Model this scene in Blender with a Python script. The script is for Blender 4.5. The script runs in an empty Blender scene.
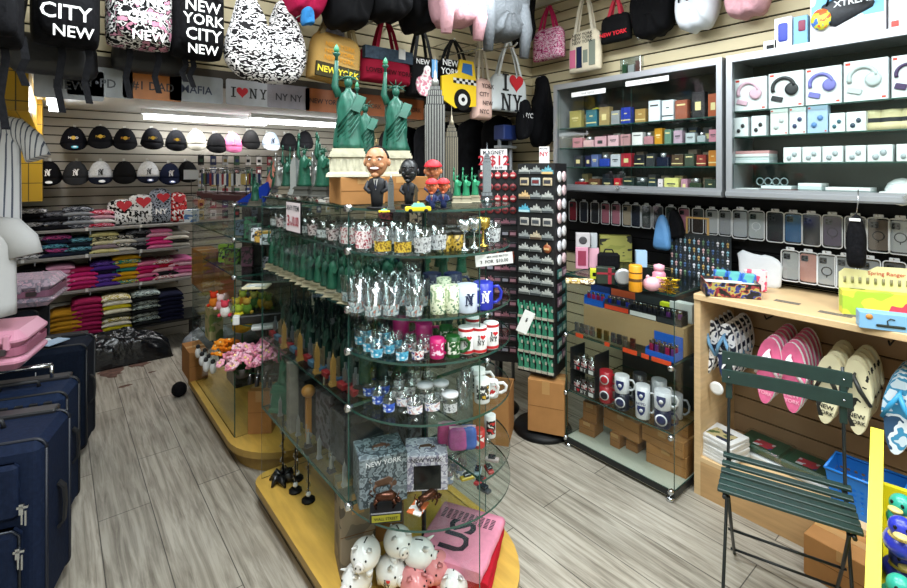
import bpy, bmesh, math, random
from mathutils import Vector, Matrix
SC = bpy.context.scene
COL = SC.collection
RND = random.Random(11)
PI = math.pi
sin, cos = math.sin, math.cos

# ---------------- camera, world, lights, exposure ----------------
EYE = 1.60; YAW = math.radians(39.3); FPX = 488.0; CXP = 453.5; HYP = 170.0
cam_d = bpy.data.cameras.new('camera')
cam = bpy.data.objects.new('camera', cam_d); COL.objects.link(cam)
cam.location = (0, 0, EYE); cam.rotation_euler = (PI/2, 0, -YAW)
cam_d.sensor_width = 36; cam_d.lens = FPX/907*36
cam_d.shift_y = -(294-HYP)/907; cam_d.clip_start = .03
SC.camera = cam
SC.view_settings.view_transform = 'Standard'; SC.view_settings.look = 'None'
SC.view_settings.gamma = 1; SC.view_settings.use_curve_mapping = False
SC.view_settings.exposure = 0.68
SC.cycles.max_bounces = 8; SC.cycles.transparent_max_bounces = 24
SC.cycles.diffuse_bounces = 4; SC.cycles.glossy_bounces = 3
SC.cycles.caustics_reflective = False; SC.cycles.caustics_refractive = False
SC.cycles.sample_clamp_indirect = 4
w = bpy.data.worlds.new('world'); SC.world = w; w.use_nodes = True
w.node_tree.nodes['Background'].inputs[0].default_value = (.8, .9, 1, 1)
w.node_tree.nodes['Background'].inputs[1].default_value = .25

def area(name, loc, sx, sy, power, col=(1, 1, 1), rot=(0, 0, 0)):
    l = bpy.data.lights.new(name, 'AREA'); l.shape = 'RECTANGLE'; l.size = sx; l.size_y = sy
    l.energy = power; l.color = col
    o = bpy.data.objects.new(name, l); COL.objects.link(o); o.location = loc; o.rotation_euler = rot
    return o
# ceiling fluorescent fixtures: position, length axis y
FIX = [(1.75, .0), (.3, .0), (1.75, 1.4), (.3, 1.4), (1.1, -1.4)]
for (lx, ly) in FIX:
    area('ceiling_fixture_light', (lx, ly, 2.80), .5, 1.2, 28, (.90, .97, 1.0))
area('soffit_tube_light', (1.15, 5.1, 2.04), .9, .06, 4.5, (1, 1, 1))
area('soffit_tube_light', (2.0, 4.85, 2.04), 1.0, .06, 4.5, (1, 1, 1))
area('soffit_tube_light', (.0, 4.35, 2.03), .06, 1.0, 2.5, (1, 1, 1))

def pray(px, py):
    f = (px-CXP)/FPX
    s, c = sin(YAW), cos(YAW)
    return Vector((s+c*f, c-s*f, -(py-HYP)/FPX))
def on_x(px, py, x): r = pray(px, py); return Vector((0, 0, EYE))+r*(x/r.x)
def on_y(px, py, y): r = pray(px, py); return Vector((0, 0, EYE))+r*(y/r.y)
def on_z(px, py, z): r = pray(px, py); return Vector((0, 0, EYE))+r*((z-EYE)/r.z)

# ---------------- materials ----------------
def lin(h):
    if isinstance(h, tuple): return h
    c = [int(h[i:i+2], 16)/255 for i in (0, 2, 4)]
    return tuple(x/12.92 if x <= .04045 else ((x+.055)/1.055)**2.4 for x in c)
_M = {}
def mat(h, rough=.6, metal=0., emit=0., noise=0., nscale=30., bump=0., spec=.5, stretch=None):
    key = (h, rough, metal, emit, noise, nscale, bump, spec, stretch)
    if key in _M: return _M[key]
    m = bpy.data.materials.new('m_%s' % (h if isinstance(h, str) else 'c')); m.use_nodes = True
    nt = m.node_tree; b = nt.nodes['Principled BSDF']; c = lin(h)
    b.inputs['Base Color'].default_value = (*c, 1); b.inputs['Roughness'].default_value = rough
    b.inputs['Metallic'].default_value = metal; b.inputs['Specular IOR Level'].default_value = spec if rough < .7 else .12
    if emit:
        b.inputs['Emission Color'].default_value = (*c, 1); b.inputs['Emission Strength'].default_value = emit
    if noise or bump:
        tc = nt.nodes.new('ShaderNodeTexCoord'); n = nt.nodes.new('ShaderNodeTexNoise')
        n.inputs['Scale'].default_value = nscale; n.inputs['Detail'].default_value = 5
        if stretch:
            mp = nt.nodes.new('ShaderNodeMapping'); mp.inputs['Scale'].default_value = stretch
            nt.links.new(tc.outputs['Object'], mp.inputs[0]); nt.links.new(mp.outputs[0], n.inputs['Vector'])
        else: nt.links.new(tc.outputs['Object'], n.inputs['Vector'])
        if noise:
            r = nt.nodes.new('ShaderNodeValToRGB'); e = r.color_ramp.elements
            e[0].position = .3; e[1].position = .7
            e[0].color = (*[x*(1-noise) for x in c], 1); e[1].color = (*[min(1, x*(1+noise)) for x in c], 1)
            nt.links.new(n.outputs['Fac'], r.inputs[0]); nt.links.new(r.outputs[0], b.inputs['Base Color'])
        if bump:
            bp = nt.nodes.new('ShaderNodeBump'); bp.inputs['Strength'].default_value = bump; bp.inputs['Distance'].default_value = .01
            nt.links.new(n.outputs['Fac'], bp.inputs['Height']); nt.links.new(bp.outputs[0], b.inputs['Normal'])
    _M[key] = m; return m
def pat(cols, scale=60., rough=.7, stretch=(1, 1, 1), kind='noise', bump=0., rand=True):
    """constant-step printed pattern of several colours"""
    key = ('pat', tuple(cols), scale, rough, stretch, kind, bump)
    if key in _M: return _M[key]
    m = bpy.data.materials.new('print'); m.use_nodes = True; nt = m.node_tree; b = nt.nodes['Principled BSDF']
    b.inputs['Roughness'].default_value = rough; b.inputs['Specular IOR Level'].default_value = .15 if rough > .6 else .5
    tc = nt.nodes.new('ShaderNodeTexCoord'); mp = nt.nodes.new('ShaderNodeMapping'); mp.inputs['Scale'].default_value = stretch
    nt.links.new(tc.outputs['Object'], mp.inputs[0])
    r = nt.nodes.new('ShaderNodeValToRGB'); r.color_ramp.interpolation = 'CONSTANT'; e = r.color_ramp.elements
    n_ = len(cols)
    if kind == 'noise':
        n = nt.nodes.new('ShaderNodeTexNoise'); n.inputs['Scale'].default_value = scale; n.inputs['Detail'].default_value = 2; out = n.outputs['Fac']
        pos = [0]+[.42+.16*i/max(1, n_-2) if n_ > 2 else .5 for i in range(n_-1)]
    elif kind == 'cell':
        n = nt.nodes.new('ShaderNodeTexVoronoi'); n.inputs['Scale'].default_value = scale
        sp = nt.nodes.new('ShaderNodeSeparateColor'); nt.links.new(n.outputs['Color'], sp.inputs[0]); out = sp.outputs[0]
        pos = [i/n_ for i in range(n_)]
    else:
        n = nt.nodes.new('ShaderNodeTexWave'); n.inputs['Scale'].default_value = scale; n.bands_direction = kind.upper(); out = n.outputs['Fac']
        pos = [i/n_ for i in range(n_)]
    nt.links.new(mp.outputs[0], n.inputs['Vector'])
    while len(e) < n_: e.new(.5)
    for i, c in enumerate(cols): e[i].position = pos[i]; 
    for i, c in enumerate(cols): e[i].color = (*lin(c), 1)
    nt.links.new(out, r.inputs[0]); nt.links.new(r.outputs[0], b.inputs['Base Color'])
    _M[key] = m; return m
def glass(tint='e8f4f0', a=.10, rough=.03):
    key = ('glass', tint, a, rough)
    if key in _M: return _M[key]
    m = bpy.data.materials.new('glass'); m.use_nodes = True; nt = m.node_tree; nt.nodes.clear()
    o = nt.nodes.new('ShaderNodeOutputMaterial'); mx = nt.nodes.new('ShaderNodeMixShader')
    t = nt.nodes.new('ShaderNodeBsdfTransparent'); g = nt.nodes.new('ShaderNodeBsdfGlossy')
    t.inputs[0].default_value = (*lin(tint), 1); g.inputs['Roughness'].default_value = rough
    fr = nt.nodes.new('ShaderNodeLayerWeight'); pw = nt.nodes.new('ShaderNodeMath'); pw.operation = 'POWER'; pw.inputs[1].default_value = 5
    nt.links.new(fr.outputs['Facing'], pw.inputs[0])
    ad = nt.nodes.new('ShaderNodeMath'); ad.operation = 'MULTIPLY_ADD'; ad.inputs[1].default_value = .45; ad.inputs[2].default_value = a; ad.use_clamp = True
    nt.links.new(pw.outputs[0], ad.inputs[0]); nt.links.new(ad.outputs[0], mx.inputs[0])
    nt.links.new(t.outputs[0], mx.inputs[1]); nt.links.new(g.outputs[0], mx.inputs[2]); nt.links.new(mx.outputs[0], o.inputs[0])
    _M[key] = m; return m
PANE = glass('fafcfb', .02); SHELFG = glass('f1f7f5', .045); EDGE = mat('264a42', .2, spec=.8); CLEAR = glass('f6f8f9', .10, .08)
CLEAR2 = glass('dfe9ea', .28, .12)
CHROME = mat('c8ccd0', .2, 1.0); ALU = mat('a9adb2', .38, .7); BLK = mat('0a0a0c', .5, spec=.25); BLKF = mat('0e0e11', .85, noise=.4, nscale=60, bump=.3)
WHT = mat('d6d6d4', .6); CARD = mat('a9794a', .85, noise=.08, nscale=12); CARD2 = mat('9a6c40', .85, noise=.1, nscale=9); TAPE = mat('b58a55', .35)
VERDI = mat('1a5545', .45, .15, noise=.35, nscale=25); STONE = mat('b9b59f', .7, noise=.15, nscale=40)

# ---------------- mesh building ----------------
class MB:
    def __init__(s): s.v = []; s.f = []; s.m = []; s.s = []; s.M = Matrix.Identity(4)
    def at(s, x=0, y=0, z=0, rx=0, ry=0, rz=0, sc=1):
        s.M = Matrix.Translation((x, y, z)) @ Matrix.Rotation(rz, 4, 'Z') @ Matrix.Rotation(ry, 4, 'Y') @ Matrix.Rotation(rx, 4, 'X') @ (Matrix.Scale(sc, 4) if not isinstance(sc, tuple) else Matrix.Diagonal((*sc, 1)))
        return s
    def add(s, vs, fs, m=0, sm=False):
        o = len(s.v); s.v += [tuple(s.M @ Vector(v)) for v in vs]
        for f in fs: s.f.append(tuple(i+o for i in f)); s.m.append(m); s.s.append(sm)
        return s
    def box(s, x0, y0, z0, x1, y1, z1, m=0):
        return s.add([(x0,y0,z0),(x1,y0,z0),(x1,y1,z0),(x0,y1,z0),(x0,y0,z1),(x1,y0,z1),(x1,y1,z1),(x0,y1,z1)],
              [(0,3,2,1),(4,5,6,7),(0,1,5,4),(1,2,6,5),(2,3,7,6),(3,0,4,7)], m)
    def cb(s, x, y, z, sx, sy, sz, m=0):   # centred in x,y, base z
        return s.box(x-sx/2, y-sy/2, z, x+sx/2, y+sy/2, z+sz, m)
    def rbox(s, x0, y0, z0, x1, y1, z1, r=.005, m=0, seg=3, top=True):   # rounded vertical edges + chamfered top/bottom
        pts = []
        for (cx, cy, a0) in ((x1-r, y1-r, 0), (x0+r, y1-r, PI/2), (x0+r, y0+r, PI), (x1-r, y0+r, 1.5*PI)):
            for k in range(seg+1): a = a0+PI/2*k/seg; pts.append((cx, cy, cos(a), sin(a)))
        c = r*.7 if top else 0
        rings = [[(px+qx*(r-c), py+qy*(r-c), z0) for px, py, qx, qy in pts], [(px+qx*r, py+qy*r, z0+c) for px, py, qx, qy in pts],
                 [(px+qx*r, py+qy*r, z1-c) for px, py, qx, qy in pts], [(px+qx*(r-c), py+qy*(r-c), z1) for px, py, qx, qy in pts]]
        return s.loft(rings, m, sm=False)
    def loft(s, rings, m=0, sm=True, cap=True, closed=True):
        n = len(rings[0]); vs = [p for r in rings for p in r]; fs = []
        for i in range(len(rings)-1):
            for j in range(n if closed else n-1):
                k = (j+1) % n; fs.append((i*n+j, i*n+k, (i+1)*n+k, (i+1)*n+j))
        s.add(vs, fs, m, sm)
        if cap and closed:
            s.add(rings[0], [tuple(range(n))[::-1]], m); s.add(rings[-1], [tuple(range(n))], m)
        return s
    def lathe(s, prof, seg=16, m=0, sm=True, cap=True, sx=1, sy=1):
        return s.loft([[(r*cos(2*PI*j/seg)*sx, r*sin(2*PI*j/seg)*sy, z) for j in range(seg)] for r, z in prof], m, sm, cap)
    def ell(s, x, y, z, rx, ry, rz, seg=12, m=0, rows=7):
        rings = []
        for i in range(rows+1):
            a = -PI/2+PI*i/rows; rr = max(cos(a), .02)
            rings.append([(x+rx*rr*cos(2*PI*j/seg), y+ry*rr*sin(2*PI*j/seg), z+rz*sin(a)) for j in range(seg)])
        return s.loft(rings, m, True)
    def tube(s, pts, r, seg=6, m=0, cap=True):
        pts = [Vector(p) for p in pts]; rings = []; n = len(pts)
        rs = r if isinstance(r, (list, tuple)) else [r]*n
        up = None
        for i, p in enumerate(pts):
            t = (pts[min(i+1, n-1)]-pts[max(i-1, 0)]).normalized()
            if up is None: up = Vector((0, 0, 1)) if abs(t.z) < .9 else Vector((1, 0, 0))
            a = t.cross(up)
            if a.length < 1e-4: a = t.cross(Vector((0, 1, 0)))
            a.normalize(); b = a.cross(t).normalized(); up = b
            rings.append([tuple(p+(a*cos(2*PI*j/seg)+b*sin(2*PI*j/seg))*rs[i]) for j in range(seg)])
        return s.loft(rings, m, True, cap)
    def ribbon(s, pts, wid, th=.003, m=0, side=(1, 0, 0)):
        sd = Vector(side).normalized(); pts = [Vector(p) for p in pts]; rings = []; n = len(pts)
        for i, p in enumerate(pts):
            t = (pts[min(i+1, n-1)]-pts[max(i-1, 0)]).normalized(); nn = t.cross(sd).normalized()
            w_ = (wid[i] if isinstance(wid, (list, tuple)) else wid)/2
            rings.append([tuple(p+sd*w_+nn*th/2), tuple(p-sd*w_+nn*th/2), tuple(p-sd*w_-nn*th/2), tuple(p+sd*w_-nn*th/2)])
        return s.loft(rings, m, False)
    def prism(s, out, y0, y1, m=0, m2=None):   # outline in x,z extruded along y (y0 front)
        n = len(out); vs = [(x, y0, z) for x, z in out]+[(x, y1, z) for x, z in out]
        s.add(vs, [tuple(range(n)), tuple(range(n, 2*n))[::-1]], m)
        s.add(vs, [(i, i+n, (i+1) % n+n, (i+1) % n) for i in range(n)], m if m2 is None else m2); return s
    def slab(s, out, z0, z1, m=0, m2=None):    # outline in x,y extruded along z
        n = len(out); vs = [(x, y, z0) for x, y in out]+[(x, y, z1) for x, y in out]
        s.add(vs, [tuple(range(n))[::-1], tuple(range(n, 2*n))], m)
        s.add(vs, [(i, (i+1) % n, (i+1) % n+n, i+n) for i in range(n)], m if m2 is None else m2); return s
    def text(s, body, size, x=0, y=0, z=0, m=0, bold=0., sx=1., center=True, th=.0006, lh=1.):
        """lettering in the x-z plane facing -y, centred on x,z"""
        vs, fs, wd, hg = glyphs(body, bold)
        k = size
        return s.add([((a-wd/2 if center else a)*k*sx+x, y+(0 if c < .5 else -th), (b-hg/2 if center else b)*k*lh+z) for a, b, c in vs], fs, m)
    def grid(s, f, nu, nv, m=0, sm=True):
        vs = [f(i/nu, j/nv) for j in range(nv+1) for i in range(nu+1)]
        return s.add(vs, [(j*(nu+1)+i, j*(nu+1)+i+1, (j+1)*(nu+1)+i+1, (j+1)*(nu+1)+i) for j in range(nv) for i in range(nu)], m, sm)
    def mesh(s, name, *mats, fix=True):
        me = bpy.data.meshes.new(name); me.from_pydata(s.v, [], s.f)
        for mm in mats: me.materials.append(mm)
        me.polygons.foreach_set('material_index', [min(i, len(mats)-1) for i in s.m])
        me.polygons.foreach_set('use_smooth', s.s)
        if fix:
            bm = bmesh.new(); bm.from_mesh(me); bmesh.ops.remove_doubles(bm, verts=bm.verts, dist=1e-6); bmesh.ops.recalc_face_normals(bm, faces=bm.faces); bm.to_mesh(me); bm.free()
        me.update(); return me
def pieces(name, b, *mats):
    """every separate piece of a builder as a part of its own"""
    n = len(b.v); par = list(range(n))
    def find(i):
        while par[i] != i: par[i] = par[par[i]]; i = par[i]
        return i
    for f in b.f:
        for i in f[1:]: par[find(f[0])] = find(i)
    key = {}
    for i, v in enumerate(b.v): key.setdefault((round(v[0], 5), round(v[1], 5), round(v[2], 5)), []).append(i)
    for l in key.values():
        for i in l[1:]: par[find(l[0])] = find(i)
    gr = {}
    for k, f in enumerate(b.f): gr.setdefault(find(f[0]), []).append(k)
    out = []
    for ks in gr.values():
        c = MB(); idx = {}
        for k in ks:
            for i in b.f[k]:
                if i not in idx: idx[i] = len(c.v); c.v.append(b.v[i])
            c.f.append(tuple(idx[i] for i in b.f[k])); c.m.append(b.m[k]); c.s.append(b.s[k])
        out.append((name, c.mesh(name, *mats)))
    return out
_G = {}
def glyphs(body, bold=0.):
    key = (body, bold)
    if key in _G: return _G[key]
    cu = bpy.data.curves.new('t', 'FONT'); cu.body = body; cu.size = 1; cu.extrude = 0; cu.offset = bold; cu.resolution_u = 2; cu.align_x = 'CENTER'
    o = bpy.data.objects.new('t', cu); COL.objects.link(o); bpy.context.view_layer.update()
    me = o.evaluated_get(bpy.context.evaluated_depsgraph_get()).to_mesh()
    vs = [(v.co.x, v.co.y, 1.0) for v in me.vertices]; fs = [tuple(p.vertices) for p in me.polygons]
    o.to_mesh_clear(); bpy.data.objects.remove(o); bpy.data.curves.remove(cu)
    if vs:
        x0 = min(v[0] for v in vs); x1 = max(v[0] for v in vs); y0 = min(v[1] for v in vs); y1 = max(v[1] for v in vs)
    else: x0 = x1 = y0 = y1 = 0
    vs = [(a-x0, b-y0, c) for a, b, c in vs]
    _G[key] = (vs, fs, x1-x0, y1-y0); return _G[key]

# ---------------- objects ----------------
def link(name, data, loc=(0, 0, 0), rz=0, parent=None, rot=None, sc=1):
    o = bpy.data.objects.new(name, data); COL.objects.link(o)
    o.location = loc; o.rotation_euler = rot if rot else (0, 0, rz); 
    if sc != 1: o.scale = (sc, sc, sc) if not isinstance(sc, tuple) else sc
    if parent: o.parent = parent
    return o
def place(name, label, cat, loc, parts, rz=0, group=None, rot=None, sc=1):
    """parts: one mesh, or [(part, mesh), (part, mesh, [(sub, mesh)...]), ...]"""
    n_ = len(label.split())
    if not 4 <= n_ <= 16: print('LABEL', n_, label)
    single = isinstance(parts, bpy.types.Mesh)
    o = link(name, parts if single else None, loc, rz, None, rot, sc)
    o['label'] = label; o['category'] = cat
    if group: o['group'] = group
    if not single:
        for p in parts:
            c = link(p[0], p[1], parent=o)
            if len(p) > 2:
                for q in p[2]: link(q[0], q[1], parent=c)
    return o
def struct(name, mesh, loc=(0, 0, 0), rz=0, parent=None):
    o = link(name, mesh, loc, rz, parent)
    if not parent: o['kind'] = 'structure'
    return o
RW = -PI/2   # rotation for things on the right wall / facing -x
# ---------------- the setting ----------------
XW, YB, XL, YN, ZC = 3.0, 5.4, -1.4, -2.6, 2.9
def floor_mat():
    m = bpy.data.materials.new('wood_planks'); m.use_nodes = True; nt = m.node_tree; b = nt.nodes['Principled BSDF']; L = nt.links.new
    tc = nt.nodes.new('ShaderNodeTexCoord')
    mp = nt.nodes.new('ShaderNodeMapping'); mp.inputs['Rotation'].default_value = (0, 0, PI/2); mp.inputs['Location'].default_value = (.3, .05, 0)
    L(tc.outputs['Object'], mp.inputs[0])
    br = nt.nodes.new('ShaderNodeTexBrick'); br.offset = .37; br.inputs['Scale'].default_value = 1
    br.inputs['Brick Width'].default_value = 1.22; br.inputs['Row Height'].default_value = .205; br.inputs['Mortar Size'].default_value = .0022
    br.inputs['Color1'].default_value = (*lin('b4aea2'), 1); br.inputs['Color2'].default_value = (*lin('a09b90'), 1); br.inputs['Mortar'].default_value = (*lin('57534c'), 1)
    L(mp.outputs[0], br.inputs['Vector'])
    m2 = nt.nodes.new('ShaderNodeMapping'); m2.inputs['Scale'].default_value = (26, 1.6, 1); L(tc.outputs['Object'], m2.inputs[0])
    n = nt.nodes.new('ShaderNodeTexNoise'); n.inputs['Scale'].default_value = 1.6; n.inputs['Detail'].default_value = 7; n.inputs['Roughness'].default_value = .65; n.inputs['Distortion'].default_value = .6
    L(m2.outputs[0], n.inputs['Vector'])
    r = nt.nodes.new('ShaderNodeValToRGB'); e = r.color_ramp.elements; e[0].position = .33; e[0].color = (.40, .37, .33, 1); e[1].position = .60; e[1].color = (1.12, 1.11, 1.09, 1)
    L(n.outputs['Fac'], r.inputs[0])
    mx = nt.nodes.new('ShaderNodeMix'); mx.data_type = 'RGBA'; mx.blend_type = 'MULTIPLY'; mx.inputs[0].default_value = .9
    L(br.outputs['Color'], mx.inputs[6]); L(r.outputs[0], mx.inputs[7])
    # worn blotches
    n2 = nt.nodes.new('ShaderNodeTexNoise'); n2.inputs['Scale'].default_value = 2.3; n2.inputs['Detail'].default_value = 6; L(tc.outputs['Object'], n2.inputs['Vector'])
    r2 = nt.nodes.new('ShaderNodeValToRGB'); e = r2.color_ramp.elements; e[0].position = .35; e[0].color = (.78, .76, .73, 1); e[1].position = .6; e[1].color = (1, 1, 1, 1)
    L(n2.outputs['Fac'], r2.inputs[0])
    mx2 = nt.nodes.new('ShaderNodeMix'); mx2.data_type = 'RGBA'; mx2.blend_type = 'MULTIPLY'; mx2.inputs[0].default_value = .8
    L(mx.outputs[2], mx2.inputs[6]); L(r2.outputs[0], mx2.inputs[7])
    L(mx2.outputs[2], b.inputs['Base Color']); b.inputs['Roughness'].default_value = .48
    bp = nt.nodes.new('ShaderNodeBump'); bp.inputs['Strength'].default_value = .25; bp.inputs['Distance'].default_value = .004
    L(n.outputs['Fac'], bp.inputs['Height']); L(bp.outputs[0], b.inputs['Normal'])
    return m
struct('floor', MB().box(XL-.1, YN-.1, -.1, XW+.1, YB+.1, 0).mesh('floor', floor_mat()))
CEIL = mat('e6e6e2', .8)
struct('ceiling', MB().box(XL-.1, YN-.1, ZC, XW+.1, YB+.1, ZC+.1).mesh('ceiling', CEIL))
GROOVE = mat('2a2620', .8)
CREAM = mat('c8bb98', .55, noise=.05, nscale=3); GREYS = mat('b3ada0', .55, noise=.05, nscale=3)
def slats(length, z0, z1, pitch=.076, th=.014):
    """wall panel in local x-z, face at y=0 looking to -y, grooves between boards"""
    b = MB(); b.box(0, th, z0, length, .1, z1, 1)
    z = z0
    while z < z1-.01:
        b.box(0, 0, z+.005, length, th, min(z+pitch-.005, z1), 0); z += pitch
    return b
struct('wall_right', slats(YB-YN, 0, ZC).mesh('wall_right', CREAM, GROOVE), (XW, YB, 0), RW)
struct('wall_back', slats(XW-XL, 0, 2.14).mesh('wall_back', GREYS, GROOVE), (XL, YB, 0))
struct('wall_left', MB().box(XL-.1, YN, 0, XL, YB, ZC).mesh('wall_left', mat('b9b6ac', .7)))
struct('wall_front', MB().box(XL, YN-.1, 0, XW, YN, ZC).mesh('wall_front', mat('c9c6bc', .7)))
# dropped soffit over the back of the shop and its slatwall face
struct('trim_1', MB().box(XL, 2.72, 2.14, XW, YB, 2.24).mesh('soffit', CEIL))
struct('trim_2', slats(XW-XL, 2.05, ZC).mesh('bulkhead', CREAM, GROOVE), (XL, 2.66, 0))
struct('trim_3', MB().box(XL, 2.64, 2.03, XW, 2.76, 2.10).mesh('bulkhead_edge', mat('3a332b', .6)))
def tile_mat():
    m = bpy.data.materials.new('yellow_tiles'); m.use_nodes = True; nt = m.node_tree; b = nt.nodes['Principled BSDF']; L = nt.links.new
    tc = nt.nodes.new('ShaderNodeTexCoord'); mp = nt.nodes.new('ShaderNodeMapping'); mp.inputs['Rotation'].default_value = (PI/2, 0, 0)
    L(tc.outputs['Object'], mp.inputs[0])
    br = nt.nodes.new('ShaderNodeTexBrick'); br.offset = 0; br.inputs['Scale'].default_value = 1; br.inputs['Brick Width'].default_value = .15; br.inputs['Row Height'].default_value = .15
    br.inputs['Mortar Size'].default_value = .003; br.inputs['Color1'].default_value = (*lin('c49a1c'), 1); br.inputs['Color2'].default_value = (*lin('b08a1a'), 1); br.inputs['Mortar'].default_value = (*lin('4a3c14'), 1)
    L(mp.outputs[0], br.inputs['Vector']); L(br.outputs['Color'], b.inputs['Base Color']); b.inputs['Roughness'].default_value = .3
    return m
YT = tile_mat()
struct('wall_pillar', MB().box(XL, 4.9, 1.36, -.07, YB, 2.14).mesh('pillar', YT))
struct('wall_beam', MB().box(XL, 3.3, 1.90, -.10, 4.9, 2.14).mesh('beam', YT))
# light fixtures
TUBE = mat('f4faff', .5, emit=3.0)
fixb = MB().cb(0, 0, 0, .5, 1.25, .06); fixt = MB(); fixt.cb(-.05, 0, -.03, .03, 1.2, .03).cb(.05, 0, -.03, .03, 1.2, .03)
fm = fixb.mesh('fixture', WHT); tm = fixt.mesh('tubes', TUBE)
for i, (lx, ly) in enumerate(FIX):
    place('ceiling_light', 'ceiling fluorescent fixture with two bare tubes above the main shop floor', 'ceiling light', (lx, ly, 2.84), [('housing', fm), ('tube', tm)], group='overhead fluorescent fixtures')
hs = MB(); hs.cb(0, 0, 0, 1.1, .09, .04); hm = hs.mesh('h', WHT); tt = MB(); tt.cb(0, 0, -.045, 1.06, .06, .045); tmm = tt.mesh('t', mat('f8fcff', .5, emit=6.0))
place('tube_light', 'white fluorescent batten under the soffit, left one above the cap display', 'light', (1.15, 5.1, 2.10), [('housing', hm), ('tube', tmm)])
place('tube_light', 'white fluorescent batten under the soffit behind the large green statues', 'light', (2.0, 4.85, 2.10), [('housing', hm), ('tube', tmm)])
place('tube_light', 'short fluorescent tube under the soffit beside the yellow tiles, pointing at the back wall', 'light', (.0, 4.35, 2.10), [('housing', hm), ('tube', tmm)], rz=PI/2, sc=(1.05, 1, 1))
# ---------------- display furniture ----------------
MAPLE = mat('cdae82', .5, noise=.10, nscale=6, stretch=(1, 1, 9)); MAPLED = mat('b48f61', .6, noise=.12, nscale=6, stretch=(1, 1, 9))
YWOOD = mat('c9a14a', .42, noise=.16, nscale=5, stretch=(6, 1, 1)); YEDGE = mat('9c7c3c', .5)
DARKG = mat('14181a', .4)
def gshelf(out, z, th=.008):      # glass shelf: clear faces, green edge
    return MB().slab(out, z-th, z, 0, 1).mesh('glass_shelf', SHELFG, EDGE)
def rect(x0, y0, x1, y1): return [(x0, y0), (x1, y0), (x1, y1), (x0, y1)]
def pane(x0, y0, z0, x1, y1, z1):
    b = MB(); b.box(x0, y0, z0, x1, y1, z1)
    for i in range(4): b.m[2+i] = 0
    # narrow faces get the green edge
    dx, dy = x1-x0, y1-y0
    if dx < dy: b.m[2] = 1; b.m[4] = 1
    else: b.m[3] = 1; b.m[5] = 1
    b.m[0] = b.m[1] = 1
    return b.mesh('glass_pane', PANE, EDGE)
clip = MB().lathe([(.001, -.012), (.012, -.012), (.014, 0), (.012, .012), (.001, .012)], 10).mesh('clip', CHROME)

# wall cabinet with aluminium frame and sliding glass doors
def cabinet(y1, y0, label, levels):
    W = y1-y0; D = .34; H = .72
    o = place('wall_cabinet', label, 'cabinet', (XW-.35, y1, 1.46), [], RW)
    f = MB()
    f.box(0, 0, 0, W, .03, .045).box(0, 0, H-.035, W, .03, H).box(0, 0, .045, .028, .03, H-.035).box(W-.028, 0, .045, W, .03, H-.035)
    f.box(0, -.01, .008, W, 0, .03)
    link('frame', f.mesh('frame', ALU), parent=o)
    c = MB().box(0, .03, 0, W, D, .015).box(0, .03, H-.015, W, D, H).box(0, .03, 0, .01, D, H).box(W-.01, .03, 0, W, D, H)
    link('casing', c.mesh('casing', mat('8e9396', .5, .3)), parent=o)
    link('back_panel', MB().box(0, D-.008, 0, W, D, H).mesh('bp', mat('46504c', .25, .3)), parent=o)
    for z in levels: link('glass_shelf', gshelf(rect(.012, .05, W-.012, D-.01), z-1.46, .006), parent=o)
    h = W/2
    link('sliding_door', pane(.03, .012, .045, h+.03, .016, H-.035), parent=o)
    link('sliding_door', pane(h-.03, .020, .045, W-.03, .024, H-.035), parent=o)
    lk = MB().at(W*.46, -.012, .03, rx=PI/2).lathe([(.012, 0), (.012, .02)], 10); lk.at().box(W*.46-.02, -.008, .025, W*.46+.06, -.002, .033)
    link('lock', lk.mesh('lock', CHROME), parent=o)
    return o
CABL = cabinet(2.156, 1.065, 'aluminium framed glass wall cabinet full of perfume boxes, nearest the room corner', [1.885, 1.75, 1.62])
CABR = cabinet(1.045, -.45, 'aluminium framed glass wall cabinet holding white headphone boxes', [1.90, 1.77, 1.635])

# maple bookcase below
bx, by1, by0, bz = 2.457, 1.117, -.45, .99
W = by1-by0
o = place('display_bookcase', 'light maple open display unit with slatted back holding flip flops', 'shelving unit', (bx, by1, 0), [], RW)
link('top_board', MB().rbox(0, -.01, bz-.03, W, .53, bz, .004).mesh('top', MAPLE), parent=o)
link('side_panel', MB().box(0, 0, .0, .03, .53, bz-.03).mesh('side', MAPLE), parent=o)
link('side_panel', MB().box(W-.03, 0, .0, W, .53, bz-.03).mesh('side', MAPLE), parent=o)
link('plinth', MB().box(.03, .0, .0, W-.03, .02, .17).mesh('plinth', MAPLED), parent=o)
link('bottom_shelf', MB().box(.03, .0, .17, W-.03, .5, .19).mesh('bshelf', MAPLE), parent=o)
b = MB().box(.03, .42, .19, W-.03, .5, bz-.03, 1)
for k in range(8): b.box(.03, .405, .195+k*.096, W-.03, .42, min(.195+k*.096+.088, bz-.03), 0)
link('slatted_back', b.mesh('slat', mat('93795a', .6, noise=.08, nscale=5), GROOVE), parent=o)
b = MB()
for k in range(3): b.at(.25+k*.45, .405, .88).tube([(0, 0, 0), (0, -.2, 0), (0, -.22, .02)], .004)
for nm_, me_ in pieces('peg_hook', b, BLK): link(nm_, me_, parent=o)
b = MB()
for (x, y, a) in ((.55, .1, .3), (.62, .13, .1), (.35, .16, 0)): b.at(x, y, bz+.0006).box(-.05*(1+a), -.02, 0, .05, .02, .0008)
for nm_, me_ in pieces('tape_residue', b, mat('6e675c', .9, noise=.5, nscale=120)): link(nm_, me_, parent=o)

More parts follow.
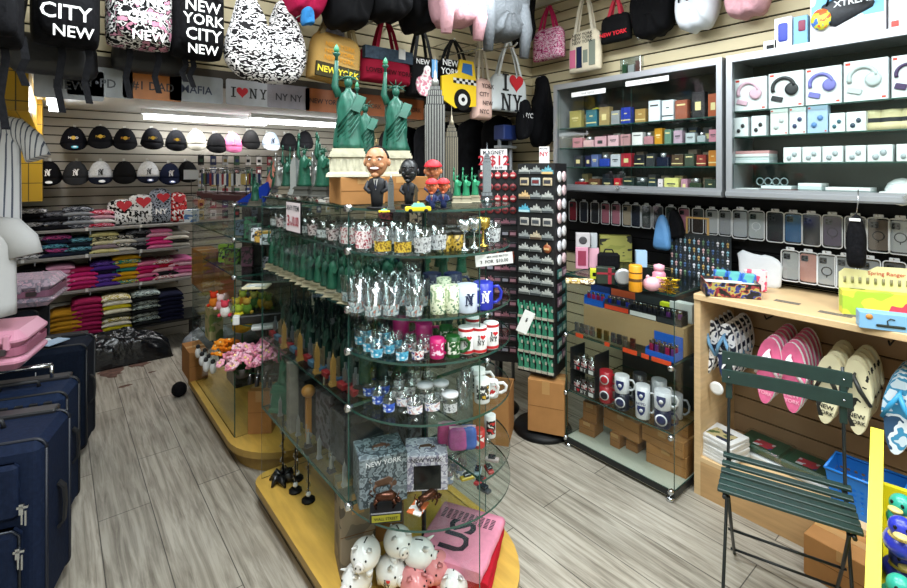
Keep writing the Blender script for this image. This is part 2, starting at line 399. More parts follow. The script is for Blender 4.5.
# low glass counter case
gx, gy1, gy0, gz = 2.31, 1.79, 1.145, .99
W = gy1-gy0
GC = place('glass_counter', 'floor standing glass showcase of souvenirs beside the maple unit', 'showcase', (gx, gy1, 0), [], RW)
link('base', MB().box(0, 0, .015, W, .6, .045).mesh('base', mat('b9bcae', .5)), parent=GC)
b = MB().box(0, -.004, .02, W, 0, .05).box(W, -.004, .02, W+.004, .6, .05).box(0, -.006, .97, W+.004, .0, .99).box(W, 0, .97, W+.006, .6, .99)
for nm_, me_ in pieces('metal_trim', b, DARKG): link(nm_, me_, parent=GC)
link('top_glass', gshelf(rect(0, 0, W, .6), gz+.008), parent=GC)
for z in (.655, .32): link('glass_shelf', gshelf(rect(.01, .01, W-.01, .58), z), parent=GC)
link('front_pane', pane(0, 0, .05, W, .005, .985), parent=GC)
link('side_pane', pane(W-.005, .006, .05, W, .6, .985), parent=GC)
link('side_pane', pane(0, .006, .05, .005, .6, .985), parent=GC)
link('back_panel', MB().box(0, .6, .02, W, .606, .985).mesh('bk', mat('2b2f30', .5)), parent=GC)
for (x, z) in ((.01, .31), (W-.01, .31), (.01, .645), (W-.01, .645), (.01, .05), (W-.01, .05)): link('clip', clip, (x, -.012, z), parent=GC, rot=(PI/2, 0, 0))
link('foot', MB().at(W-.02, .0, 0).lathe([(.02, 0), (.02, .012), (.008, .02)], 12).mesh('foot', CHROME), parent=GC)
link('foot', MB().at(.02, .0, 0).lathe([(.02, 0), (.02, .012), (.008, .02)], 12).mesh('foot', CHROME), parent=GC)

# islands
def arc(cx, cy, rx, ry, a0, a1, n=20): return [(cx+rx*cos(math.radians(a0+(a1-a0)*i/n)), cy+ry*sin(math.radians(a0+(a1-a0)*i/n))) for i in range(n+1)]
GX, GR = 1.09, .32
def island(label, yc, yb, ry, levels, extra, top, basez=.12, pz=.12):
    o = place('display_island', label, 'showcase', (GX, yc, 0), [])
    L = yb-yc
    out = arc(0, 0, .355, ry+.035, 180, 360)+[(.355, L-.08)]+arc(.275, L-.08, .08, .08, 0, 90, 6)+arc(-.275, L-.08, .08, .08, 90, 180, 6)
    link('base_board', MB().slab(out, basez-.035, basez, 0, 1).mesh('base_board', YWOOD, YEDGE), parent=o)
    out = [(x*.86, y*.9 if y < 0 else y-.03 if y > .2 else y) for x, y in out]
    link('plinth', MB().slab(out, 0, basez-.035).mesh('plinth', YEDGE), parent=o)
    for z in levels: link('rounded_shelf', gshelf(arc(0, 0, GR, ry, 180, 360, 28), z), parent=o)
    for z in extra: link('quarter_shelf', gshelf([(0, 0)]+arc(0, 0, GR, ry, 270, 360, 18), z), parent=o)
    bl = [z for z in levels if z not in (.992,)]
    for z in bl: link('glass_shelf', gshelf(rect(-GR+.006, .01, GR-.006, L-.05), z), parent=o)
    link('side_pane', pane(-GR, .006, pz, -GR+.005, L-.05, top), parent=o)
    link('side_pane', pane(GR-.005, .006, basez, GR, L-.05, top), parent=o)
    link('centre_pane', pane(-.0025, -ry+.015, basez, .0025, .0, top), parent=o)
    link('cross_pane', pane(-GR+.006, 0, pz, GR-.006, .005, top), parent=o)
    link('end_pane', pane(-GR, L-.05, basez, GR, L-.045, top), parent=o)
    for z in levels:
        for x in (-GR+.0, GR): link('clip', clip, (x, -.0, z-.004), parent=o, rot=(0, PI/2, 0))
    p = MB().cb(.0, .01, basez, .014, .01, top-basez)
    link('corner_post', p.mesh('post', DARKG), parent=o)
    return o
ISN = island('nearer glass island with yellow wood base and rounded end shelves full of souvenirs', 1.5, 2.44, .32, [1.475, 1.33, 1.133, .992, .80, .468], [.58], 1.475, .12, .46)
ISF = island('farther glass island with yellow wood base, beyond the nearer one', 2.85, 3.95, .30, [1.41, 1.22, 1.01, .77, .52], [], 1.41)

# shelving on the back wall
for z, nm in ((1.115, 'highest of the three'), (.895, 'middle one of the three'), (.61, 'lowest of the three')):
    b = MB().rbox(0, 0, -.022, 1.2, .33, 0, .003)
    br = MB()
    for x in (.1, .45, .8, 1.1): br.at(x, 0, 0).box(0, .0, -.05, .006, .33, -.022)
    rail = MB()
    for x in (.02, .42, .8): rail.box(x, -.004, -.02, x+.02, .0, .01)
    place('wall_shelf', 'grey shelf on the back wall carrying folded shirts, ' + nm, 'shelf', (-.22, 5.05, z), [('board', b.mesh('board', mat('8c8a86', .5))), *pieces('bracket', br, ALU), *pieces('label_rail', rail, WHT)])
# ---------------- shared shapes ----------------
ORD = ['first', 'second', 'third', 'fourth', 'fifth', 'sixth', 'seventh', 'eighth', 'ninth', 'tenth', 'eleventh', 'twelfth', 'thirteenth']
def puff(b, out, depth, m=0, back=True, edge=.012):
    """soft cushion-like solid from an outline in x-z; front bulges to -y"""
    cx = sum(p[0] for p in out)/len(out); cz = sum(p[1] for p in out)/len(out)
    def ring(k, y): return [(cx+(x-cx)*k, y, cz+(z-cz)*k) for x, z in out]
    rs = [ring(.4, -depth), ring(.78, -depth*.88), ring(.93, -depth*.6), ring(1, -depth*.1)]
    if back: rs += [ring(.97, edge), ring(.6, edge*1.6)]
    return b.loft(rs, m, True)
def sm_out(pts, n=3):
    """round an outline by corner cutting"""
    xs = [p[0] for p in pts]; zs = [p[1] for p in pts]; lim = .16*min(max(xs)-min(xs), max(zs)-min(zs))
    q = []
    for i in range(len(pts)):
        a, c = Vector(pts[i]), Vector(pts[(i+1) % len(pts)]); L_ = (c-a).length; k = min(.3, lim/max(L_, 1e-6)); q += [tuple(a.lerp(c, k)), tuple(a.lerp(c, 1-k))]
        if L_ > lim*3: q.insert(-1, tuple(a.lerp(c, .5)))
    pts = q
    for _ in range(n-1):
        q = []
        for i in range(len(pts)):
            a, c = pts[i], pts[(i+1) % len(pts)]
            q += [(a[0]*.75+c[0]*.25, a[1]*.75+c[1]*.25), (a[0]*.25+c[0]*.75, a[1]*.25+c[1]*.75)]
        pts = q
    return pts
def heart(b, x, y, z, s, m=0, th=.001):
    pts = []
    for i in range(24):
        t = 2*PI*i/24; pts.append((x+s*.5*sin(t)**3*1.05, z+s*(13*cos(t)-5*cos(2*t)-2*cos(3*t)-cos(4*t))/32+s*.06))
    return b.prism(pts, y-th, y, m)
def slabI(b, x, y, z, h, m=0):
    w_ = h*.5; b.box(x-h*.09, y-.001, z-h/2, x+h*.09, y, z+h/2, m)
    for zz in (z-h/2, z+h/2-h*.1): b.box(x-w_/2, y-.0012, zz, x+w_/2, y, zz+h*.1, m)
    return b
def slabN(b, x, y, z, h, m=0):
    w_ = h*.85
    for s in (-1, 1):
        b.box(x+s*w_*.32-h*.06, y-.001, z-h/2, x+s*w_*.32+h*.06, y, z+h/2, m)
    b.box(x-w_*.5, y-.0012, z-h/2, x-w_*.12, y, z-h/2+h*.09, m); b.box(x-w_*.5, y-.0012, z+h/2-h*.09, x-w_*.2, y, z+h/2, m); b.box(x+w_*.12, y-.0012, z+h/2-h*.09, x+w_*.5, y, z+h/2, m)
    b.prism([(x-w_*.4, z+h/2), (x-w_*.2, z+h/2), (x+w_*.4, z-h/2), (x+w_*.2, z-h/2)][::-1], y-.0014, y, m); return b
def slabY(b, x, y, z, h, m=0):
    w_ = h*.8
    b.box(x-h*.08, y-.001, z-h/2, x+h*.08, y, z, m); b.box(x-h*.22, y-.0012, z-h/2, x+h*.22, y, z-h/2+h*.09, m)
    for s in (-1, 1):
        p = [(x+s*w_*.42, z+h/2), (x+s*w_*.2, z+h/2), (x-s*h*.06, z-h*.02), (x+s*h*.08, z-h*.02)]
        b.prism(p, y-.0014, y, m); b.box(x+s*w_*.31-h*.15, y-.0012, z+h/2-h*.09, x+s*w_*.31+h*.15, y, z+h/2, m)
    return b
def iheartny(b, x, y, z, w_, mt=0, mh=1):
    h = w_*.42
    slabI(b, x-w_*.22, y, z+h*.58, h, mt); heart(b, x+w_*.16, y, z+h*.58, h*1.12, mh, .0016)
    slabN(b, x-w_*.20, y, z-h*.58, h, mt); slabY(b, x+w_*.19, y, z-h*.58, h, mt); return b
def nymono(b, x, y, z, s, m=0):      # interlocking N and Y
    slabN(b, x, y, z-s*.05, s*.8, m); slabY(b, x+s*.12, y-.001, z+s*.12, s*.85, m); return b
def peg(b, x, y, z, L=.12, m=0): return b.tube([(x, y+L, z), (x, y, z), (x, y-.01, z+.012)], .003, 5, m)

# ---------------- caps on the back wall ----------------
def cap_parts(crown, brim, logo=None, sticker=None):
    b = MB(); rings = []
    for k in range(8):
        t = k/7; a = t*PI/2; rr = sin(a)*.5+.5*t**.5*.95
        rings.append([( .098*rr*cos(2*PI*j/18), -.03+.078*rr*sin(2*PI*j/18)*(1 if sin(2*PI*j/18) < 0 else .5), -.150*(1-cos(a))**.9) for j in range(18)])
    b.loft(rings[::-1], 0, True)
    parts = [('crown', b.mesh('crown', mat(crown, .85, noise=.15, nscale=80)))]
    b = MB(); n = 12
    outer = [(.088*cos(PI+PI*i/n), -.03-.065*sin(PI*i/n)-.03*sin(PI*i/n), -.150-.052*sin(PI*i/n)) for i in range(n+1)]
    inner = [(.097*cos(PI+PI*i/n), -.03-.078*sin(PI*i/n), -.143) for i in range(n+1)]
    vs = inner+outer+[(x, y+.004, z-.006) for x, y, z in inner]+[(x, y+.004, z-.006) for x, y, z in outer]; m_ = n+1
    fs = []
    for i in range(n): fs += [(i, i+1, m_+i+1, m_+i), (2*m_+i, 3*m_+i, 3*m_+i+1, 2*m_+i+1), (m_+i, m_+i+1, 3*m_+i+1, 3*m_+i)]
    b.add(vs, fs, 0, True); parts.append(('brim', b.mesh('brim', mat(brim, .8))))
    if logo:
        b = MB(); kind, col = logo
        if kind == 'NY': nymono(b, 0, -.112, -.10, .055, 0)
        else:
            b.text(kind, .026, 0, -.114, -.098, 0, .01); b.at(0, -.112, -.098, rx=PI/2).lathe([(.016, 0), (.016, .003)], 12, 1)
        parts.append(('emblem', b.mesh('emblem', mat(col, .6), mat('c9a227', .5))))
    if sticker:
        b = MB().at(.01, -.135, -.178, rx=PI/2-.7, sc=(1, .6, 1)).lathe([(.024, 0), (.024, .002)], 14, 0).at(.01, -.1375, -.176, rx=PI/2-.7, sc=(1, .6, 1)).lathe([(.013, 0), (.013, .002)], 12, 1)
        parts.append(('sticker', b.mesh('sticker', mat(sticker, .4), mat('f0f0f0', .4))))
    b = MB(); peg(b, 0, -.02, .004, .16); b.cb(0, .135, -.01, .02, .006, .035); parts.append(('hook', b.mesh('hook', mat('d8d8d2', .4))))
    return parts
NAVY = '10131f'
caps = [(74,127,'0e0f16','0e0f16',('NYPD','e8e8e8'),'4fb4c8','navy black cap with small white letters and a blue sticker, leftmost of the upper row'),
 (100.5,126,'0d0e12','0d0e12',('NYPD','c9a227'),None,'black cap with gold lettering, second from left in the upper row'),
 (125,128,'0d0e12','0d0e12',('FDNY','c98a22'),None,'black cap with gold lettering and round badge, third from left in the upper row'),
 (152,128,'0d0e12','0d0e12',('NYPD','c9b060'),None,'black cap with gold lettering, fourth from left in the upper row'),
 (175.7,130,'0d0e12','0d0e12',('NYC','c98a22'),None,'black cap with gold lettering, immediately left of the white cap, upper row'),
 (195.5,130,'d8d4c6','d8d4c6',None,None,'plain off white cap in the upper row'),
 (216,133,'0d0d0f','0d0d0f',None,None,'plain black cap between the white cap and the pink cap'),
 (232,133,'d56f9b','d56f9b',('NY','e8b8cc'),None,'pink cap with a pale monogram on the wall'),
 (250,130,'151515','151515',None,None,'black cap just right of the pink cap'),
 (270,132,'aebccc','d8dde2',('NY','20283a'),None,'pale blue and white cap with dark monogram behind the keychain racks'),
 (288,133,'101012','101012',None,None,'black cap right of the pale blue cap'),
 (304,131,'151518','151518',None,None,'black cap right end of the upper row'),
 (48.6,161,'0c0c0f','0c0c0f',('NY','f2f2f2'),'dfe3e6','black cap with white monogram, leftmost of the lower row'),
 (76,161,'2c2d30','2c2d30',('NY','f2f2f2'),None,'charcoal grey cap with white monogram in the lower row'),
 (100.5,161,'c9cbce','161a2a',('NY','15171f'),'d6dade','white cap with navy brim, left one of two such in the lower row'),
 (124.4,161,'0c0c0d','0c0c0d',None,None,'plain black cap between the two white and navy caps'),
 (148,161,'d0d1d3','161a2a',('NY','15171f'),'3c4a78','white cap with navy brim, right one of two such in the lower row'),
 (169.7,163,'141a30','141a30',('NY','e6e6ea'),'4a5a90','navy blue cap with white monogram in the lower row'),
 (187,161,'0c0c0d','0c0c0d',None,None,'black cap right end of the lower row')]
for i, (px, py, c1, c2, lg, st, lb) in enumerate(caps):
    p = on_y(px, py, 5.22); place('cap', lb, 'cap', p, cap_parts(c1, c2, lg, st), rz=-.06, group='baseball caps on the back wall', sc=.98)

# ---------------- folded shirts on the shelves ----------------
def fold_mesh(m, seed=0, w_=.205, d=.27, h=.035):
    r = random.Random(seed); b = MB(); rings = []
    n = 8
    for i in range(n+1):
        x = -w_/2+w_*i/n; k = 1-.5*(abs(i/n*2-1)**3.5); s = r.uniform(-.004, .004)
        prof = []
        for j in range(7):
            a = PI/2+PI*j/6; prof.append((x, s+.02+cos(a)*.017, h/2*k+sin(a)*h/2*k*1.02))
        prof += [(x, d, 0), (x, d, h*k)]
        rings.append(prof)
    return b.loft(rings, 0, True).mesh('folded', m)
ZEB = pat(('0a0a0a', 'eeeeee', '0a0a0a', 'e6e6e6'), 26, stretch=(1, 1, 2.2))
def fm_(spec, k):
    if isinstance(spec, str): return mat(spec, .85, noise=.12, nscale=45)
    cols = spec[k % len(spec)]
    return mat(cols, .85, noise=.12, nscale=45) if isinstance(cols, str) else pat(cols, 34, .85, (1, 1, 2.6))
K1 = ('0b0b0e', 'cfcfd2', '0b0b0e'); K2 = ('16161c', '6c6e76', '101014'); PNK = 'd98fb4'; HOT = 'c8256f'
stacks = [ # px, shelf z, y, n, colour spec, name
 (30, 1.115, 5, (K1, '101014', '0d0d12'), 'black shirts with grey print, leftmost on the highest shelf'),
 (56, 1.115, 4, (K2, '121218'), 'black shirts beside the grey ones on the highest shelf'),
 (79, 1.115, 5, (('8c9099', '32363f', 'b8bcc4'), '8f939b'), 'heather grey shirts on the highest shelf'),
 (100, 1.115, 4, (('dba8ba', 'b8203c', 'dba8ba'), 'd9a6b8', 'e6e2e0'), 'pink shirts with red print on the highest shelf'),
 (32, .895, 5, (K1, '0e0e12'), 'black shirts with white print, leftmost on the middle shelf'),
 (55, .895, 5, (('1c2340', 'c04a8a', '2a4a70'), '1a2038', ('203058', '5aa0b0', '1a2038')), 'navy shirts with pink print on the middle shelf'),
 (80, .895, 4, (('14202a', '6aa8bc', '14202a'), '1a2430'), 'dark teal patterned shirts on the middle shelf'),
 (105, .895, 5, ('d8cf90', ('ddd6a8', '303028', 'ddd6a8'), 'cfc8a0', '8a7a84'), 'cream yellow shirts on the middle shelf'),
 (123, .895, 4, (('e6e4dc', '1a1a1a', 'e6e4dc'), 'dcd8cc'), 'white shirts with black letters on the middle shelf'),
 (141, .895, 5, (K2, '17171b', '8a8c90'), 'black and grey shirts on the middle shelf'),
 (160, .895, 7, ('e07aa8', 'e8a8c4', HOT, 'd63a80'), 'bright pink shirts on the middle shelf'),
 (177, .895, 4, ('a7a39b', 'e2ded4', '2c2c2c'), 'grey and white shirts right end of the middle shelf'),
 (32, .61, 6, ('0c0c0c', '101010'), 'black lettered shirts on the lowest shelf'),
 (59, .61, 6, ('d99cb8', 'd08fae', 'e2b0c6'), 'light pink shirts on the lowest shelf'),
 (83, .61, 5, ('a01f50', HOT, 'd8447f', 'b8266a'), 'magenta shirts on the lowest shelf'),
 (106, .61, 6, (('281a50', '6a4aa8', '281a50'), '4a2f86', '1a1430', '5b3c98'), 'purple shirts on the lowest shelf'),
 (127, .61, 7, ('b88a18', ('d8b830', '2a8a7a', 'e0e0c8'), 'c99a20', '2a7a70', 'd8a020'), 'yellow and teal shirts on the lowest shelf'),
 (149, .61, 5, ('d97a9e', HOT, 'c01f5c'), 'pink shirts right of the yellow ones, lowest shelf'),
 (166, .61, 5, (('a8142c', 'e6dcdc', 'a8142c'), 'b01830', 'e2a8b8', '1a1a1e'), 'red and white shirts on the lowest shelf'),
 (182, .61, 5, ('d070a0', 'e6b8cc', 'c04a80'), 'pink shirts right end of the lowest shelf'),
 (66, .26, 6, ('a8781c', '8a5f14', 'c49028'), 'mustard shirts in the bottom row'),
 (88, .26, 8, ('8c1c46', '981f4e', 'a8245a'), 'crimson shirts in the bottom row'),
 (117, .26, 8, (('e6e2d2', 'a89a50', 'efe9d8'), 'e8e4d6', 'd6c62c', 'e9e4cc', '3a3a30'), 'white and yellow shirts in the bottom row'),
 (147, .26, 8, (('1a1e20', 'a8b8b4', '16181a'), '15181a', ('26282a', '909890', '1a1a1a')), 'black and grey patterned shirts in the bottom row'),
 (171, .26, 7, ('14172c', '10132a'), 'navy blue shirts in the bottom row'),
]
def rank(k, n): return 'topmost' if k == n-1 else 'lowest' if k == 0 else ORD[n-1-k]+' from the top'
for si, (px, z, n, spec, nm) in enumerate(stacks):
    n = min(n, 5 if .8 < z < 1 else 9)
    yy = 5.07 if z > .3 else 4.93; p = on_y(px, 200, yy); zz = z
    for k in range(n):
        key = ('fold', si, (n-1-k) % (len(spec) if not isinstance(spec, str) else 1), k % 2)
        if key not in _M: _M[key] = fold_mesh(fm_(spec, n-1-k), si*3+k % 2)
        h = .0340
        o = place('folded_shirt', '%s of the %s' % (rank(k, n), nm), 'folded shirt', (p.x+RND.uniform(-.005, .005), p.y+RND.uniform(0, .01), zz+.0005), _M[key], group='folded shirts on the back shelves')
        zz += h+.001
b = MB().box(0, 0, .0, 1.3, .4, .02).box(0, .0, -.26, .02, .4, 0).box(1.28, 0, -.26, 1.3, .4, 0)
place('low_bench', 'low dark bench under the folded shirts, mostly hidden behind plastic wrapped bundles', 'bench', (-.25, 4.96, .239), [('top', MB().box(0, 0, 0, 1.3, .38, .02).mesh('t', DARKG)), ('leg', MB().box(0, 0, -.239, .03, .38, 0).mesh('l', DARKG)), ('leg', MB().box(1.27, 0, -.239, 1.3, .38, 0).mesh('l', DARKG))])
# NEW YORK on the black stack
place_o = on_y(32, 293, 5.06)
# upright shirts with hearts, right half of the highest shelf
def display_shirt(w_, h, m, hm, txt_m):
    b = MB(); o = sm_out([(-w_/2, 0), (w_/2, 0), (w_/2*.96, h*.8), (w_*.3, h), (-w_*.3, h), (-w_/2*.96, h*.8)], 2); puff(b, o, .05, 0, edge=.05)
    p = [('shirt', b.mesh('s', m))]
    c = MB(); heart(c, w_*.08, -.055, h*.7, w_*.5, 0); p.append(('heart_print', c.mesh('h', mat('c22733', .6)))); 
    c = MB(); c.text('NY', w_*.34, 0, -.054, h*.32, 0, .03); p.append(('lettering', c.mesh('t', txt_m))); return p
for px, py, w_, h, m, nm in ((121.5,223,.22,.23,pat(('0a0a0a','e8e8e8'),45),'black and white letter print with red heart, leftmost of four on the shelf'), (141,222,.22,.27,pat(('e8e8e8','e4e4e4','0a0a0a'),45),'white with red heart and black letters, second of the four'), (161,221,.2,.32,pat(('20242e','9aa2b0','101014'),45),'grey blue with red heart, tallest of the four'), (178,220,.16,.28,pat(('0c0c0c','c83a3a','e8e8e8'),40),'black with red print, rightmost of the four')):
    p = on_y(px, py, 5.14); place('display_shirt', 'upright shirt, '+nm, 'shirt', (p.x, 5.14, 1.116), display_shirt(w_, h, m, None, mat('101010' if 'white with' in nm else 'f0f0f0', .6)), rot=(-.15, 0, 0))

# crinkled plastic wrapped bundles on the floor
def crinkle(w_, d, h, m, seed):
    r = random.Random(seed); ph = [(r.uniform(4, 26), r.uniform(4, 26), r.uniform(0, 6), r.uniform(.2, 1)) for _ in range(7)]
    def f(u, v):
        a = sin(PI*u)**.35*sin(PI*min(1, v*1.02))**.45
        s = sum(k*abs(sin(x*u+y*v+p)) for x, y, p, k in ph)/sum(k for *_, k in ph)
        return (-w_/2+w_*u, d*v, max(.0, a*(h*.6+h*.55*s)))
    b = MB(); b.grid(f, 46, 22, 0, True)
    b.box(-w_/2*.98, .01, 0, w_/2*.98, d*.98, .004, 0)
    return b.mesh('crinkle', m)
p = on_z(110, 352, 0); place('wrapped_bundle', 'black plastic wrapped bundle on the floor below the shirt shelves', 'bundle', (.32, 4.77, 0), crinkle(.95, .185, .29, mat('15161a', .17, noise=.5, nscale=14, bump=.6), 3))
place('wrapped_bundle', 'clear grey plastic wrapped bundle on the floor right of the black one', 'bundle', (1.08, 4.74, 0), crinkle(.44, .21, .19, mat('8d9298', .2, noise=.5, nscale=12, bump=.6), 8), rz=-.1)
wp = []
for (px, py, w_, d) in ((112,372,.20,.30),(139,364,.22,.17),(163,356,.17,.16),(125,386,.10,.05),(152,372,.07,.03)):
    q = on_z(px, py, .0008); r = random.Random(int(px)); wp.append((q, [(w_/2*cos(2*PI*i/18)*r.uniform(.5, 1.1), d/2*sin(2*PI*i/18)*r.uniform(.5, 1.1)) for i in range(18)]))
FL = bpy.data.objects['floor']
for q, o_ in wp: link('worn_patch', MB().slab(o_, 0, .0005).mesh('wp', mat('6a5148', .8, noise=.45, nscale=22)), q, parent=FL)

# ---------------- hanging shirts on the left ----------------
def tee_out(w_, h, sl=.12): # w body width
    a = w_/2
    return [(-a, 0), (a, 0), (a*.98, h*.62), (a+sl, h*.52), (a+sl*1.25, h*.74), (a*.55, h*.99), (a*.3, h), (0, h*.955), (-a*.3, h), (-a*.55, h*.99), (-a-sl*1.25, h*.74), (-a-sl, h*.52), (-a*.98, h*.62)]
def tee(w_, h, m, depth=.06, sl=.12):
    b = MB()
    b.M = Matrix.Diagonal((1, .62, 1, 1))
    for s_ in (-1, 1):
        b.tube([(s_*w_*.25, 0, h*.90), (s_*(w_*.45), 0, h*.86), (s_*(w_/2+sl*.4), -.01, h*.76), (s_*(w_/2+sl*.7), -.015, h*.60)], [.05, .06, .06, .062], 12)
    o2 = [(x*.88, z) for x, z in sm_out([(-w_/2, 0.01), (w_/2, .01), (w_/2, h*.9), (w_*.2, h*.96), (-w_*.2, h*.96), (-w_/2, h*.9)], 2)]
    n = 30; b.M = Matrix.Identity(4)
    rings = []
    for t in range(9):
        z = h*.96*t/8; ww = w_/2*(.99 if t < 7 else .8)
        ww *= (1 if t < 8 else .55)
        rings.append([(ww*cos(2*PI*j/n), (depth*(.55 if t == 8 else 1)*(1+.22*sin(7*2*PI*j/n+t*.5)))*sin(2*PI*j/n), z) for j in range(n)])
    b.loft(rings, 0, True)
    return b.mesh('tee', m)
PIN = pat(('d9dadd', 'd9dadd', 'd9dadd', 'd9dadd', 'd9dadd', '5a6070'), 13, .8, (1, 1, 1), 'x')
q = on_y(-27, 228, 3.2)
jl = MB(); nymono(jl, .10, -.088, .38, .12, 0)
jb = MB(); jb.tube([(-.07, -.07, .60), (-.035, -.085, .545), (0, -.088, .52), (.035, -.085, .545), (.07, -.07, .60)], .008)
place('jersey', 'white pinstriped baseball jersey with dark monogram hanging by the yellow tiles', 'jersey', q, [('shirt', tee(.46, .62, PIN, .07, .13)), ('monogram', jl.mesh('mono', mat('12162a', .7))), ('collar', jb.mesh('collar', mat('14182c', .7))), ('hanger', MB().tube([(-.16, 0, .56), (0, 0, .63), (.16, 0, .56)], .005).tube([(0, 0, .63), (0, 0, .72), (.02, 0, .74), (0, 0, .76)], .003).mesh('hg', BLK))], rz=-.55, sc=.88)
q = on_y(-34, 318, 2.9)
place('white_shirt', 'plain white t shirt hanging above the suitcases', 'shirt', q, tee(.34, .42, mat('b4b4b4', .85, bump=.5, nscale=8), .07, .05), rz=-.3)

# ---------------- suitcases ----------------
def soft_case(w_, d, h, body, trim, z0=.05, pockets=True, wheels=True, tag_=None):
    p = []
    b = MB().rbox(-w_/2, 0, z0, w_/2, d, h, .035, 0, 5)
    p.append(('body', b.mesh('body', mat(body, .75, noise=.2, nscale=70, bump=.15))))
    b = MB()
    for yy in (.035, d-.035):
        pts = []
        for (cx, cz, a0) in ((w_/2-.032, h-.032, 0), (-w_/2+.032, h-.032, PI/2), (-w_/2+.032, z0+.032, PI), (w_/2-.032, z0+.032, 1.5*PI)):
            for k in range(5): a = a0+PI/2*k/4; pts.append((cx+.034*cos(a), yy, cz+.034*sin(a)))
        b.tube(pts+[pts[0]], .006, 5)
    p.append(('piping', b.mesh('piping', mat(trim, .5))))
    if pockets:
        b = MB().rbox(-w_*.40, -.035, z0+.05, w_*.40, .01, h*.60, .03, 0, 4).rbox(-w_*.38, -.022, h*.64, w_*.38, .01, h-.05, .02, 0, 4)
        b.rbox(-w_*.24, -.048, z0+.05, -w_*.02, -.03, h*.58, .008).rbox(-w_*.24, -.052, h*.36, -w_*.02, -.047, h*.38, .002)
        p.append(('front_pocket', b.mesh('pocket', mat(body, .7, noise=.18, nscale=60, bump=.15))))
        z_ = MB().tube([(-w_*.39, -.036, h*.605), (w_*.36, -.036, h*.605), (w_*.395, -.03, h*.57), (w_*.398, -.03, z0+.1)], .004, 5)
        p.append(('zipper', z_.mesh('zip', mat('2e323a', .35, .5))))
        for (x, z) in ((w_*.40, h*.5), (w_*.42, h*.72)):
            b = MB(); b.box(x-.006, -.05, z-.02, x+.006, -.038, z+.015).box(x-.002, -.046, z-.055, x+.003, -.041, z-.018).box(x+.008, -.046, z-.06, x+.013, -.041, z-.01).box(x-.012, -.05, z, x+.018, -.042, z+.008)
            p.append(('zipper_pull', b.mesh('pull', CHROME)))
        for (x, z) in ((-w_*.13, h*.40), (-w_*.13, h*.70)): p.append(('strap_button', MB().at(x, -.05, z, rx=PI/2).lathe([(.011, 0), (.011, .006), (.004, .009)], 10).mesh('btn', CHROME)))
    b = MB().ribbon([(w_/2+.002, d*.5-.0, h*.42), (w_/2+.02, d*.5, h*.45), (w_/2+.024, d*.5, h*.55), (w_/2+.02, d*.5, h*.64), (w_/2+.002, d*.5, h*.67)], .025, .008, 0, side=(0, 1, 0))
    b.tube([(-.07, d*.6, h), (-.065, d*.6, h+.025), (.065, d*.6, h+.025), (.07, d*.6, h)], .009, 7)
    p += pieces('carry_handle', b, mat('17181c', .6))
    b = MB().rbox(-w_*.42, d-.05, h-.01, w_*.42, d+.012, h+.014, .008)
    p.append(('handle_housing', b.mesh('hh', mat('1a1b1f', .45))))
    if wheels:
        for (x, y) in ((-w_/2+.06, .05), (w_/2-.06, .05), (-w_/2+.06, d-.05), (w_/2-.06, d-.05)):
            c = MB().rbox(x-.03, y-.03, z0-.012, x+.03, y+.03, z0+.03, .01)
            wv = MB().at(x-.014, y, .025, ry=PI/2).lathe([(.01, 0), (.025, .003), (.025, .025), (.01, .028)], 14)
            p.append(('wheel_mount', c.mesh('mount', BLK), [('wheel', wv.mesh('wheel', mat('1c1c1e', .4)))]))
    if tag_:
        b = MB().rbox(-.02, -.012, h*.70, .02, -.002, h*.78, .006)
        b.tube([(0, -.006, h*.78), (0, -.004, h*.83)], .002)
        p.append(('name_tag', b.mesh('tag', mat(tag_, .5))))
    return p
place('suitcase', 'large navy blue soft suitcase with front pockets, nearest at the left edge of the floor', 'suitcase', (-.262, 2.27, 0), soft_case(.48, .29, .66, '131d33', '0c1220'), rz=-.31)
place('suitcase', 'tall dark navy suitcase with a white name tag standing behind the nearest one', 'suitcase', (-.075, 3.42, 0), soft_case(.42, .26, .63, '0e1726', '070b12', tag_='c9cdd2', pockets=False), rz=-.24)
place('suitcase', 'black and blue ribbed suitcase squeezed between the two navy ones', 'suitcase', (-.16, 2.78, 0), soft_case(.40, .24, .62, '16233c', '0a0c12', pockets=False), rz=-.28)
# retracted silver handles on that suitcase
b = MB(); 
for x in (-.1, .1): b.tube([(x, 0, 0), (x, 0, .07)], .008)
b.tube([(-.1, 0, .07), (.1, 0, .07)], .012)
for o in list(COL.objects):
    if o.get('label', '').startswith('black and blue ribbed'):
        link('telescopic_handle', b.mesh('th', CHROME), (0, .2, .62), parent=o)
        r_ = MB()
        for k in range(7): r_.rbox(-.17+k*.05, -.006, .08, -.14+k*.05, .006, .60, .004)
        [link(nm_, me_, parent=o) for nm_, me_ in pieces('rib', r_, mat('0c0e13', .5))]
def hard_case(w_, d, h, m, band):   # lying flat: w along x, d along y, h up
    p = [('lower_shell', MB().rbox(-w_/2, 0, 0, w_/2, d, h*.47, .05, 0, 6).mesh('ls', m)), ('upper_shell', MB().rbox(-w_/2, 0, h*.53, w_/2, d, h, .05, 0, 6).mesh('us', m)),
         ('zip_band', MB().rbox(-w_/2+.004, .004, h*.42, w_/2-.004, d-.004, h*.58, .045, 0, 6).mesh('zb', mat(band, .4, .3)))]
    b = MB()
    for k in range(5): b.rbox(-w_*.36+k*w_*.18-.012, -.004, h*.55, -w_*.36+k*w_*.18+.012, .02, h*.93, .006)
    p += pieces('shell_rib', b, m)
    p.append(('carry_handle', MB().tube([(-.07, -.002, h*.3), (-.06, -.03, h*.32), (.06, -.03, h*.32), (.07, -.002, h*.3)], .009, 7).mesh('ch', mat(band, .5))))
    p.append(('lock', MB().rbox(w_*.25, -.012, h*.44, w_*.25+.05, .006, h*.60, .005).mesh('lk', mat('3a3033', .4))))
    return p
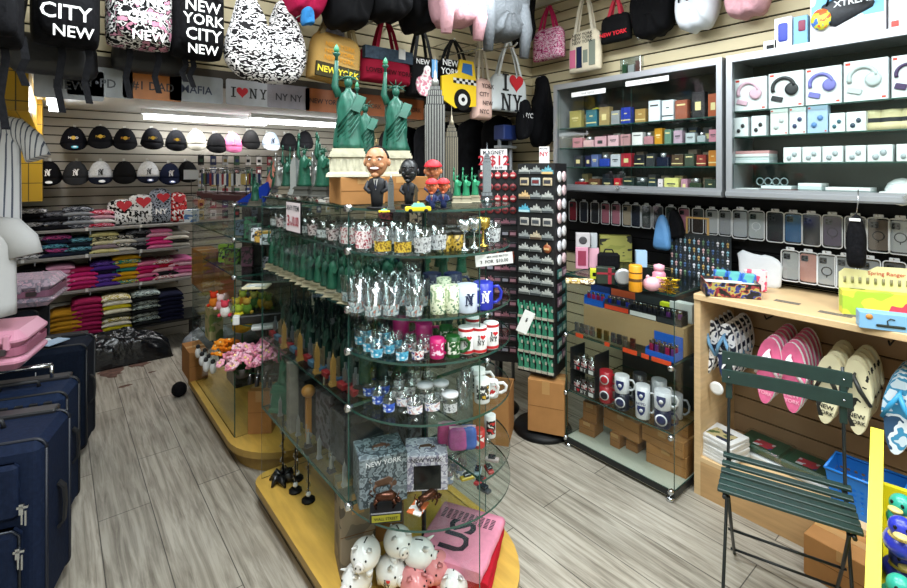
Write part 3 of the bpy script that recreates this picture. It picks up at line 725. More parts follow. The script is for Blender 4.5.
place('suitcase', 'pink hard shell suitcase lying flat on top of other luggage at the left edge', 'suitcase', (-.31, 2.86, .735), hard_case(.44, .30, .17, mat('cf8fa6', .35), 'b06a84'), rz=-.30)
place('suitcase', 'lilac and grey patterned hard shell suitcase lying behind the pink one', 'suitcase', (-.25, 3.84, .784), hard_case(.50, .36, .16, pat(('a99cad', 'c9a9ba', '8d8797', 'b9a6b6'), 22, .35), '9a6a84'), rz=-.24)
place('suitcase', 'dark upright suitcase carrying the lilac patterned one', 'suitcase', (-.30, 3.90, 0), soft_case(.44, .28, .755, '15171d', '0b0c10', pockets=False), rz=-.24)
place('suitcase', 'slate grey hard suitcase standing at the very left edge below the pink one', 'suitcase', (-.56, 2.82, 0), soft_case(.26, .3, .70, '4c5661', '2a3038', pockets=False), rz=-.3)
place('wrapped_bag', 'silver plastic wrapped bag wedged among the suitcases', 'bag', (-.25, 3.25, .62), MB().ell(0, 0, .06, .10, .06, .07, 20, 0, 10).mesh('wb', mat('a9adb4', .18, .6, noise=.5, nscale=20, bump=.8)), rz=-.2)
b = MB()
for i, (x, y, z, c) in enumerate(((-.12,0,0,0),(-.03,.04,.004,1),(.06,.0,.002,2))):
    b.at(x, y, z, rz=i*.5).box(-.06, -.04, 0, .06, .04, .005, c)
place('leaflets', 'blue and white printed tags lying on the tall dark navy suitcase', 'tags', (-.06, 3.5, .647), b.mesh('lf', mat('8fb4d8', .5), mat('e8ecf0', .5), mat('a8c0d8', .5)), rz=-.3)
# ---------------- licence plates along the soffit edge ----------------
def plate(bg, fg, txt=None, logo=False, pm=None, sz=.07):
    b = MB().rbox(-.15, 0, -.075, .15, .0, .075, .012) if False else MB()
    o = []
    for (cx, cz, a0) in ((.138, .063, 0), (-.138, .063, PI/2), (-.138, -.063, PI), (.138, -.063, 1.5*PI)):
        for k in range(4): a = a0+PI/2*k/3; o.append((cx+.012*cos(a), cz+.012*sin(a)))
    b.prism(o, -.002, 0, 0)
    p = [('plate', b.mesh('plate', pm if pm else mat(bg, .45, noise=.08, nscale=20)))]
    c = MB()
    if logo:
        slabI(c, -.105, -.003, 0, .06); heart(c, -.05, -.003, 0, .07, 1); slabN(c, .02, -.003, 0, .06); slabY(c, .085, -.003, 0, .06)
    elif txt: c.text(txt, sz, 0, -.003, -.005, 0, .012)
    c.prism([(x*.97, z*.95) for x, z in o], -.0022, -.0018, 2) if False else None
    p.append(('lettering', c.mesh('lt', mat(fg, .5), mat('c01828', .5))))
    return p
plates = [(70,84,'77797c','2a2c30','NEW',False,'dark grey plate mostly covered by backpack straps, leftmost of the row'),
 (101,82,'8d9194','3a3e44','Y\u2022PD',False,'grey licence plate behind the backpack straps, left of the orange plate'),
 (153,86,'b06a2c','1c1410','#1 DAD',False,'orange licence plate with black letters'),
 (197,89,'9ba0a6','1f2a4a','MAFIA',False,'grey blue licence plate reading MAFIA'),
 (250,93.5,'b4b6be','15151a',None,True,'grey licence plate with a red heart between letters'),
 (289,97,'8f8a94','30303a','NY NY',False,'narrow patterned grey plate right of the heart plate'),
 (325,101,'9a5424','2a1408','NEW YORK',False,'brown novelty plate under the tan tote bag'),
 (368,105,'8c4a20','2a1408','NEW YORK',False,'brown novelty plate between the two big statues'),
 (409,109,'84461e','2a1408','NEW YORK',False,'brown novelty plate behind the grey tower models')]
for i, (px, py, bg, fg, t, lg, nm) in enumerate(plates):
    q = on_y(px, py, 2.625); place('licence_plate', nm, 'licence plate', q, plate(bg, fg, t, lg, sz=.045 if t and len(t) > 6 else .062), group='licence plates hanging on the soffit edge', sc=(.78, 1, .86))

# ---------------- bags and backpacks hanging from the bulkhead ----------------
BH = 2.42
def scale_at(px, y): return y/pray(px, 0).y/FPX      # metres per pixel at that spot
NYFL = pat(('0e0e10', 'e8e6e4', '0e0e10', 'c78aa0'), 34, .7, (1, 1, 1.4)); NYBW = pat(('161416', 'ece9e8', '1a1518', 'dcd8d8'), 24, .7, (1, 1, 2.0))
def backpack(px, ytop, ybot, wpx, y, lines, bm, tm, label, rot=0., tz=.045, straps=((-.06, .28), (.05, .22))):
    s = scale_at(px, y); q = on_y(px, ybot, y); h = (ybot-ytop)*s; w_ = on_y(px+wpx/2, 0, y).x-on_y(px-wpx/2, 0, y).x
    o = sm_out([(-w_/2, .02), (-w_*.42, 0), (w_*.42, 0), (w_/2, .02), (w_*.5, h*.7), (w_*.36, h), (-w_*.36, h), (-w_*.5, h*.7)], 2)
    b = MB(); puff(b, o, .12, 0, edge=.05); parts = [('body', b.mesh('body', bm))]
    b = MB(); o2 = sm_out([(-w_*.40, .02), (w_*.40, .02), (w_*.42, h*.42), (w_*.34, h*.5), (-w_*.34, h*.5), (-w_*.42, h*.42)], 2); b.at(0, -.085, 0); puff(b, o2, .05, 0); parts.append(('front_pocket', b.mesh('pocket', bm)))
    b = MB().tube([(-w_*.38, -.125, h*.52), (-w_*.2, -.13, h*.56), (w_*.2, -.13, h*.56), (w_*.38, -.125, h*.52)], .004); parts.append(('zipper', b.mesh('zip', mat('404248', .4, .5))))
    b = MB()
    for t, tx, tzz, sz, yy in lines: b.text(t, sz, tx, yy, tzz, 0, .012, lh=1.1)
    if lines: parts.append(('lettering', b.mesh('let', tm)))
    for (sx, L) in straps: parts.append(('strap', MB().ribbon([(sx, .01, .05), (sx+.01, -.01, -.03), (sx-.005, 0, -L*.6), (sx+.01, -.005, -L)], .022, .003).mesh('st', BLKF)))
    parts.append(('top_loop', MB().tube([(-.03, .02, h), (-.02, .02, h+.05), (.02, .02, h+.05), (.03, .02, h)], .006).mesh('lp', BLK)))
    return place('backpack', label, 'backpack', q, parts, rot=(0, rot, 0))
backpack(2, -50, 48, 46, 2.2, [], BLKF, WHT, 'plain black bag hanging at the top left corner of the picture', straps=((0, .27), (.05, .12)))
backpack(66, -52, 48, 70, 2.3, [('CITY', .0, .095, .066, -.150), ('NEW', .02, .03, .05, -.148), ('YORK', 0, .23, .06, -.125)], BLKF, mat('e6e6e4', .7), 'black backpack with white city lettering hanging left of the floral one', straps=((-.02, .24), (.06, .20)))
backpack(139, -60, 50, 66, 2.35, [('YORK', .0, .165, .06, -.146), ('CITY', .01, .095, .06, -.152), ('NEW', .02, .030, .05, -.145)], NYFL, mat('f2f0ee', .7), 'backpack with pink floral print and white lettering between two black ones', straps=((-.04, .2), (.06, .17)))
backpack(196, -44, 60, 52, 2.35, [('NEW', 0, .195, .058, -.142), ('YORK', 0, .138, .056, -.148), ('CITY', 0, .076, .062, -.152), ('NEW', 0, .018, .05, -.142)], BLKF, mat('efefed', .7), 'black backpack with four rows of bold white letters', straps=((-.05, .10), (-.02, .12)))
for px, py, w_, nm in ((40, 62, .2, 'black bag bundled behind the leftmost backpacks, showing under them'), (75, 68, .16, 'small black bag showing below the white lettered backpack'), (150, 62, .3, 'dark bag hanging behind the floral backpack')):
    q = on_y(px, py+12, 2.55); b = MB(); puff(b, sm_out([(-w_/2, 0), (w_/2, 0), (w_*.45, .16), (-w_*.45, .16)], 2), .05, 0, edge=.03)
    c = MB().tube([(-w_*.3, 0, .14), (-w_*.2, .02, .3), (w_*.2, .02, .3), (w_*.3, 0, .14)], .006)
    place('bag', nm, 'bag', q, [('body', b.mesh('bd', mat('141417', .5, bump=.5, nscale=20))), ('strap', c.mesh('st', BLK))])

def tote(name, px, ytop, ybot, wpx, y, bm, label, handles, hm, extra=None, shape=None, depth=.06, yh=None, rz=0., pos=None, s=None, cat='bag', back=.02, tilt=0.):
    """bag hanging flat: body from ytop to ybot (pixels at distance y)"""
    s = s or scale_at(px, y); q = pos or on_y(px, ybot, y); h = (ybot-ytop)*s; w_ = wpx*s if pos else (on_y(px+wpx/2, 0, y).x-on_y(px-wpx/2, 0, y).x)*.95
    o = sm_out([(a*w_, b_*h) for a, b_ in (shape or [(-.5, .03), (-.46, 0), (.46, 0), (.5, .03), (.47, 1), (-.47, 1)])], 2 if shape is None else 2)
    b = MB(); puff(b, o, depth, 0, edge=back); parts = [('body', b.mesh('body', bm))]
    for (xa, xb, hh) in handles:
        off = 0 if name != 'x' else 0
        for yy in (-depth*.6, back*.8):
            parts.append(('handle', MB().ribbon([(xa*w_, yy, h*.9), (xa*w_*.8+xb*w_*.2, yy*.7, h+hh*s*.5), ((xa+xb)/2*w_-.008, yy*.2, h+hh*s), ((xa+xb)/2*w_+.008, yy*.2, h+hh*s), (xb*w_*.8+xa*w_*.2, yy*.7, h+hh*s*.5), (xb*w_, yy, h*.9)], .022, .004, 0, side=(.0, .0, 1) if False else (1, 0, 0)).mesh('hd', hm)))
    if extra: parts += extra(w_, h, -depth-.002)
    if handles and pos is None: place('bag_hook', 'thin metal wall hook carrying a bag on the bulkhead', 'hook', (q.x, y, q.z+h+handles[0][2]*s-.004), MB().tube([(0, 2.665-y, 0), (0, -.01, 0), (0, -.016, .012)], .003, 6).mesh('hk', CHROME), group='thin bag hooks on the bulkhead')
    return place(name, label, cat, q, parts, rot=(0, tilt, rz))
def L(nm, *tx, m='f0f0f0', bold=.012, m2=None):
    def f(w_, h, y):
        b = MB()
        for t, cx, cz, sz, *r in tx: b.text(t, sz*w_, cx*w_, y, cz*h, 0, bold, th=.002)
        return [(nm, b.mesh('lt', mat(m, .7)))]
    return f
# shoulder tote with letter print
def nyx(w_, h, y):
    b = MB(); b.text('NEW YORK', w_*.13, 0, y-.03, h*.36, 0, .03); 
    c = MB().tube([(-w_*.36, .0, h*.6), (-w_*.30, 0, h*1.1), (-w_*.12, .01, h*1.55), (w_*.03, .01, h*1.7)], [.03, .022, .016, .012], 8).tube([(w_*.34, .0, h*.6), (w_*.26, 0, h*1.1), (w_*.1, .01, h*1.55), (w_*.0, .01, h*1.7)], [.03, .022, .016, .012], 8)
    return [('lettering', b.mesh('lt', mat('f4f2f2', .7)))]
tote('shoulder_bag', 266, -2, 84, 90, 2.3, NYBW, 'black and white letter print hobo bag hanging left of the tan tote', [], BLK, nyx, [(-.5, .33), (-.42, .1), (-.2, 0), (.25, 0), (.44, .12), (.5, .40), (.38, .75), (.24, 1), (.10, 1), (.12, .74), (0, .62), (-.12, .68), (-.17, 1), (-.32, 1), (-.38, .72)], .08)
TAN = pat(('a58d5c', 'b89a5e', '8f7648', 'c08a34'), 9, .8, (1, 1, 9), 'z')
def tanx(w_, h, y):
    b = MB(); b.text('NEW YORK', w_*.15, .0, y-.006, h*.20, 1, .03)
    c = MB().box(-w_*.42, y-.004, h*.06, w_*.42, y+.01, h*.33, 0); c2 = MB()
    for k in range(3): c2.text('NEW YORK', w_*.11, 0, y-.004, h*(.44+.13*k), 0, .02)
    return [('dark_band', c.mesh('b', mat('3a3524', .8))), ('lettering', b.mesh('lt', mat('d8c030', .7), mat('ddc63c', .7))), ('small_lettering', c2.mesh('l2', mat('c98a2c', .7)))]
tote('tote_bag', 332, 34, 84, 54, 2.35, TAN, 'tan striped tote bag with yellow lettering on a dark band', [(-.33, .33, 34)], mat('8b7a58', .8), tanx, tilt=.10)
def marx(w_, h, y):
    b = MB().box(-w_*.46, y-.003, h*.62, w_*.46, y+.03, h*.97, 0); t = MB(); t.text('LOVES NEW YORK', w_*.105, 0, y-.004, h*.30, 0, .02)
    g = MB().box(w_*.17, y-.005, h*.72, w_*.30, y-.003, h*1.02)
    return [('denim_band', b.mesh('b', mat('3d4a58', .85, noise=.3, nscale=50))), ('lettering', t.mesh('t', mat('3a0c14', .7))), ('price_tag', g.mesh('g', WHT))]
tote('tote_bag', 384, 50, 84, 54, 2.4, mat('8c1830', .8), 'maroon tote bag with grey denim top band and red handles', [(-.2, .22, 34)], mat('8c1830', .7), marx)
def flx(w_, h, y):
    b = MB().text('NEW', w_*.2, -.1*w_, y, h*.85, 0, .02); c = MB(); o = [(-.3, .05), (.2, .0), (.35, .4), (.1, .5), (.2, .75), (-.05, .8), (-.1, .5), (-.35, .45)]
    c.prism([(x*w_, z*h) for x, z in sm_out(o, 2)], y-.002, y+.01); d = MB().box(w_*.2, y-.003, h*.5, w_*.4, y, h*.95)
    return [('lettering', b.mesh('l', WHT)), ('figure_print', c.mesh('p', pat(('d58a9c', 'e8e0e0', 'd58a9c'), 30))), ('blue_print', d.mesh('d', mat('6a9fd0', .7)))]
tote('tote_bag', 420, 58, 98, 30, 2.45, mat('0f0f11', .8), 'black tote bag with pink figure and light blue print', [(-.3, .3, 34)], BLK, flx)
# taxi bag: the cab is printed on it as a raised applique
def taxix(w_, h, y):
    out = []
    b = MB(); b.text('NEW\nYORK', w_*.19, -w_*.25, y, h*.80, 0, .02); out.append(('lettering', b.mesh('l', WHT)))
    b = MB(); b.prism([(x*w_, z*h) for x, z in [(-.5, .62), (-.05, .72), (.02, .98), (.42, .98), (.5, .6), (.5, .12), (-.12, .05), (-.5, .2)]], y-.004, y+.01, 0)
    out.append(('taxi_body', b.mesh('t', mat('e8c21c', .6))))
    b = MB(); b.prism([(x*w_, z*h) for x, z in [(.06, .74), (.10, .92), (.36, .92), (.38, .70)]], y-.006, y-.003); out.append(('taxi_window', b.mesh('w', mat('2f6fb8', .5))))
    b = MB()
    for i in range(8):
        for j in range(2): b.box(w_*(-.18+i*.085), y-.006, h*(.52+j*.05), w_*(-.18+i*.085+.085), y-.003, h*(.57+j*.05), (i+j) % 2)
    out.append(('checker_stripe', b.mesh('c', BLK, WHT)))
    b = MB().at(w_*.08, y-.003, h*.22, rx=PI/2).lathe([(w_*.24, 0), (w_*.24, .006)], 24, 0).lathe([(w_*.13, .006), (w_*.13, .009)], 20, 1).lathe([(w_*.05, .009), (w_*.05, .012)], 14, 0); out.append(('taxi_wheel', b.mesh('wh', BLK, WHT)))
    return out
tote('tote_bag', 453, 60, 112, 36, 2.45, mat('0c0c0e', .8), 'black tote bag with a yellow checker taxi on it', [(-.3, .3, 20)], BLK, taxix)
def pkx(w_, h, y):
    c = MB()
    for k in range(4): c.text(('NYC', 'NEW', 'CITY', 'YORK')[k], w_*.26, (k % 2-.5)*.2*w_, y, h*(.18+.2*k), 0, .01)
    return [('dark_print', c.mesh('c', mat('3a2a2c', .7)))]
tote('tote_bag', 480, 78, 120, 18, 2.45, mat('dcb8ac', .85, noise=.06), 'narrow pale pink tote bag with long cream handles', [(-.32, .32, 36)], mat('cfc7b8', .8), pkx)
def ihx(w_, h, y):
    b = MB(); iheartny(b, 0, y-.002, h*.5, w_*.78, 0, 1); return [('heart_lettering', b.mesh('l', mat('14161a', .6), mat('c4202c', .6)))]
tote('tote_bag', 508.5, 75, 112, 38, 2.42, mat('d3dadd', .8), 'white tote bag with black letters and a red heart', [(-.32, .32, 34)], mat('c8cccb', .8), ihx, depth=.03)

# ---------------- clothes hanging along the top ----------------
def garment(name, px, ytop, ybot, wpx, y, m, label, depth=.12, pos=None, s=None, rz=0, extra=None, seed=0, shape=None, back=.05):
    s = s or scale_at(px, y); q = pos or on_y(px, ybot, y); h = (ybot-ytop)*s; w_ = wpx*s if pos else on_y(px+wpx/2, 0, y).x-on_y(px-wpx/2, 0, y).x; r = random.Random(seed+int(px))
    shape = shape or [(-.3, .02), (-.1, -.0), (.25, .04), (.42, .1), (.5, .5), (.44, 1), (-.44, 1), (-.5, .45), (-.42, .12)]
    o = sm_out([(a*w_, b_*h) for a, b_ in shape], 2)
    b = MB(); n = len(o); cx = sum(p[0] for p in o)/n; cz = sum(p[1] for p in o)/n; ph = r.uniform(0, 6)
    rs = []
    for k, yy in ((1, back), (1.0, -depth*.05), (.97, -depth*.4), (.9, -depth*.75), (.75, -depth), (.5, -depth*.92), (.25, -depth)):
        rs.append([(cx+(x-cx)*k, yy-.012*k*sin(x*70+ph+z*20), cz+(z-cz)*k+.004*sin(x*90+ph)) for x, z in o])
    b.loft(rs, 0, True)
    parts = [('cloth', b.mesh('cl', m))]
    if extra: parts += extra(w_, h, -depth)
    if pos is None and ytop > 0: parts.append(('hanger_hook', MB().tube([(0, 2.665-y, h-.01), (0, 0, h-.01)], .003, 6).mesh('hh', CHROME)))
    return place(name, label, 'clothing', q, parts, rz=rz)
BLACKC = mat('0b0b0d', .9, bump=.6, nscale=14); GREYC = mat('5f6367', .9, noise=.10, nscale=70, bump=.5); PINKC = mat('cf9fa8', .9, noise=.06, nscale=60, bump=.5)
def cuffs(cols):
    def f(w_, h, y):
        out = []
        for sx in cols: out.append(('sleeve', MB().tube([(sx*w_, y*.7, h*.5), (sx*w_*1.1, y*.9, h*.15), (sx*w_*1.05, y*.8, -h*.22)], [.045, .04, .028], 10).mesh('sl', GREYC if cols[0] == -.37 else PINKC)))
        return out
    return f
garment('hooded_shirt', 452, -30, 28, 40, 2.0, PINKC, 'pale pink folded sweatshirt hanging left of the grey one', extra=cuffs((-.40, .34)))
garment('hooded_shirt', 497, -30, 42, 50, 2.1, GREYC, 'light grey folded sweatshirt hanging at the top centre', extra=cuffs((-.37, .30)))
for i, (px, yb, wp, y, nm) in enumerate(((346, 30, 44, 2.2, 'left'), (385, 22, 44, 2.15, 'middle'), (418, 34, 36, 2.2, 'right'))):
    garment('black_garment', px, -40, yb, wp, y, BLACKC, 'black garment hanging at the top, %s of three in a row' % nm)
garment('black_garment', 524, -20, 48, 14, 2.35, BLACKC, 'black garment peeking out right of the grey sweatshirt', .06)
garment('cloth', 302, -30, 20, 40, 2.25, mat('8c1238', .85, bump=.4, nscale=12), 'crimson cloth hanging above the hobo bag')
garment('cloth', 308, 8, 26, 12, 2.1, mat('2a6aa0', .8), 'small bright blue cloth tucked beside the tan tote', .03, back=.02)
garment('shirt', 333, 14, 44, 22, 2.52, mat('8c90a0', .85, noise=.4, nscale=40), 'grey blue garment showing behind the tan tote handles', .03, back=.02)
for px, w_ in ((437, 34), (475, 20)): pass
garment('black_jacket', 541, 75, 148, 20, 2.45, mat('0c0c0f', .85, bump=.6, nscale=16), 'black jacket hanging left of the glass wall cabinet', .06, shape=[(-.3, 0), (.4, .02), (.5, .5), (.25, 1), (-.05, 1), (-.3, .6), (-.5, .2)], back=.03)
garment('black_scarf', 524, 100, 140, 12, 2.40, mat('0e0e11', .85), 'black scarf with white lettering hanging beside the heart tote', .04, extra=L('lettering', ('NYC', 0, .6, .4), m='d8d8d8'), back=.02)
# garment rail arms
for px, py, dy in ((330, 6, 0), (381, 18, 0), (428, 16, 0), (485, 48, 0), (515, 46, 0)):
    q = on_y(px, py, 2.2); place('rail_arm', 'metal display arm on the bulkhead carrying hanging goods', 'hook', q, MB().tube([(0, .46, .03), (0, 0, 0), (0, -.02, .02)], .007, 8).mesh('arm', CHROME), group='display arms on the bulkhead')
# step ladder behind
q = on_y(503, 172, 2.58); b = MB(); s = scale_at(503, 2.58)
b1 = MB().tube([(-.09, 0, -1.55), (-.055, .0, .36)], .014).mesh('r', ALU); b2 = MB().tube([(.09, 0, -1.55), (.055, 0, .36)], .014).mesh('r', ALU)
place('step_ladder', 'aluminium step ladder with a blue top standing behind the magnet racks', 'ladder', (q.x, q.y-.02, 1.56), [('rail', b1), ('rail', b2)]+[('step', MB().rbox(-.085+.0*k, -.04, z, .085, .03, z+.02, .004).mesh('s', ALU)) for k, z in enumerate((-1.2, -.9, -.6, -.3, 0.0, .2))]+[('top_cap', MB().rbox(-.07, -.06, .26, .07, .05, .37, .01).mesh('tc', mat('1c2f66', .5)))])

# ---------------- goods hanging high on the right wall ----------------
XB = 2.86
def wpos(px, py, x=XB): return on_x(px, py, x)
def wscale(px, x=XB): return x/pray(px, 0).x/FPX
def wtote(px, *a, **k):
    x = k.pop('x', XB); ytop, ybot, wpx, bm, label, handles, hm = a[:7]
    r = pray(px, 0); w_m = abs((on_x(px-wpx/2, 0, x)-on_x(px+wpx/2, 0, x)).y); s = wscale(px, x)
    return tote(k.pop('name', 'tote_bag'), px, ytop, ybot, w_m/s, 0, bm, label, handles, hm, pos=on_x(px, ybot, x), s=s, rz=RW, **k)
def wgar(px, ytop, ybot, wpx, m, label, x=XB, name='garment', **k):
    w_m = abs((on_x(px-wpx/2, 0, x)-on_x(px+wpx/2, 0, x)).y); s = wscale(px, x)
    return garment(name, px, ytop, ybot, w_m/s, 0, m, label, pos=on_x(px, ybot, x), s=s, rz=RW, **k)
wtote(549, 28, 60, 30, pat(('a02860', 'e8c8d4', 'c84a84', 'e8c8d4'), 30, .7, (1, 1, 2)), 'small pink letter print bag hanging on the right wall slats', [(-.25, .25, 22)], mat('c02a5c', .7), depth=.05)
def crx(w_, h, y):
    b = MB().box(-w_*.40, y, h*.12, -w_*.22, y+.01, h*.55, 0).box(-w_*.19, y, h*.10, -w_*.02, y+.01, h*.6, 1).box(.02*w_, y, h*.2, w_*.16, y+.01, h*.5, 2).box(w_*.2, y, h*.12, w_*.38, y+.01, h*.7, 2)
    for k in range(3): b.text('NEW YORK', w_*.12, 0, y, h*(.70+.09*k), 3, .01)
    return [('print', b.mesh('p', mat('c86a88', .8), mat('1c2440', .8), mat('7c8478', .8), mat('34322e', .8)))]
wtote(585, 30, 72, 32, mat('d8cdb4', .85, noise=.06), 'cream canvas tote with coloured picture print on the right wall', [(-.28, .28, 40)], mat('d8d0bc', .85), extra=crx, depth=.03)
wtote(616, 14, 42, 30, mat('101012', .8), 'black tote with red lettering on the right wall', [(-.2, .2, 16)], mat('c83a4c', .7), extra=L('lettering', ('NEW YORK', 0, .28, .17), m='d8303c', bold=.03), depth=.03)
wgar(652, -30, 38, 42, BLACKC, 'black t shirt with small white red print hanging on the right wall', depth=.06, extra=L('print', ('NYC', -.05, .62, .2), m='d9c8c8'))
wgar(697, -30, 31, 40, mat('d5dae0', .85, bump=.5, nscale=12), 'white shirt hanging on the right wall above the cabinets', depth=.08, extra=L('lettering', ('NY', -.05, .55, .4), m='20242c'))
wgar(748, -25, 17, 44, PINKC, 'pale pink shirt hanging on the right wall, rightmost garment', depth=.08)
for px, py in ((549, 8), (585, -8), (640, 40), (616, 2)):
    place('slatwall_hook', 'metal hook on the right slatwall holding a bag or shirt', 'hook', on_x(px, py, 2.86), MB().tube([(0, .125, .0), (0, -.02, 0), (0, -.03, .012)], .003, 6).mesh('hk', CHROME), rz=RW, group='hooks on the right slatwall')

# dark hanging clothes on the right wall under the soffit
for i, (y, z, w_, h, c, nm) in enumerate(((2.95, 1.30, .30, .66, '101013', 'black coat nearest the corner'), (3.28, 1.35, .30, .6, '1a1c22', 'charcoal coat second from the corner'), (3.62, 1.30, .32, .66, '0e0e12', 'black coat third from the corner'), (3.96, 1.4, .30, .55, '24262c', 'dark grey coat fourth from the corner'), (4.3, 1.32, .3, .62, '131318', 'black coat fifth from the corner'), (4.64, 1.36, .3, .58, '2a2024', 'dark brown coat next to the back wall'))):
    h = 2.06-z; b = MB(); o = sm_out([(-w_/2, 0), (w_/2, 0), (w_*.46, h*.6), (w_*.5, h*.93), (w_*.15, h), (-w_*.15, h), (-w_*.5, h*.93), (-w_*.46, h*.6)], 1); puff(b, o, .10, 0, edge=.03)
    place('dark_coat', nm+' hanging under the soffit on the right wall', 'coat', (2.90, y, z), [('coat_body', b.mesh('b', mat(c, .85, noise=.4, nscale=12, bump=.5))), ('hanger', MB().tube([(0, 0, h-.02), (0, 0, h+.05), (0, .08, h+.06)], .004, 6).mesh('h', CHROME))], rz=RW)
for i, (y, z, c, nm) in enumerate(((3.0, .95, 'a8a49c', 'pale grey'), (3.3, .95, '4a2c30', 'wine red'), (3.6, .95, '2c3a4a', 'slate blue'), (3.9, .95, 'b8a890', 'beige'), (4.2, .95, '3a3c40', 'dark grey'), (4.5, .95, '8a3a44', 'red'))):
    place('souvenir_box', nm+' stock carton on the right wall shelf below the dark coats', 'box', (2.72, y, z), MB().rbox(-.12, 0, 0, .12, .24, .26, .004, 0, 1).mesh('b', pat((c, c, '1c1c20', c), 14, .5)), rz=RW)
place('wall_shelf', 'long dark shelf on the right wall below the hanging coats', 'shelf', (2.68, 4.75, .925), [('board', MB().box(0, 0, 0, 2.0, .315, .024).mesh('b', DARKG))], rz=RW, sc=1)
# ---------------- souvenir shapes ----------------
def liberty(h, lod=2, body=None, ped=None, pedh=.21, simple=False):
    body = body or VERDI; ped = ped or STONE
    sg = 28 if lod == 2 else 9; b = MB(); pz = pedh; k = 1-pz
    prof = [(0, .150), (.04, .145), (.14, .125), (.26, .118), (.38, .112), (.46, .105), (.52, .085), (.555, .04), (.58, .028), (.60, .028)]
    rings = []
    for t, r_ in prof:
        ring = []
        for j in range(sg):
            a = 2*PI*j/sg; f = 1+(.12*sin(a*8+t*9)+.09*sin(a*5-t*14) if lod == 2 and t < .5 else (.08*sin(a*4+t*6) if t < .5 else 0))
            ring.append((r_*1.0*f*cos(a)*h*k*.92, r_*.85*f*sin(a)*h*k*.98, (pz+t*k)*h))
        rings.append(ring)
    b.loft(rings, 0, True)
    Z = lambda t: (pz+t*k)*h
    H = h*k
    b.ell(0, -.004*h, Z(.635), .040*H, .044*H, .055*H, 12 if lod == 2 else 6, 0, 8 if lod == 2 else 4)
    # raised right arm, on the viewer's left
    b.tube([(-.085*H, 0, Z(.50)), (-.125*H, -.01*H, Z(.60)), (-.115*H, -.01*H, Z(.72)), (-.11*H, -.01*H, Z(.84))], [.04*H, .036*H, .024*H, .018*H], 10 if lod == 2 else 5)
    # left arm
    b.tube([(.085*H, 0, Z(.50)), (.13*H, -.02*H, Z(.40)), (.09*H, -.10*H, Z(.36))], [.038*H, .036*H, .024*H], 8 if lod == 2 else 5)
    if lod == 2:
        for q in range(5): # toga folds crossing the body
            b.tube([(.10*H, -.06*H, Z(.46-.05*q)), (.02*H, -.118*H, Z(.36-.06*q)), (-.10*H, -.07*H, Z(.20-.045*q))], .010*H, 5)
    c = MB(); n = 7 if lod == 2 else 5
    c.at(0, -.0*h, Z(.675), rx=-.25).lathe([(.042*H, -.008*H), (.052*H, 0), (.042*H, .012*H)], 12 if lod == 2 else 6, 0, cap=False)
    for i in range(n):
        a = -PI*.12+ (PI*1.24)*i/(n-1); c.tube([(.045*H*cos(a), 0, .045*H*abs(sin(a))*.8), (.115*H*cos(a), -.01*H, .115*H*sin(a)*.85)], [.008*H, .001*H], 4)
    t = MB().at(-.11*H, -.01*H, 0).lathe([(.012*H, Z(.83)), (.016*H, Z(.88)), (.034*H, Z(.90)), (.034*H, Z(.915)), (.02*H, Z(.92))], 10 if lod == 2 else 6)
    t.lathe([(.018*H, Z(.92)), (.028*H, Z(.945)), (.016*H, Z(.98)), (.002*H, Z(1.0))], 8 if lod == 2 else 5, 1)
    tb = MB().at(.10*H, -.115*H, Z(.42), rx=-.25, ry=.35, rz=-.3).box(-.045*H, -.012*H, -.08*H, .045*H, .012*H, .08*H)
    p = MB(); s = h*.155
    for (z0, z1, w0, w1) in ((0, .10, 1.0, .98), (.10, .16, .98, .90), (.16, .7, .84, .74), (.7, .80, .86, .86), (.80, .9, .80, .80), (.9, 1, .74, .74)):
        p.loft([[(-s*w0, -s*w0, z0*pz*h), (s*w0, -s*w0, z0*pz*h), (s*w0, s*w0, z0*pz*h), (-s*w0, s*w0, z0*pz*h)], [(-s*w1, -s*w1, z1*pz*h), (s*w1, -s*w1, z1*pz*h), (s*w1, s*w1, z1*pz*h), (-s*w1, s*w1, z1*pz*h)]], 0, False)
    if lod == 2:
        for i in range(5):
            for (dx, dy) in ((1, 0), (0, 1)):
                xx = (-.6+.3*i)*s
                if dx: p.box(xx-.05*s, -s*.86, .25*pz*h, xx+.05*s, -s*.78, .62*pz*h)
                else: p.box(-s*.86, xx-.05*s, .25*pz*h, -s*.78, xx+.05*s, .62*pz*h)
    if simple:
        o = len(b.v)
        for q, mi in ((c, 0), (t, 0), (tb, 0), (p, 1)): b.M = Matrix.Identity(4); b.add(q.v, q.f, mi)
        return b.mesh('figurine', body, ped, fix=True)
    return [('robed_figure', b.mesh('fig', body)), ('crown', c.mesh('cr', body)), ('torch', t.mesh('to', body, mat('3a8a66', .4))), ('tablet', tb.mesh('tab', body)), ('pedestal', p.mesh('ped', ped))]
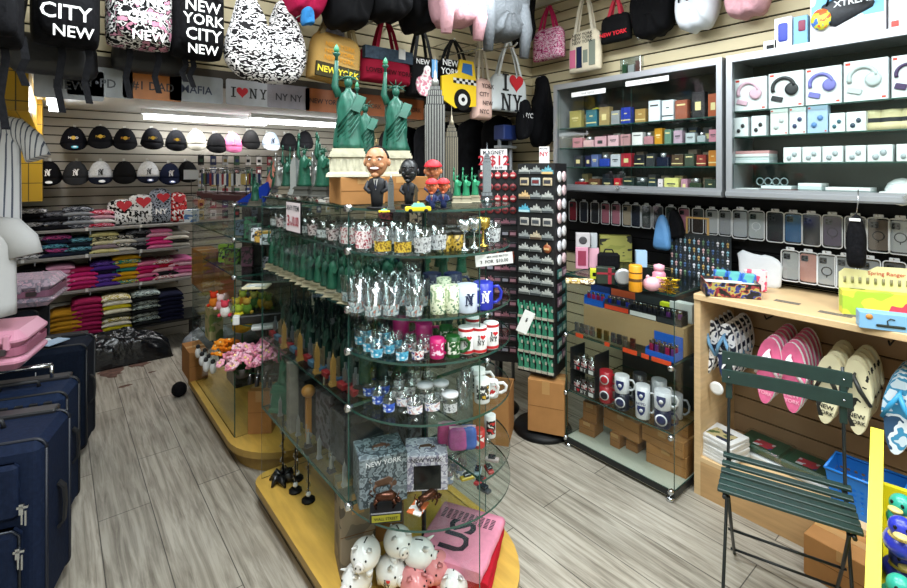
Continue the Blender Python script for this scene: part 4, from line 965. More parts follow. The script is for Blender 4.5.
def tower(h, m, lod=2, simple=False):
    b = MB(); w_ = h*.105
    tiers = [(0, .06, 1.6), (.06, .12, 1.3), (.12, .66, 1.0), (.66, .72, .86), (.72, .76, .70), (.76, .79, .5)]
    for z0, z1, k in tiers:
        x = w_*k/2*1.25; y = w_*k/2; b.box(-x, -y, z0*h, x, y, z1*h)
        if lod == 2 and z1 > .1:
            nb = 7
            for i in range(nb):
                xx = -x*.86+2*x*.86*i/(nb-1); b.box(xx-x*.07, -y-w_*.05, z0*h+.004*h, xx+x*.07, -y, z1*h-.004*h, 1); yy = -y*.86+2*y*.86*i/(nb-1); b.box(-x-w_*.05, yy-y*.07, z0*h+.004*h, -x, yy+y*.07, z1*h-.004*h, 1)
    s = MB().lathe([(w_*.26, .79*h), (w_*.24, .83*h), (w_*.12, .85*h), (w_*.10, .89*h), (w_*.03, .90*h), (w_*.02, .99*h), (.0003, h)], 8)
    if simple: b.add(s.v, s.f, 0); return b.mesh('tower', m)
    return [('tower_body', b.mesh('tb', mat('38383a', .5, .3), m)), ('spire', s.mesh('sp', m))]
def cbox(w_, d, h, m=None, tape=True, flaps=False, tag=None):
    m = m or CARD; b = MB().rbox(-w_/2, 0, 0, w_/2, d, h, .003, 0, 1)
    p = [('box_body', b.mesh('bb', m))]
    if tape: p.append(('tape', MB().box(-w_/2*.98, d/2-.02, h, w_/2*.98, d/2+.02, h+.0008).box(-.02*0-w_/2*.0-.022, -.0008, h*.75, .022, 0, h).mesh('tp', TAPE)))
    p.append(('seam', MB().box(-w_/2*.99, -.0008, h*.5-.001, w_/2*.99, 0, h*.5+.001).mesh('sm', mat('6e4b2a', .9))))
    return p
def glasscup(r0, r1, h, band=None, stem=0, m=None, base=.006, seg=18):
    m = m or CLEAR
    b = MB()
    if stem:
        b.lathe([(r0*.9, 0), (r0*.85, .003), (.005, .008), (.004, stem), (r0*.6, stem+.006), (r1, stem+h*.35), (r1*.98, stem+h), (r1*.94, stem+h), (r1*.93, stem+h*.4), (.004, stem+.012)], seg)
    else: b.lathe([(r0, 0), (r1, h), (r1-.0022, h), (r0-.003, base), (.001, base)], seg)
    p = [('glass_body', b.mesh('gb', m))]
    if band:
        c = MB(); z0, z1 = band[1], band[2]; n = 7; a0, a1 = PI*1.16, PI*1.84
        z0 += stem; z1 += stem; rr = lambda z: (r0+(r1-r0)*(z-stem)/h)+.0006 if not stem else r1+.001
        c.grid(lambda u, v: (rr(z0+(z1-z0)*v)*cos(a0+(a1-a0)*u), rr(z0+(z1-z0)*v)*sin(a0+(a1-a0)*u), z0+(z1-z0)*v), n, 2, 0)
        p.append(('print', c.mesh('pr', band[0])))
    return p
def mug(r, h, m, inner=None, pr=None, hs=1, handle=True):
    b = MB().lathe([(.001, 0), (r*.96, 0), (r, .003), (r, h), (r-.003, h+.001)], 20, 0).lathe([(r-.003, h+.001), (r-.004, h*.3), (r-.006, .006), (.001, .006)], 20, 1)
    p = [('mug_body', b.mesh('mb', m, inner or WHT))]
    if handle: p.append(('handle', MB().tube([(hs*(r-.002), 0, h*.8), (hs*(r+.018), 0, h*.82), (hs*(r+.030), 0, h*.6), (hs*(r+.027), 0, h*.35), (hs*(r+.012), 0, h*.2), (hs*(r-.002), 0, h*.2)], .0055, 7).mesh('h', m)))
    if pr:
        c = MB(); c.grid(lambda u, v: ((r+.0008)*cos(PI*(1.22+.56*u)), (r+.0008)*sin(PI*(1.22+.56*u)), h*(.2+.62*v)), 7, 2)
        p.append(('print', c.mesh('p', pr)))
    return p
FACE_CAM = -.62
def pz_(px, py, z): return on_z(px, py, z)

# ---- boxes and statues on top of the nearer island ----
T = 1.476
place('cardboard_box', 'brown cardboard box under the left large green statue', 'box', (.86, 1.56, T), cbox(.165, .17, .098), rz=-.2)
place('cardboard_box', 'brown cardboard box behind the grinning bobblehead', 'box', (1.06, 1.62, T), cbox(.24, .30, .098, CARD2), rz=-.2)
LIB = liberty(.485)
a = on_z(340, 182, T+.099)
place('statue', 'large green statue of liberty on a pale pedestal, leftmost of the three big ones', 'statue', (.838, 1.635, T+.0995), LIB, rz=-.5)
place('statue', 'smaller green statue of liberty standing between the two largest', 'statue', (1.0, 1.80, T+.0995), liberty(.39), rz=-.5)
place('statue', 'large green statue of liberty at the right, its pedestal hidden by the dark bust', 'statue', (1.085, 1.70, T+.0995), LIB, rz=-.55)
GREYM = mat('8f908c', .35, .5, noise=.1, nscale=60); SILV = mat('9aa4aa', .3, .8); BRONZE = mat('7a7464', .4, .5)
q = on_z(435, 199, T); place('tower_model', 'largest dark grey skyscraper model with a tall spire', 'model building', (1.235, 1.63, T), tower(.60, GREYM), rz=-.6)
place('tower_model', 'second grey brown skyscraper model, right of the largest one', 'model building', (1.315, 1.60+.02, T), tower(.40, mat('968e7a', .4, .5)), rz=-.6)
place('tower_model', 'slim silver skyscraper model right of the green trio of statuettes', 'model building', on_z(487, 199, T), tower(.24, mat('b9c4cc', .3, .6)), rz=-.6)
place('tower_model', 'slim grey skyscraper model behind the red capped figures', 'model building', (1.16, 1.76, T), tower(.36, mat('8a8d8c', .35, .6)), rz=-.6)
place('tower_model', 'small silver skyscraper model in front of the grinning bobblehead', 'model building', on_z(391, 212, T), tower(.125, SILV), rz=-.6)
place('tower_model', 'short bronze skyscraper model beside the dark bust', 'model building', on_z(416, 207, T), tower(.085, mat('6d5c3c', .4, .5)), rz=-.6)
place('tower_model', 'small tan skyscraper model standing among the green statues', 'model building', (1.02, 1.745, T+.0995), tower(.17, mat('a08a5e', .5, .3)), rz=-.6)
place('flag_box', 'small dark box with red and white stripes behind the statues', 'box', (.93, 1.78, T), MB().box(-.05, 0, 0, .05, .05, .07).mesh('fb', pat(('7a1820', 'd8d4cc', '1c2a3c'), 20, .5, (1, 1, 1), 'z')), rz=-.4)
GR_BASE = mat('9a927a', .6); GLI = mat('2f8a62', .3, .3)
for i, (px, py) in enumerate(((457, 203), (466, 203), (475, 202))):
    place('statuette', 'shiny green statuette on cream block, %s of the three on the glass top' % ('left', 'middle', 'right')[i], 'statuette', on_z(px, py, T), liberty(.135, 1, GLI, GR_BASE, .2), rz=-.6, group='three shiny green statuettes')
# bobblehead figures
def bobble(h, skin, suit, hair=None, capc=None, grin=False, dark=False):
    p = []; H = h
    b = MB().lathe([(.001, 0), (.16*H, 0), (.17*H, .02*H), (.16*H, .04*H)], 14, 1)   # stand
    b.lathe([(.09*H, .04*H), (.10*H, .2*H), (.135*H, .38*H), (.12*H, .46*H), (.045*H, .50*H), (.04*H, .54*H)], 14, 0, sy=.7)
    for s in (-1, 1):
        b.tube([(s*.12*H, 0, .43*H), (s*.17*H, -.02*H, .32*H), (s*.09*H, -.10*H, .26*H)], [.04*H, .042*H, .03*H], 7)
    p.append(('suited_body', b.mesh('sb', mat(suit, .6), BLK)))
    c = MB().prism([(-.035*H, .47*H), (.035*H, .47*H), (0, .30*H)], -.105*H, -.075*H, 0).prism([(-.01*H, .45*H), (.01*H, .45*H), (.014*H, .32*H), (-.014*H, .32*H)], -.110*H, -.10*H, 1)
    p.append(('shirt_and_tie', c.mesh('st', WHT if not dark else mat('202022', .5), mat('8c1a20' if capc else '1a2238', .5))))
    z = .73*H
    hd = MB(); sk = mat(skin, .45, noise=.06, nscale=40)
    rings = []
    for i in range(13):
        t = -1+2*i/12; r_ = math.sqrt(max(.003, 1-t*t)); jaw = (1-.25*max(0, -t)); rings.append([(.185*H*r_*jaw*cos(a_), .19*H*r_*(1-.1*max(0, -t))*sin(a_), z+.245*H*t) for a_ in [2*PI*j/20 for j in range(20)]])
    hd.loft(rings, 0, True)
    for s in (-1, 1):
        hd.ell(s*.19*H*(.97 if not dark else 1), .0, z-.01*H, .03*H, .035*H, .06*H, 8, 0, 6)
        hd.ell(s*.085*H, -.135*H, z-.055*H, .055*H, .04*H, .05*H, 8, 0, 6)     # cheeks
        hd.tube([(s*.03*H, -.178*H, z+.075*H), (s*.08*H, -.172*H, z+.095*H), (s*.13*H, -.14*H, z+.07*H)], .016*H, 6)
    hd.ell(0, -.195*H, z-.01*H, .032*H, .04*H, .055*H, 8, 0, 6); hd.ell(0, -.15*H, z-.20*H, .06*H, .05*H, .04*H, 8, 0, 6)
    sub = []
    e = MB()
    for s in (-1, 1): e.ell(s*.07*H, -.165*H, z+.035*H, .030*H, .018*H, .018*H, 8, 0, 6).ell(s*.07*H, -.180*H, z+.035*H, .013*H, .008*H, .013*H, 7, 1, 5)
    sub.append(('eyes', e.mesh('e', mat('f2f0ea', .3) if not dark else mat('3a3030', .3), BLK)))
    mth = MB().ell(0, -.178*H, z-.105*H, (.085 if grin else .055)*H, .018*H, (.032 if grin else .014)*H, 10, 0, 6)
    if grin: mth.ell(0, -.188*H, z-.10*H, .068*H, .014*H, .020*H, 10, 1, 6)
    sub.append(('mouth', mth.mesh('m', mat('6e2420' if not dark else '2c1c1c', .5), mat('f4f2ee', .3))))
    if hair:
        hb = MB(); rings = []
        for i in range(8):
            t = .22+.80*i/7; r_ = math.sqrt(max(.003, 1-min(t, .999)**2)); rings.append([(.197*H*r_*cos(a_), (.02*H)+.20*H*r_*sin(a_)*(1 if sin(a_) > -.2 else (.86)), z+.258*H*t) for a_ in [2*PI*j/20 for j in range(20)]])
        hb.loft(rings, 0, True); sub.append(('hair', hb.mesh('hb', mat(hair, .9, bump=.6, nscale=90))))
    if capc:
        cb_ = MB(); rings = []
        for i in range(7):
            t = .15+.90*i/6; t = min(t, 1); r_ = math.sqrt(max(.003, 1-t**2*.98)); rings.append([(.215*H*r_*cos(a_), .215*H*r_*sin(a_), z+.06*H+.20*H*t) for a_ in [2*PI*j/20 for j in range(20)]])
        cb_.loft(rings, 0, True)
        cb_.slab([(.17*H*cos(PI+PI*k/10)*1.1, -.13*H+.20*H*sin(PI+PI*k/10)) for k in range(11)], z+.085*H, z+.105*H)
        sub.append(('red_cap', cb_.mesh('rc', mat(capc, .6))))
    p.append(('head', hd.mesh('hd', sk), sub)); return p
q = on_z(377, 209, T)
place('bobblehead', 'bobblehead in a dark suit with a big toothy grin and short dark hair', 'figurine', q, bobble(.205, 'b07c58', '14161c', hair='1a1512', grin=True), rz=-.75)
place('bust', 'glossy black bust with folded arms between the bobblehead and the red capped ones', 'figurine', on_z(409, 206, T), bobble(.165, '1a1b1e', '111216', hair='121214', dark=True), rz=-.75)
place('bobblehead', 'tallest bobblehead in a red cap, behind the two smaller ones', 'figurine', on_z(433, 203, T), bobble(.165, 'c47850', '2a3050', capc='b81c2a'), rz=-.75)
place('bobblehead', 'small bobblehead in a red cap and blue suit, left of the pair', 'figurine', on_z(432, 210, T), bobble(.10, 'cc6e48', '1c2c5c', capc='c41c28'), rz=-.75)
place('bobblehead', 'small bobblehead in a red cap and blue suit, right of the pair', 'figurine', on_z(443.5, 209, T), bobble(.10, 'cc6e48', '1c2c5c', capc='c41c28'), rz=-.75)
def taxi(L_):
    k = L_; p = [('body', MB().rbox(-.5*k, -.2*k, .06*k, .5*k, .2*k, .23*k, .05*k, 0, 3).mesh('b', mat('e2c81c', .35)))]
    c = MB().loft([[(-.28*k, -.18*k, .23*k), (.30*k, -.18*k, .23*k), (.30*k, .18*k, .23*k), (-.28*k, .18*k, .23*k)], [(-.16*k, -.15*k, .37*k), (.2*k, -.15*k, .37*k), (.2*k, .15*k, .37*k), (-.16*k, .15*k, .37*k)]], 0, False)
    p.append(('cabin', c.mesh('c', mat('7ab8a8', .2))))
    p.append(('roof_sign', MB().box(-.03*k, -.08*k, .37*k, .05*k, .08*k, .42*k).mesh('r', mat('e8d040', .4))))
    for x in (-.3, .3):
        for y in (-.2, .2): p.append(('wheel', MB().at(x*k, y*k-.03*k, .08*k, rx=-PI/2).lathe([(.02*k, 0), (.08*k, .002), (.08*k, .06*k), (.02*k, .062*k)], 12).mesh('w', BLK)))
    return p
place('toy_taxi', 'small yellow toy taxi with a green roof on the glass top', 'toy car', on_z(418, 212.5, T), taxi(.075), rz=-.55)
place('toy_taxi', 'tiny yellow toy taxi at the foot of the silver tower model', 'toy car', on_z(384, 213.0, T), taxi(.032), rz=-.3)

# ---- glassware on the rounded end shelves ----
GOLDP = pat(('8a6a1c', 'd8b840', '6a5014'), 90, .35); REDP = pat(('b04050', 'e8dede', '8a2434'), 110, .5); BLUEP = pat(('1f3fa8', '3a64d0', 'e8eef8'), 90, .4)
CYANP = pat(('2a88b8', '58b0d0', 'e8eef8'), 90, .4); SILP = pat(('5a5c60', 'c8ccce', '8a8e92'), 110, .3)
def put(name, cat, pts, z, parts, label, group, dup_lab=True, rz=-.6, each=None):
    for i, pt in enumerate(pts):
        q = on_z(pt[0], pt[1], z+.0008)
        place(name, label if each is None else label % each[i], cat, q, parts, rz=rz+RND.uniform(-.1, .1), group=group)
rocks = glasscup(.028, .033, .085, (GOLDP, .012, .045)); rocksR = glasscup(.028, .033, .085, (REDP, .012, .07)); rocksS = glasscup(.027, .033, .085, (SILP, .012, .06))
Z1 = 1.33
put('rocks_glass', 'glass', [(383, 254), (403, 255)], Z1, rocks, 'straight clear tumbler with a brass coloured emblem, second glass shelf, %s one', 'rocks glasses', each=['left', 'right'])
put('rocks_glass', 'glass', [(364, 251), (349, 246), (361, 243), (378, 246)], Z1, rocksR, 'clear tumbler with reddish print in the left group on the second glass shelf', 'red printed tumblers on the second glass shelf')
put('rocks_glass', 'glass', [(422, 255), (438, 252), (396, 246), (412, 247), (345, 239), (372, 238)], Z1, rocksS, 'clear tumbler with dark silver print on the second glass shelf', 'silver printed tumblers on the second glass shelf')
gj = [('jar_body', MB().lathe([(.001, 0), (.024, 0), (.026, .004), (.026, .052), (.02, .055)], 16).mesh('j', pat(('5c4a18', 'b09238', '2c240c'), 70, .35))), ('lid', MB().lathe([(.001, .055), (.026, .055), (.026, .068), (.001, .069)], 16).mesh('l', mat('1c1a14', .4)))]
put('souvenir_tin', 'tin', [(444, 251), (456, 250), (450, 244)], Z1, gj, 'gold and black patterned tin, %s of three beside the goblets', 'gold tins', each=['left', 'right', 'rearmost'])
gob = glasscup(.024, .026, .045, None, .055, CHROME); gobg = glasscup(.024, .026, .045, None, .055, mat('c8a850', .25, .9))
put('goblet', 'goblet', [(464, 250), (474, 248)], Z1, gob, 'silver coloured metal goblet, %s of two on the second glass shelf', 'silver goblets', each=['left', 'right'])
place('goblet', 'gold rimmed metal goblet right of the silver ones', 'goblet', on_z(483, 246, Z1+.001), gobg)
place('rocks_glass', 'clear glass with dark band at the right end of the second glass shelf', 'glass', on_z(492, 244, Z1+.001), rocksS)
# price cards
def card(w_, h, lines, border=None):
    b = MB().box(-w_/2, -.001, 0, w_/2, 0, h); p = [('card', b.mesh('c', WHT))]; c = MB()
    for t, x, z, sz, m in lines: c.text(t, sz, x, -.0015, z, m, .01)
    p.append(('lettering', c.mesh('l', mat('1c1c20', .6), mat('b02434', .6)))); return p
q = on_z(468, 269, 1.285); d = pray(468, 0)
place('price_card', 'white handwritten price card hung on the edge of the second glass shelf', 'price card', (1.13, 1.165, 1.285), card(.125, .038, [('3  FOR  $10.00', 0, .013, .015, 0), ('MIX AND MATCH', .012, .029, .009, 0)]), rot=(0, -.1, -.62))
place('price_card', 'blank tilted white card clipped by the striped mugs', 'price card', (1.37, 1.27, .985), card(.045, .085, [('$', 0, .05, .02, 0)]), rot=(0, .45, -.5))
# third shelf: pint glasses
Z2 = 1.133
pint = glasscup(.026, .036, .105, (pat(('8a9a9c', 'c8d0d0', '5a7a84', 'a06a5a'), 110, .4), .012, .045)); pint2 = glasscup(.026, .036, .105, (pat(('5a8a94', 'e0e0dc', '8a5a44'), 80, .4), .012, .055))
pts = [(357, 314), (373, 318), (391, 317), (414, 318), (350, 303), (365, 305), (384, 306), (402, 307), (420, 308), (358, 296), (378, 297), (396, 298)]
put('pint_glass', 'glass', pts, Z2, pint, 'clear flared pint glass in the group on the third glass shelf', 'pint glasses on the third glass shelf')
place('pint_glass', 'short clear glass raised above the pint glasses on a box', 'glass', on_z(412, 300, Z2+.001)+Vector((0, 0, .055)), glasscup(.028, .034, .075, (SILP, .01, .05)))
place('glass_riser', 'small clear box lifting one glass above the pint glasses', 'riser', on_z(412, 300, Z2+.001), MB().cb(0, 0, 0, .06, .06, .054).mesh('gr', CLEAR2))
ygc = mug(.026, .088, pat(('8fa07a', 'd8dcc0', '5c7a60'), 60, .5), handle=False)
put('patterned_cup', 'cup', [(438, 313), (452, 312), (444, 303)], Z2, ygc, 'pale green patterned cup on the third glass shelf, %s of three', 'pale green cups', each=['left', 'right', 'rear'])
def nymug(m, c, sz=.04, r=.034, h=.088):
    p = mug(r, h, mat(m, .35)); b = MB(); nymono(b, 0, -r-.0005, h*.5, sz); p.append(('monogram', b.mesh('mo', mat(c, .4)))); return p
place('mug', 'white mug with dark monogram left of the royal blue mug', 'mug', on_z(467, 311, Z2+.001), nymug('c9d4e4', '202a4c'), rz=-.5)
place('mug', 'royal blue mug with white monogram on the third glass shelf', 'mug', on_z(483, 308, Z2+.001), nymug('2430a8', 'f0f0f4'), rz=-.5)
place('mug', 'dark navy mug with white monogram behind the patterned cups', 'mug', on_z(452, 299, Z2+.001)+Vector((.02, .02, 0)), nymug('17204c', 'd8dce8'), rz=-.5)
place('mug', 'second dark navy mug behind the raised glass', 'mug', on_z(432, 297, Z2+.001), nymug('141c44', 'b8bccc'), rz=-.5)
# fourth shelf: shot glasses and mugs
Z3 = .992
shot = lambda m: glasscup(.019, .025, .056, (m, .008, .036), base=.012, seg=14)
sc_, sb_, sr_ = shot(CYANP), shot(BLUEP), shot(pat(('b03040', 'e8e4e4', '2c3c80'), 90, .4))
put('shot_glass', 'shot glass', [(377, 358), (402, 361), (369, 352), (389, 354), (361, 345), (378, 347), (396, 349), (366, 339), (385, 341)], Z3, sc_, 'clear shot glass with light blue print on the fourth glass shelf', 'shot glasses on the fourth glass shelf')
put('shot_glass', 'shot glass', [(418, 360), (410, 352), (425, 353)], Z3, sr_, 'clear shot glass with red and blue print on the fourth glass shelf', 'red printed shot glasses on the fourth glass shelf')
put('mug', 'mug', [(437, 357)], Z3, mug(.024, .062, mat('c01c68', .35), pr=pat(('c01c68', 'f0d0e0'), 70, .4)), 'bright pink mug with white print on the fourth glass shelf', None)
put('mug', 'mug', [(424, 343), (401, 337)], Z3, mug(.030, .070, mat('a01860', .35), mat('58103c', .5)), 'plain magenta mug at the back of the fourth glass shelf, %s one', None, each=['right', 'left'])
put('mug', 'mug', [(453, 356), (446, 345)], Z3, mug(.024, .066, mat('14501c', .35), pr=pat(('14501c', 'd8dcd0'), 80, .4)), 'dark green mug with white print, %s one of two', None, each=['front', 'rear'])
def ihmug(m, c):
    p = mug(.026, .085, mat(m, .35), handle=False); b = MB(); iheartny(b, 0, -.027, .045, .036, 0, 1); p.append(('heart_lettering', b.mesh('ih', mat(c, .4), mat('c8202c', .4)))); p.append(('stripe', MB().lathe([(.0265, .074), (.0265, .083)], 20, cap=False).lathe([(.0265, .003), (.0265, .012)], 20, cap=False).mesh('s', mat('c02830', .4)))); return p
put('mug', 'mug', [(466, 352), (479, 351), (491, 347), (473, 341)], Z3, ihmug('e6e6e4', '16161a'), 'white mug with black letters, red heart and red stripes, %s of four', None, rz=-.45, each=['leftmost', 'second from the left', 'rightmost', 'rearmost'])
# fifth shelf
Z4 = .80
put('shot_glass', 'shot glass', [(389, 412), (378, 404), (369, 396), (384, 394), (372, 386), (362, 388), (381, 381)], Z4, sb_, 'clear shot glass with royal blue print on the fifth glass shelf', 'shot glasses on the fifth glass shelf')
sn = lambda: glasscup(.022, .027, .048, (pat(('c0a0a0', 'e0e0e4', '6a6aa0'), 80, .4), .01, .035), .018)
put('footed_glass', 'glass', [(415, 419), (432, 416), (404, 411)], Z4, sn(), 'clear footed glass with handle sized print on the fifth glass shelf', 'footed glasses on the fifth glass shelf')
lidg = glasscup(.024, .026, .058, (SILP, .012, .04))+[('lid', MB().lathe([(.001, .058), (.028, .058), (.028, .066), (.001, .067)], 16).mesh('l', mat('d4d4d8', .4)))]
put('lidded_jar', 'jar', [(450, 413), (425, 403), (441, 401)], Z4, lidg, 'clear jar with white lid on the fifth glass shelf, %s of three', None, each=['rightmost', 'leftmost', 'middle'])
put('shot_glass', 'shot glass', [(398, 399), (410, 395), (399, 388), (415, 386), (392, 378), (430, 390), (408, 378), (425, 378)], Z4, shot(pat(('a8a0a8', 'e4e4e8', '7a6a70'), 80, .4)), 'clear shot glass with grey print in the middle of the fifth glass shelf', 'grey printed shot glasses on the fifth glass shelf')
put('tall_glass', 'glass', [(463, 408), (467, 398)], Z4, glasscup(.018, .024, .10), 'tall plain clear glass by the vertical pane, %s one', None, each=['front', 'rear'])
put('mug', 'mug', [(482, 401), (478, 390)], Z4, mug(.027, .078, WHT, mat('3a4048', .5), pr=pat(('e8e8e4', '2c2c2c', 'c8a030'), 60, .4)), 'white mug with dark and yellow picture print, %s of two on the fifth shelf', None, each=['front', 'rear'])
put('mug', 'mug', [(492, 396)], Z4, mug(.022, .055, WHT, pr=pat(('e8e8e4', 'c03030'), 70, .4)), 'white mug with red print at the right end of the fifth glass shelf', None)
# quarter shelf
Z5 = .58
def pouch(w_, h, m):
    b = MB(); puff(b, sm_out([(-w_/2, 0), (w_/2, 0), (w_*.45, h), (-w_*.45, h)], 2), .018, 0, edge=.012); t = MB().box(-w_*.42, -.004, h*.93, w_*.42, .004, h*1.0); return [('body', b.mesh('b', m)), ('zip_edge', t.mesh('t', mat('e8c0d0', .5)))]
UNI = mat('c84888', .4, noise=.4, nscale=14); UNB = mat('4a68b8', .4, noise=.4, nscale=14)
for i, (px, py, m, c) in enumerate(((447, 445, UNI, 'pink pouch, leftmost on the quarter round shelf'), (458, 450, mat('b85a9a', .4, noise=.4, nscale=16), 'lilac pouch in the middle of the quarter round shelf'), (467, 449, UNB, 'blue and pink pouch against the vertical pane'))):
    place('pouch', c, 'pouch', on_z(px, py, Z5+.001), pouch(.075, .085, m), rz=-.6)
tum = mug(.022, .082, WHT, mat('2a1c20', .5), pr=pat(('e8e8e4', '1c1c1c', 'c83030'), 60, .4), handle=False)
put('travel_cup', 'cup', [(479, 446)], Z5, mug(.022, .062, mat('b83a34', .4), pr=pat(('e8e4e0', 'c03030'), 50, .4), handle=False), 'red and white striped cup on the quarter round shelf', None)
put('travel_cup', 'cup', [(490, 436)], Z5, tum, 'white cup with dark rim and black print on the quarter round shelf', None)
# sixth shelf: bull boxes and bulls
Z6 = .468
def bull_shape(b, k, x=0, z=0, m=0):
    b.tube([(x-.30*k, 0, z+.28*k), (x-.1*k, 0, z+.30*k), (x+.15*k, 0, z+.33*k), (x+.28*k, -.01*k, z+.27*k)], [.10*k, .12*k, .15*k, .10*k], 10, m)
    b.ell(x+.36*k, -.03*k, z+.20*k, .085*k, .075*k, .09*k, 10, m)
    for s in (-1, 1):
        b.tube([(x+.34*k, s*.05*k-.03*k, z+.26*k), (x+.38*k, s*.14*k-.03*k, z+.29*k), (x+.40*k, s*.15*k-.03*k, z+.36*k)], [.022*k, .018*k, .004*k], 6, m)
        b.tube([(x+.20*k, s*.08*k, z+.26*k), (x+.28*k, s*.09*k, z+.12*k), (x+.20*k, s*.09*k, z)], [.055*k, .035*k, .026*k], 7, m)
        b.tube([(x-.25*k, s*.07*k, z+.26*k), (x-.34*k, s*.08*k, z+.14*k), (x-.28*k, s*.08*k, z)], [.065*k, .035*k, .026*k], 7, m)
    b.tube([(x-.38*k, 0, z+.32*k), (x-.48*k, 0, z+.42*k), (x-.42*k, .02*k, z+.50*k)], [.02*k, .014*k, .02*k], 6, m); return b
BULLM = mat('4a2a1c', .25, .7, noise=.3, nscale=40)
def bull_box(w_, d, h, m, window=False):
    p = [('box_body', MB().rbox(-w_/2, 0, 0, w_/2, d, h, .003, 0, 1).mesh('b', m))]
    c = MB().text('NEW YORK', w_*.14, 0, -.001, h*.88, 0, .01).text('WALL STREET BULL', w_*.075, 0, -.001, h*.10, 0, .0); p.append(('lettering', c.mesh('l', mat('d8dce0', .5) if not window else mat('2c2c34', .5))))
    if window: p.append(('window', MB().box(-w_*.30, -.002, h*.06, w_*.34, .0, h*.72).mesh('w', mat('0e0f11', .25))))
    c = MB(); c.M = Matrix.Translation((0, -.0008, h*(.28 if not window else .2))) @ Matrix.Diagonal((1, .04, 1, 1)); bull_shape(c, w_*.62); p.append(('bull_picture', c.mesh('bp', mat('5a4030', .5) if not window else mat('7a3c28', .5))))
    c = MB(); c.M = Matrix.Translation((0, d*.5, h)) @ Matrix.Rotation(-PI/2, 4, 'X') @ Matrix.Diagonal((1, .04, 1, 1)); bull_shape(c, w_*.5, 0, -.25*w_*.5); p.append(('lid_picture', c.mesh('lp', mat('5a3c2c', .5)))); return p
place('souvenir_box', 'grey printed gift box with a bull picture, left one on the sixth glass shelf', 'gift box', (.862, 1.425, Z6+.001), bull_box(.165, .13, .165, pat(('5a646a', '808c92', '343e44', '6a767c'), 34, .5)), rz=-.32)
place('souvenir_box', 'white and lilac gift box with a dark window, right one on the sixth glass shelf', 'gift box', (1.015, 1.39, Z6+.001), bull_box(.150, .12, .125, pat(('b4b0c0', 'd4d2dc', '88849a', 'c4c0cc'), 34, .5), True), rz=-.60)
def bull_fig(base=True):
    b = MB(); bull_shape(b, .11, 0, .034 if base else .0); p = [('bull', b.mesh('bu', BULLM))]
    if base: p.append(('stand', MB().rbox(-.052, -.03, 0, .052, .03, .034, .004).mesh('s', mat('100f10', .3)))); p.append(('gold_plaque', MB().box(-.045, -.0315, .007, .045, -.030, .027, 0).text('WALL STREET', .012, 0, -.032, .017, 1, .01).mesh('gp', mat('8f8a20', .4), BLK)))
    return p
place('bull_figurine', 'bronze bull figurine on a black stand with a gold plaque', 'figurine', on_z(386, 517, Z6+.001), bull_fig(), rz=-.55)
place('bull_figurine', 'bronze bull figurine without stand lying on its card, right of the other', 'figurine', on_z(428, 506, Z6+.006), bull_fig(False), rz=-.1)
place('price_card', 'small white and orange card under the right bull figurine', 'card', on_z(418, 508, Z6+.001), MB().cb(0, 0, 0, .07, .05, .0035).mesh('pc', pat(('e0dcd8', 'c86a40'), 30)), rz=.5)
put('shot_glass', 'shot glass', [(448, 483), (460, 477), (455, 470), (444, 474)], Z6, shot(pat(('e8e0e0', '8890a8'), 60, .4)), 'clear shot glass on the sixth glass shelf right of the gift boxes', 'shot glasses on the sixth glass shelf')
for i, (px, py, c, nm) in enumerate(((467, 480, 'c8a828', 'yellow'), (480, 484, 'b02c34', 'red'), (478, 474, 'a8b4c0', 'pale grey'), (489, 472, 'b83a3a', 'dark red'), (484, 492, '3a3c40', 'black'), (492, 462, 'c0a8a8', 'pinkish'))):
    place('toy_car', nm+' miniature souvenir car on the right half of the sixth glass shelf', 'toy car', on_z(px, py, Z6+.0015), [('body', MB().rbox(-.026, -.012, .004, .026, .012, .016, .004).mesh('b', mat(c, .35))), ('cabin', MB().rbox(-.014, -.010, .016, .014, .010, .026, .003).mesh('c', mat('20262c', .2)))], rz=-.3+i*.5)
# ---- on the yellow base: piggy banks and shirts ----
def pig(m, nose, heartp=False):
    b = MB().ell(0, 0, .048, .052, .058, .048, 18, 0, 12)
    for x in (-.026, .026):
        for y in (-.03, .03): b.lathe([(.011, 0), (.012, .012), (.014, .02)], 8) if False else b.tube([(x, y, 0), (x, y, .02)], [.010, .013], 8)
    p = [('body', b.mesh('b', m))]
    p.append(('snout', MB().at(0, -.052, .045, rx=PI/2).lathe([(.018, 0), (.017, .012), (.012, .014)], 12, 0).mesh('s', nose)))
    e = MB()
    for s in (-1, 1): e.ell(s*.008, -.067, .047, .0028, .002, .004, 6, 0, 4); e.ell(s*.021, -.0505, .063, .004, .003, .004, 7, 0, 5)
    p.append(('face_marks', e.mesh('e', BLK)))
    for s in (-1, 1): p.append(('ear', MB().loft([[(s*.016, -.035, .086), (s*.036, -.028, .080), (s*.030, -.018, .084), (s*.018, -.022, .090)], [(s*.030, -.050, .096), (s*.034, -.048, .094), (s*.032, -.045, .096), (s*.029, -.046, .098)]], 0, True).mesh('ear', m)))
    p.append(('coin_slot', MB().box(-.002, -.014, .0945, .002, .014, .0968).mesh('cs', BLK)))
    if heartp: c = MB(); iheartny(c, 0, 0, 0, .030, 0, 1); c2 = MB(); c2.M = Matrix.Translation((-.045, -.034, .045)) @ Matrix.Rotation(-.95, 4, 'Z'); c2.add(c.v, [], 0); c2.v = [tuple(c2.M @ Vector(v)) for v in c.v]; c2.f = c.f; c2.m = c.m; c2.s = c.s; p.append(('heart_lettering', c2.mesh('h', BLK, mat('c8202c', .4))))
    p.append(('tail', MB().tube([(0, .056, .05), (.006, .066, .056), (0, .068, .064), (-.006, .064, .058)], .003, 5).mesh('t', m)))
    return p
PW = mat('e4e4e2', .15); PP = mat('d98a8c', .18)
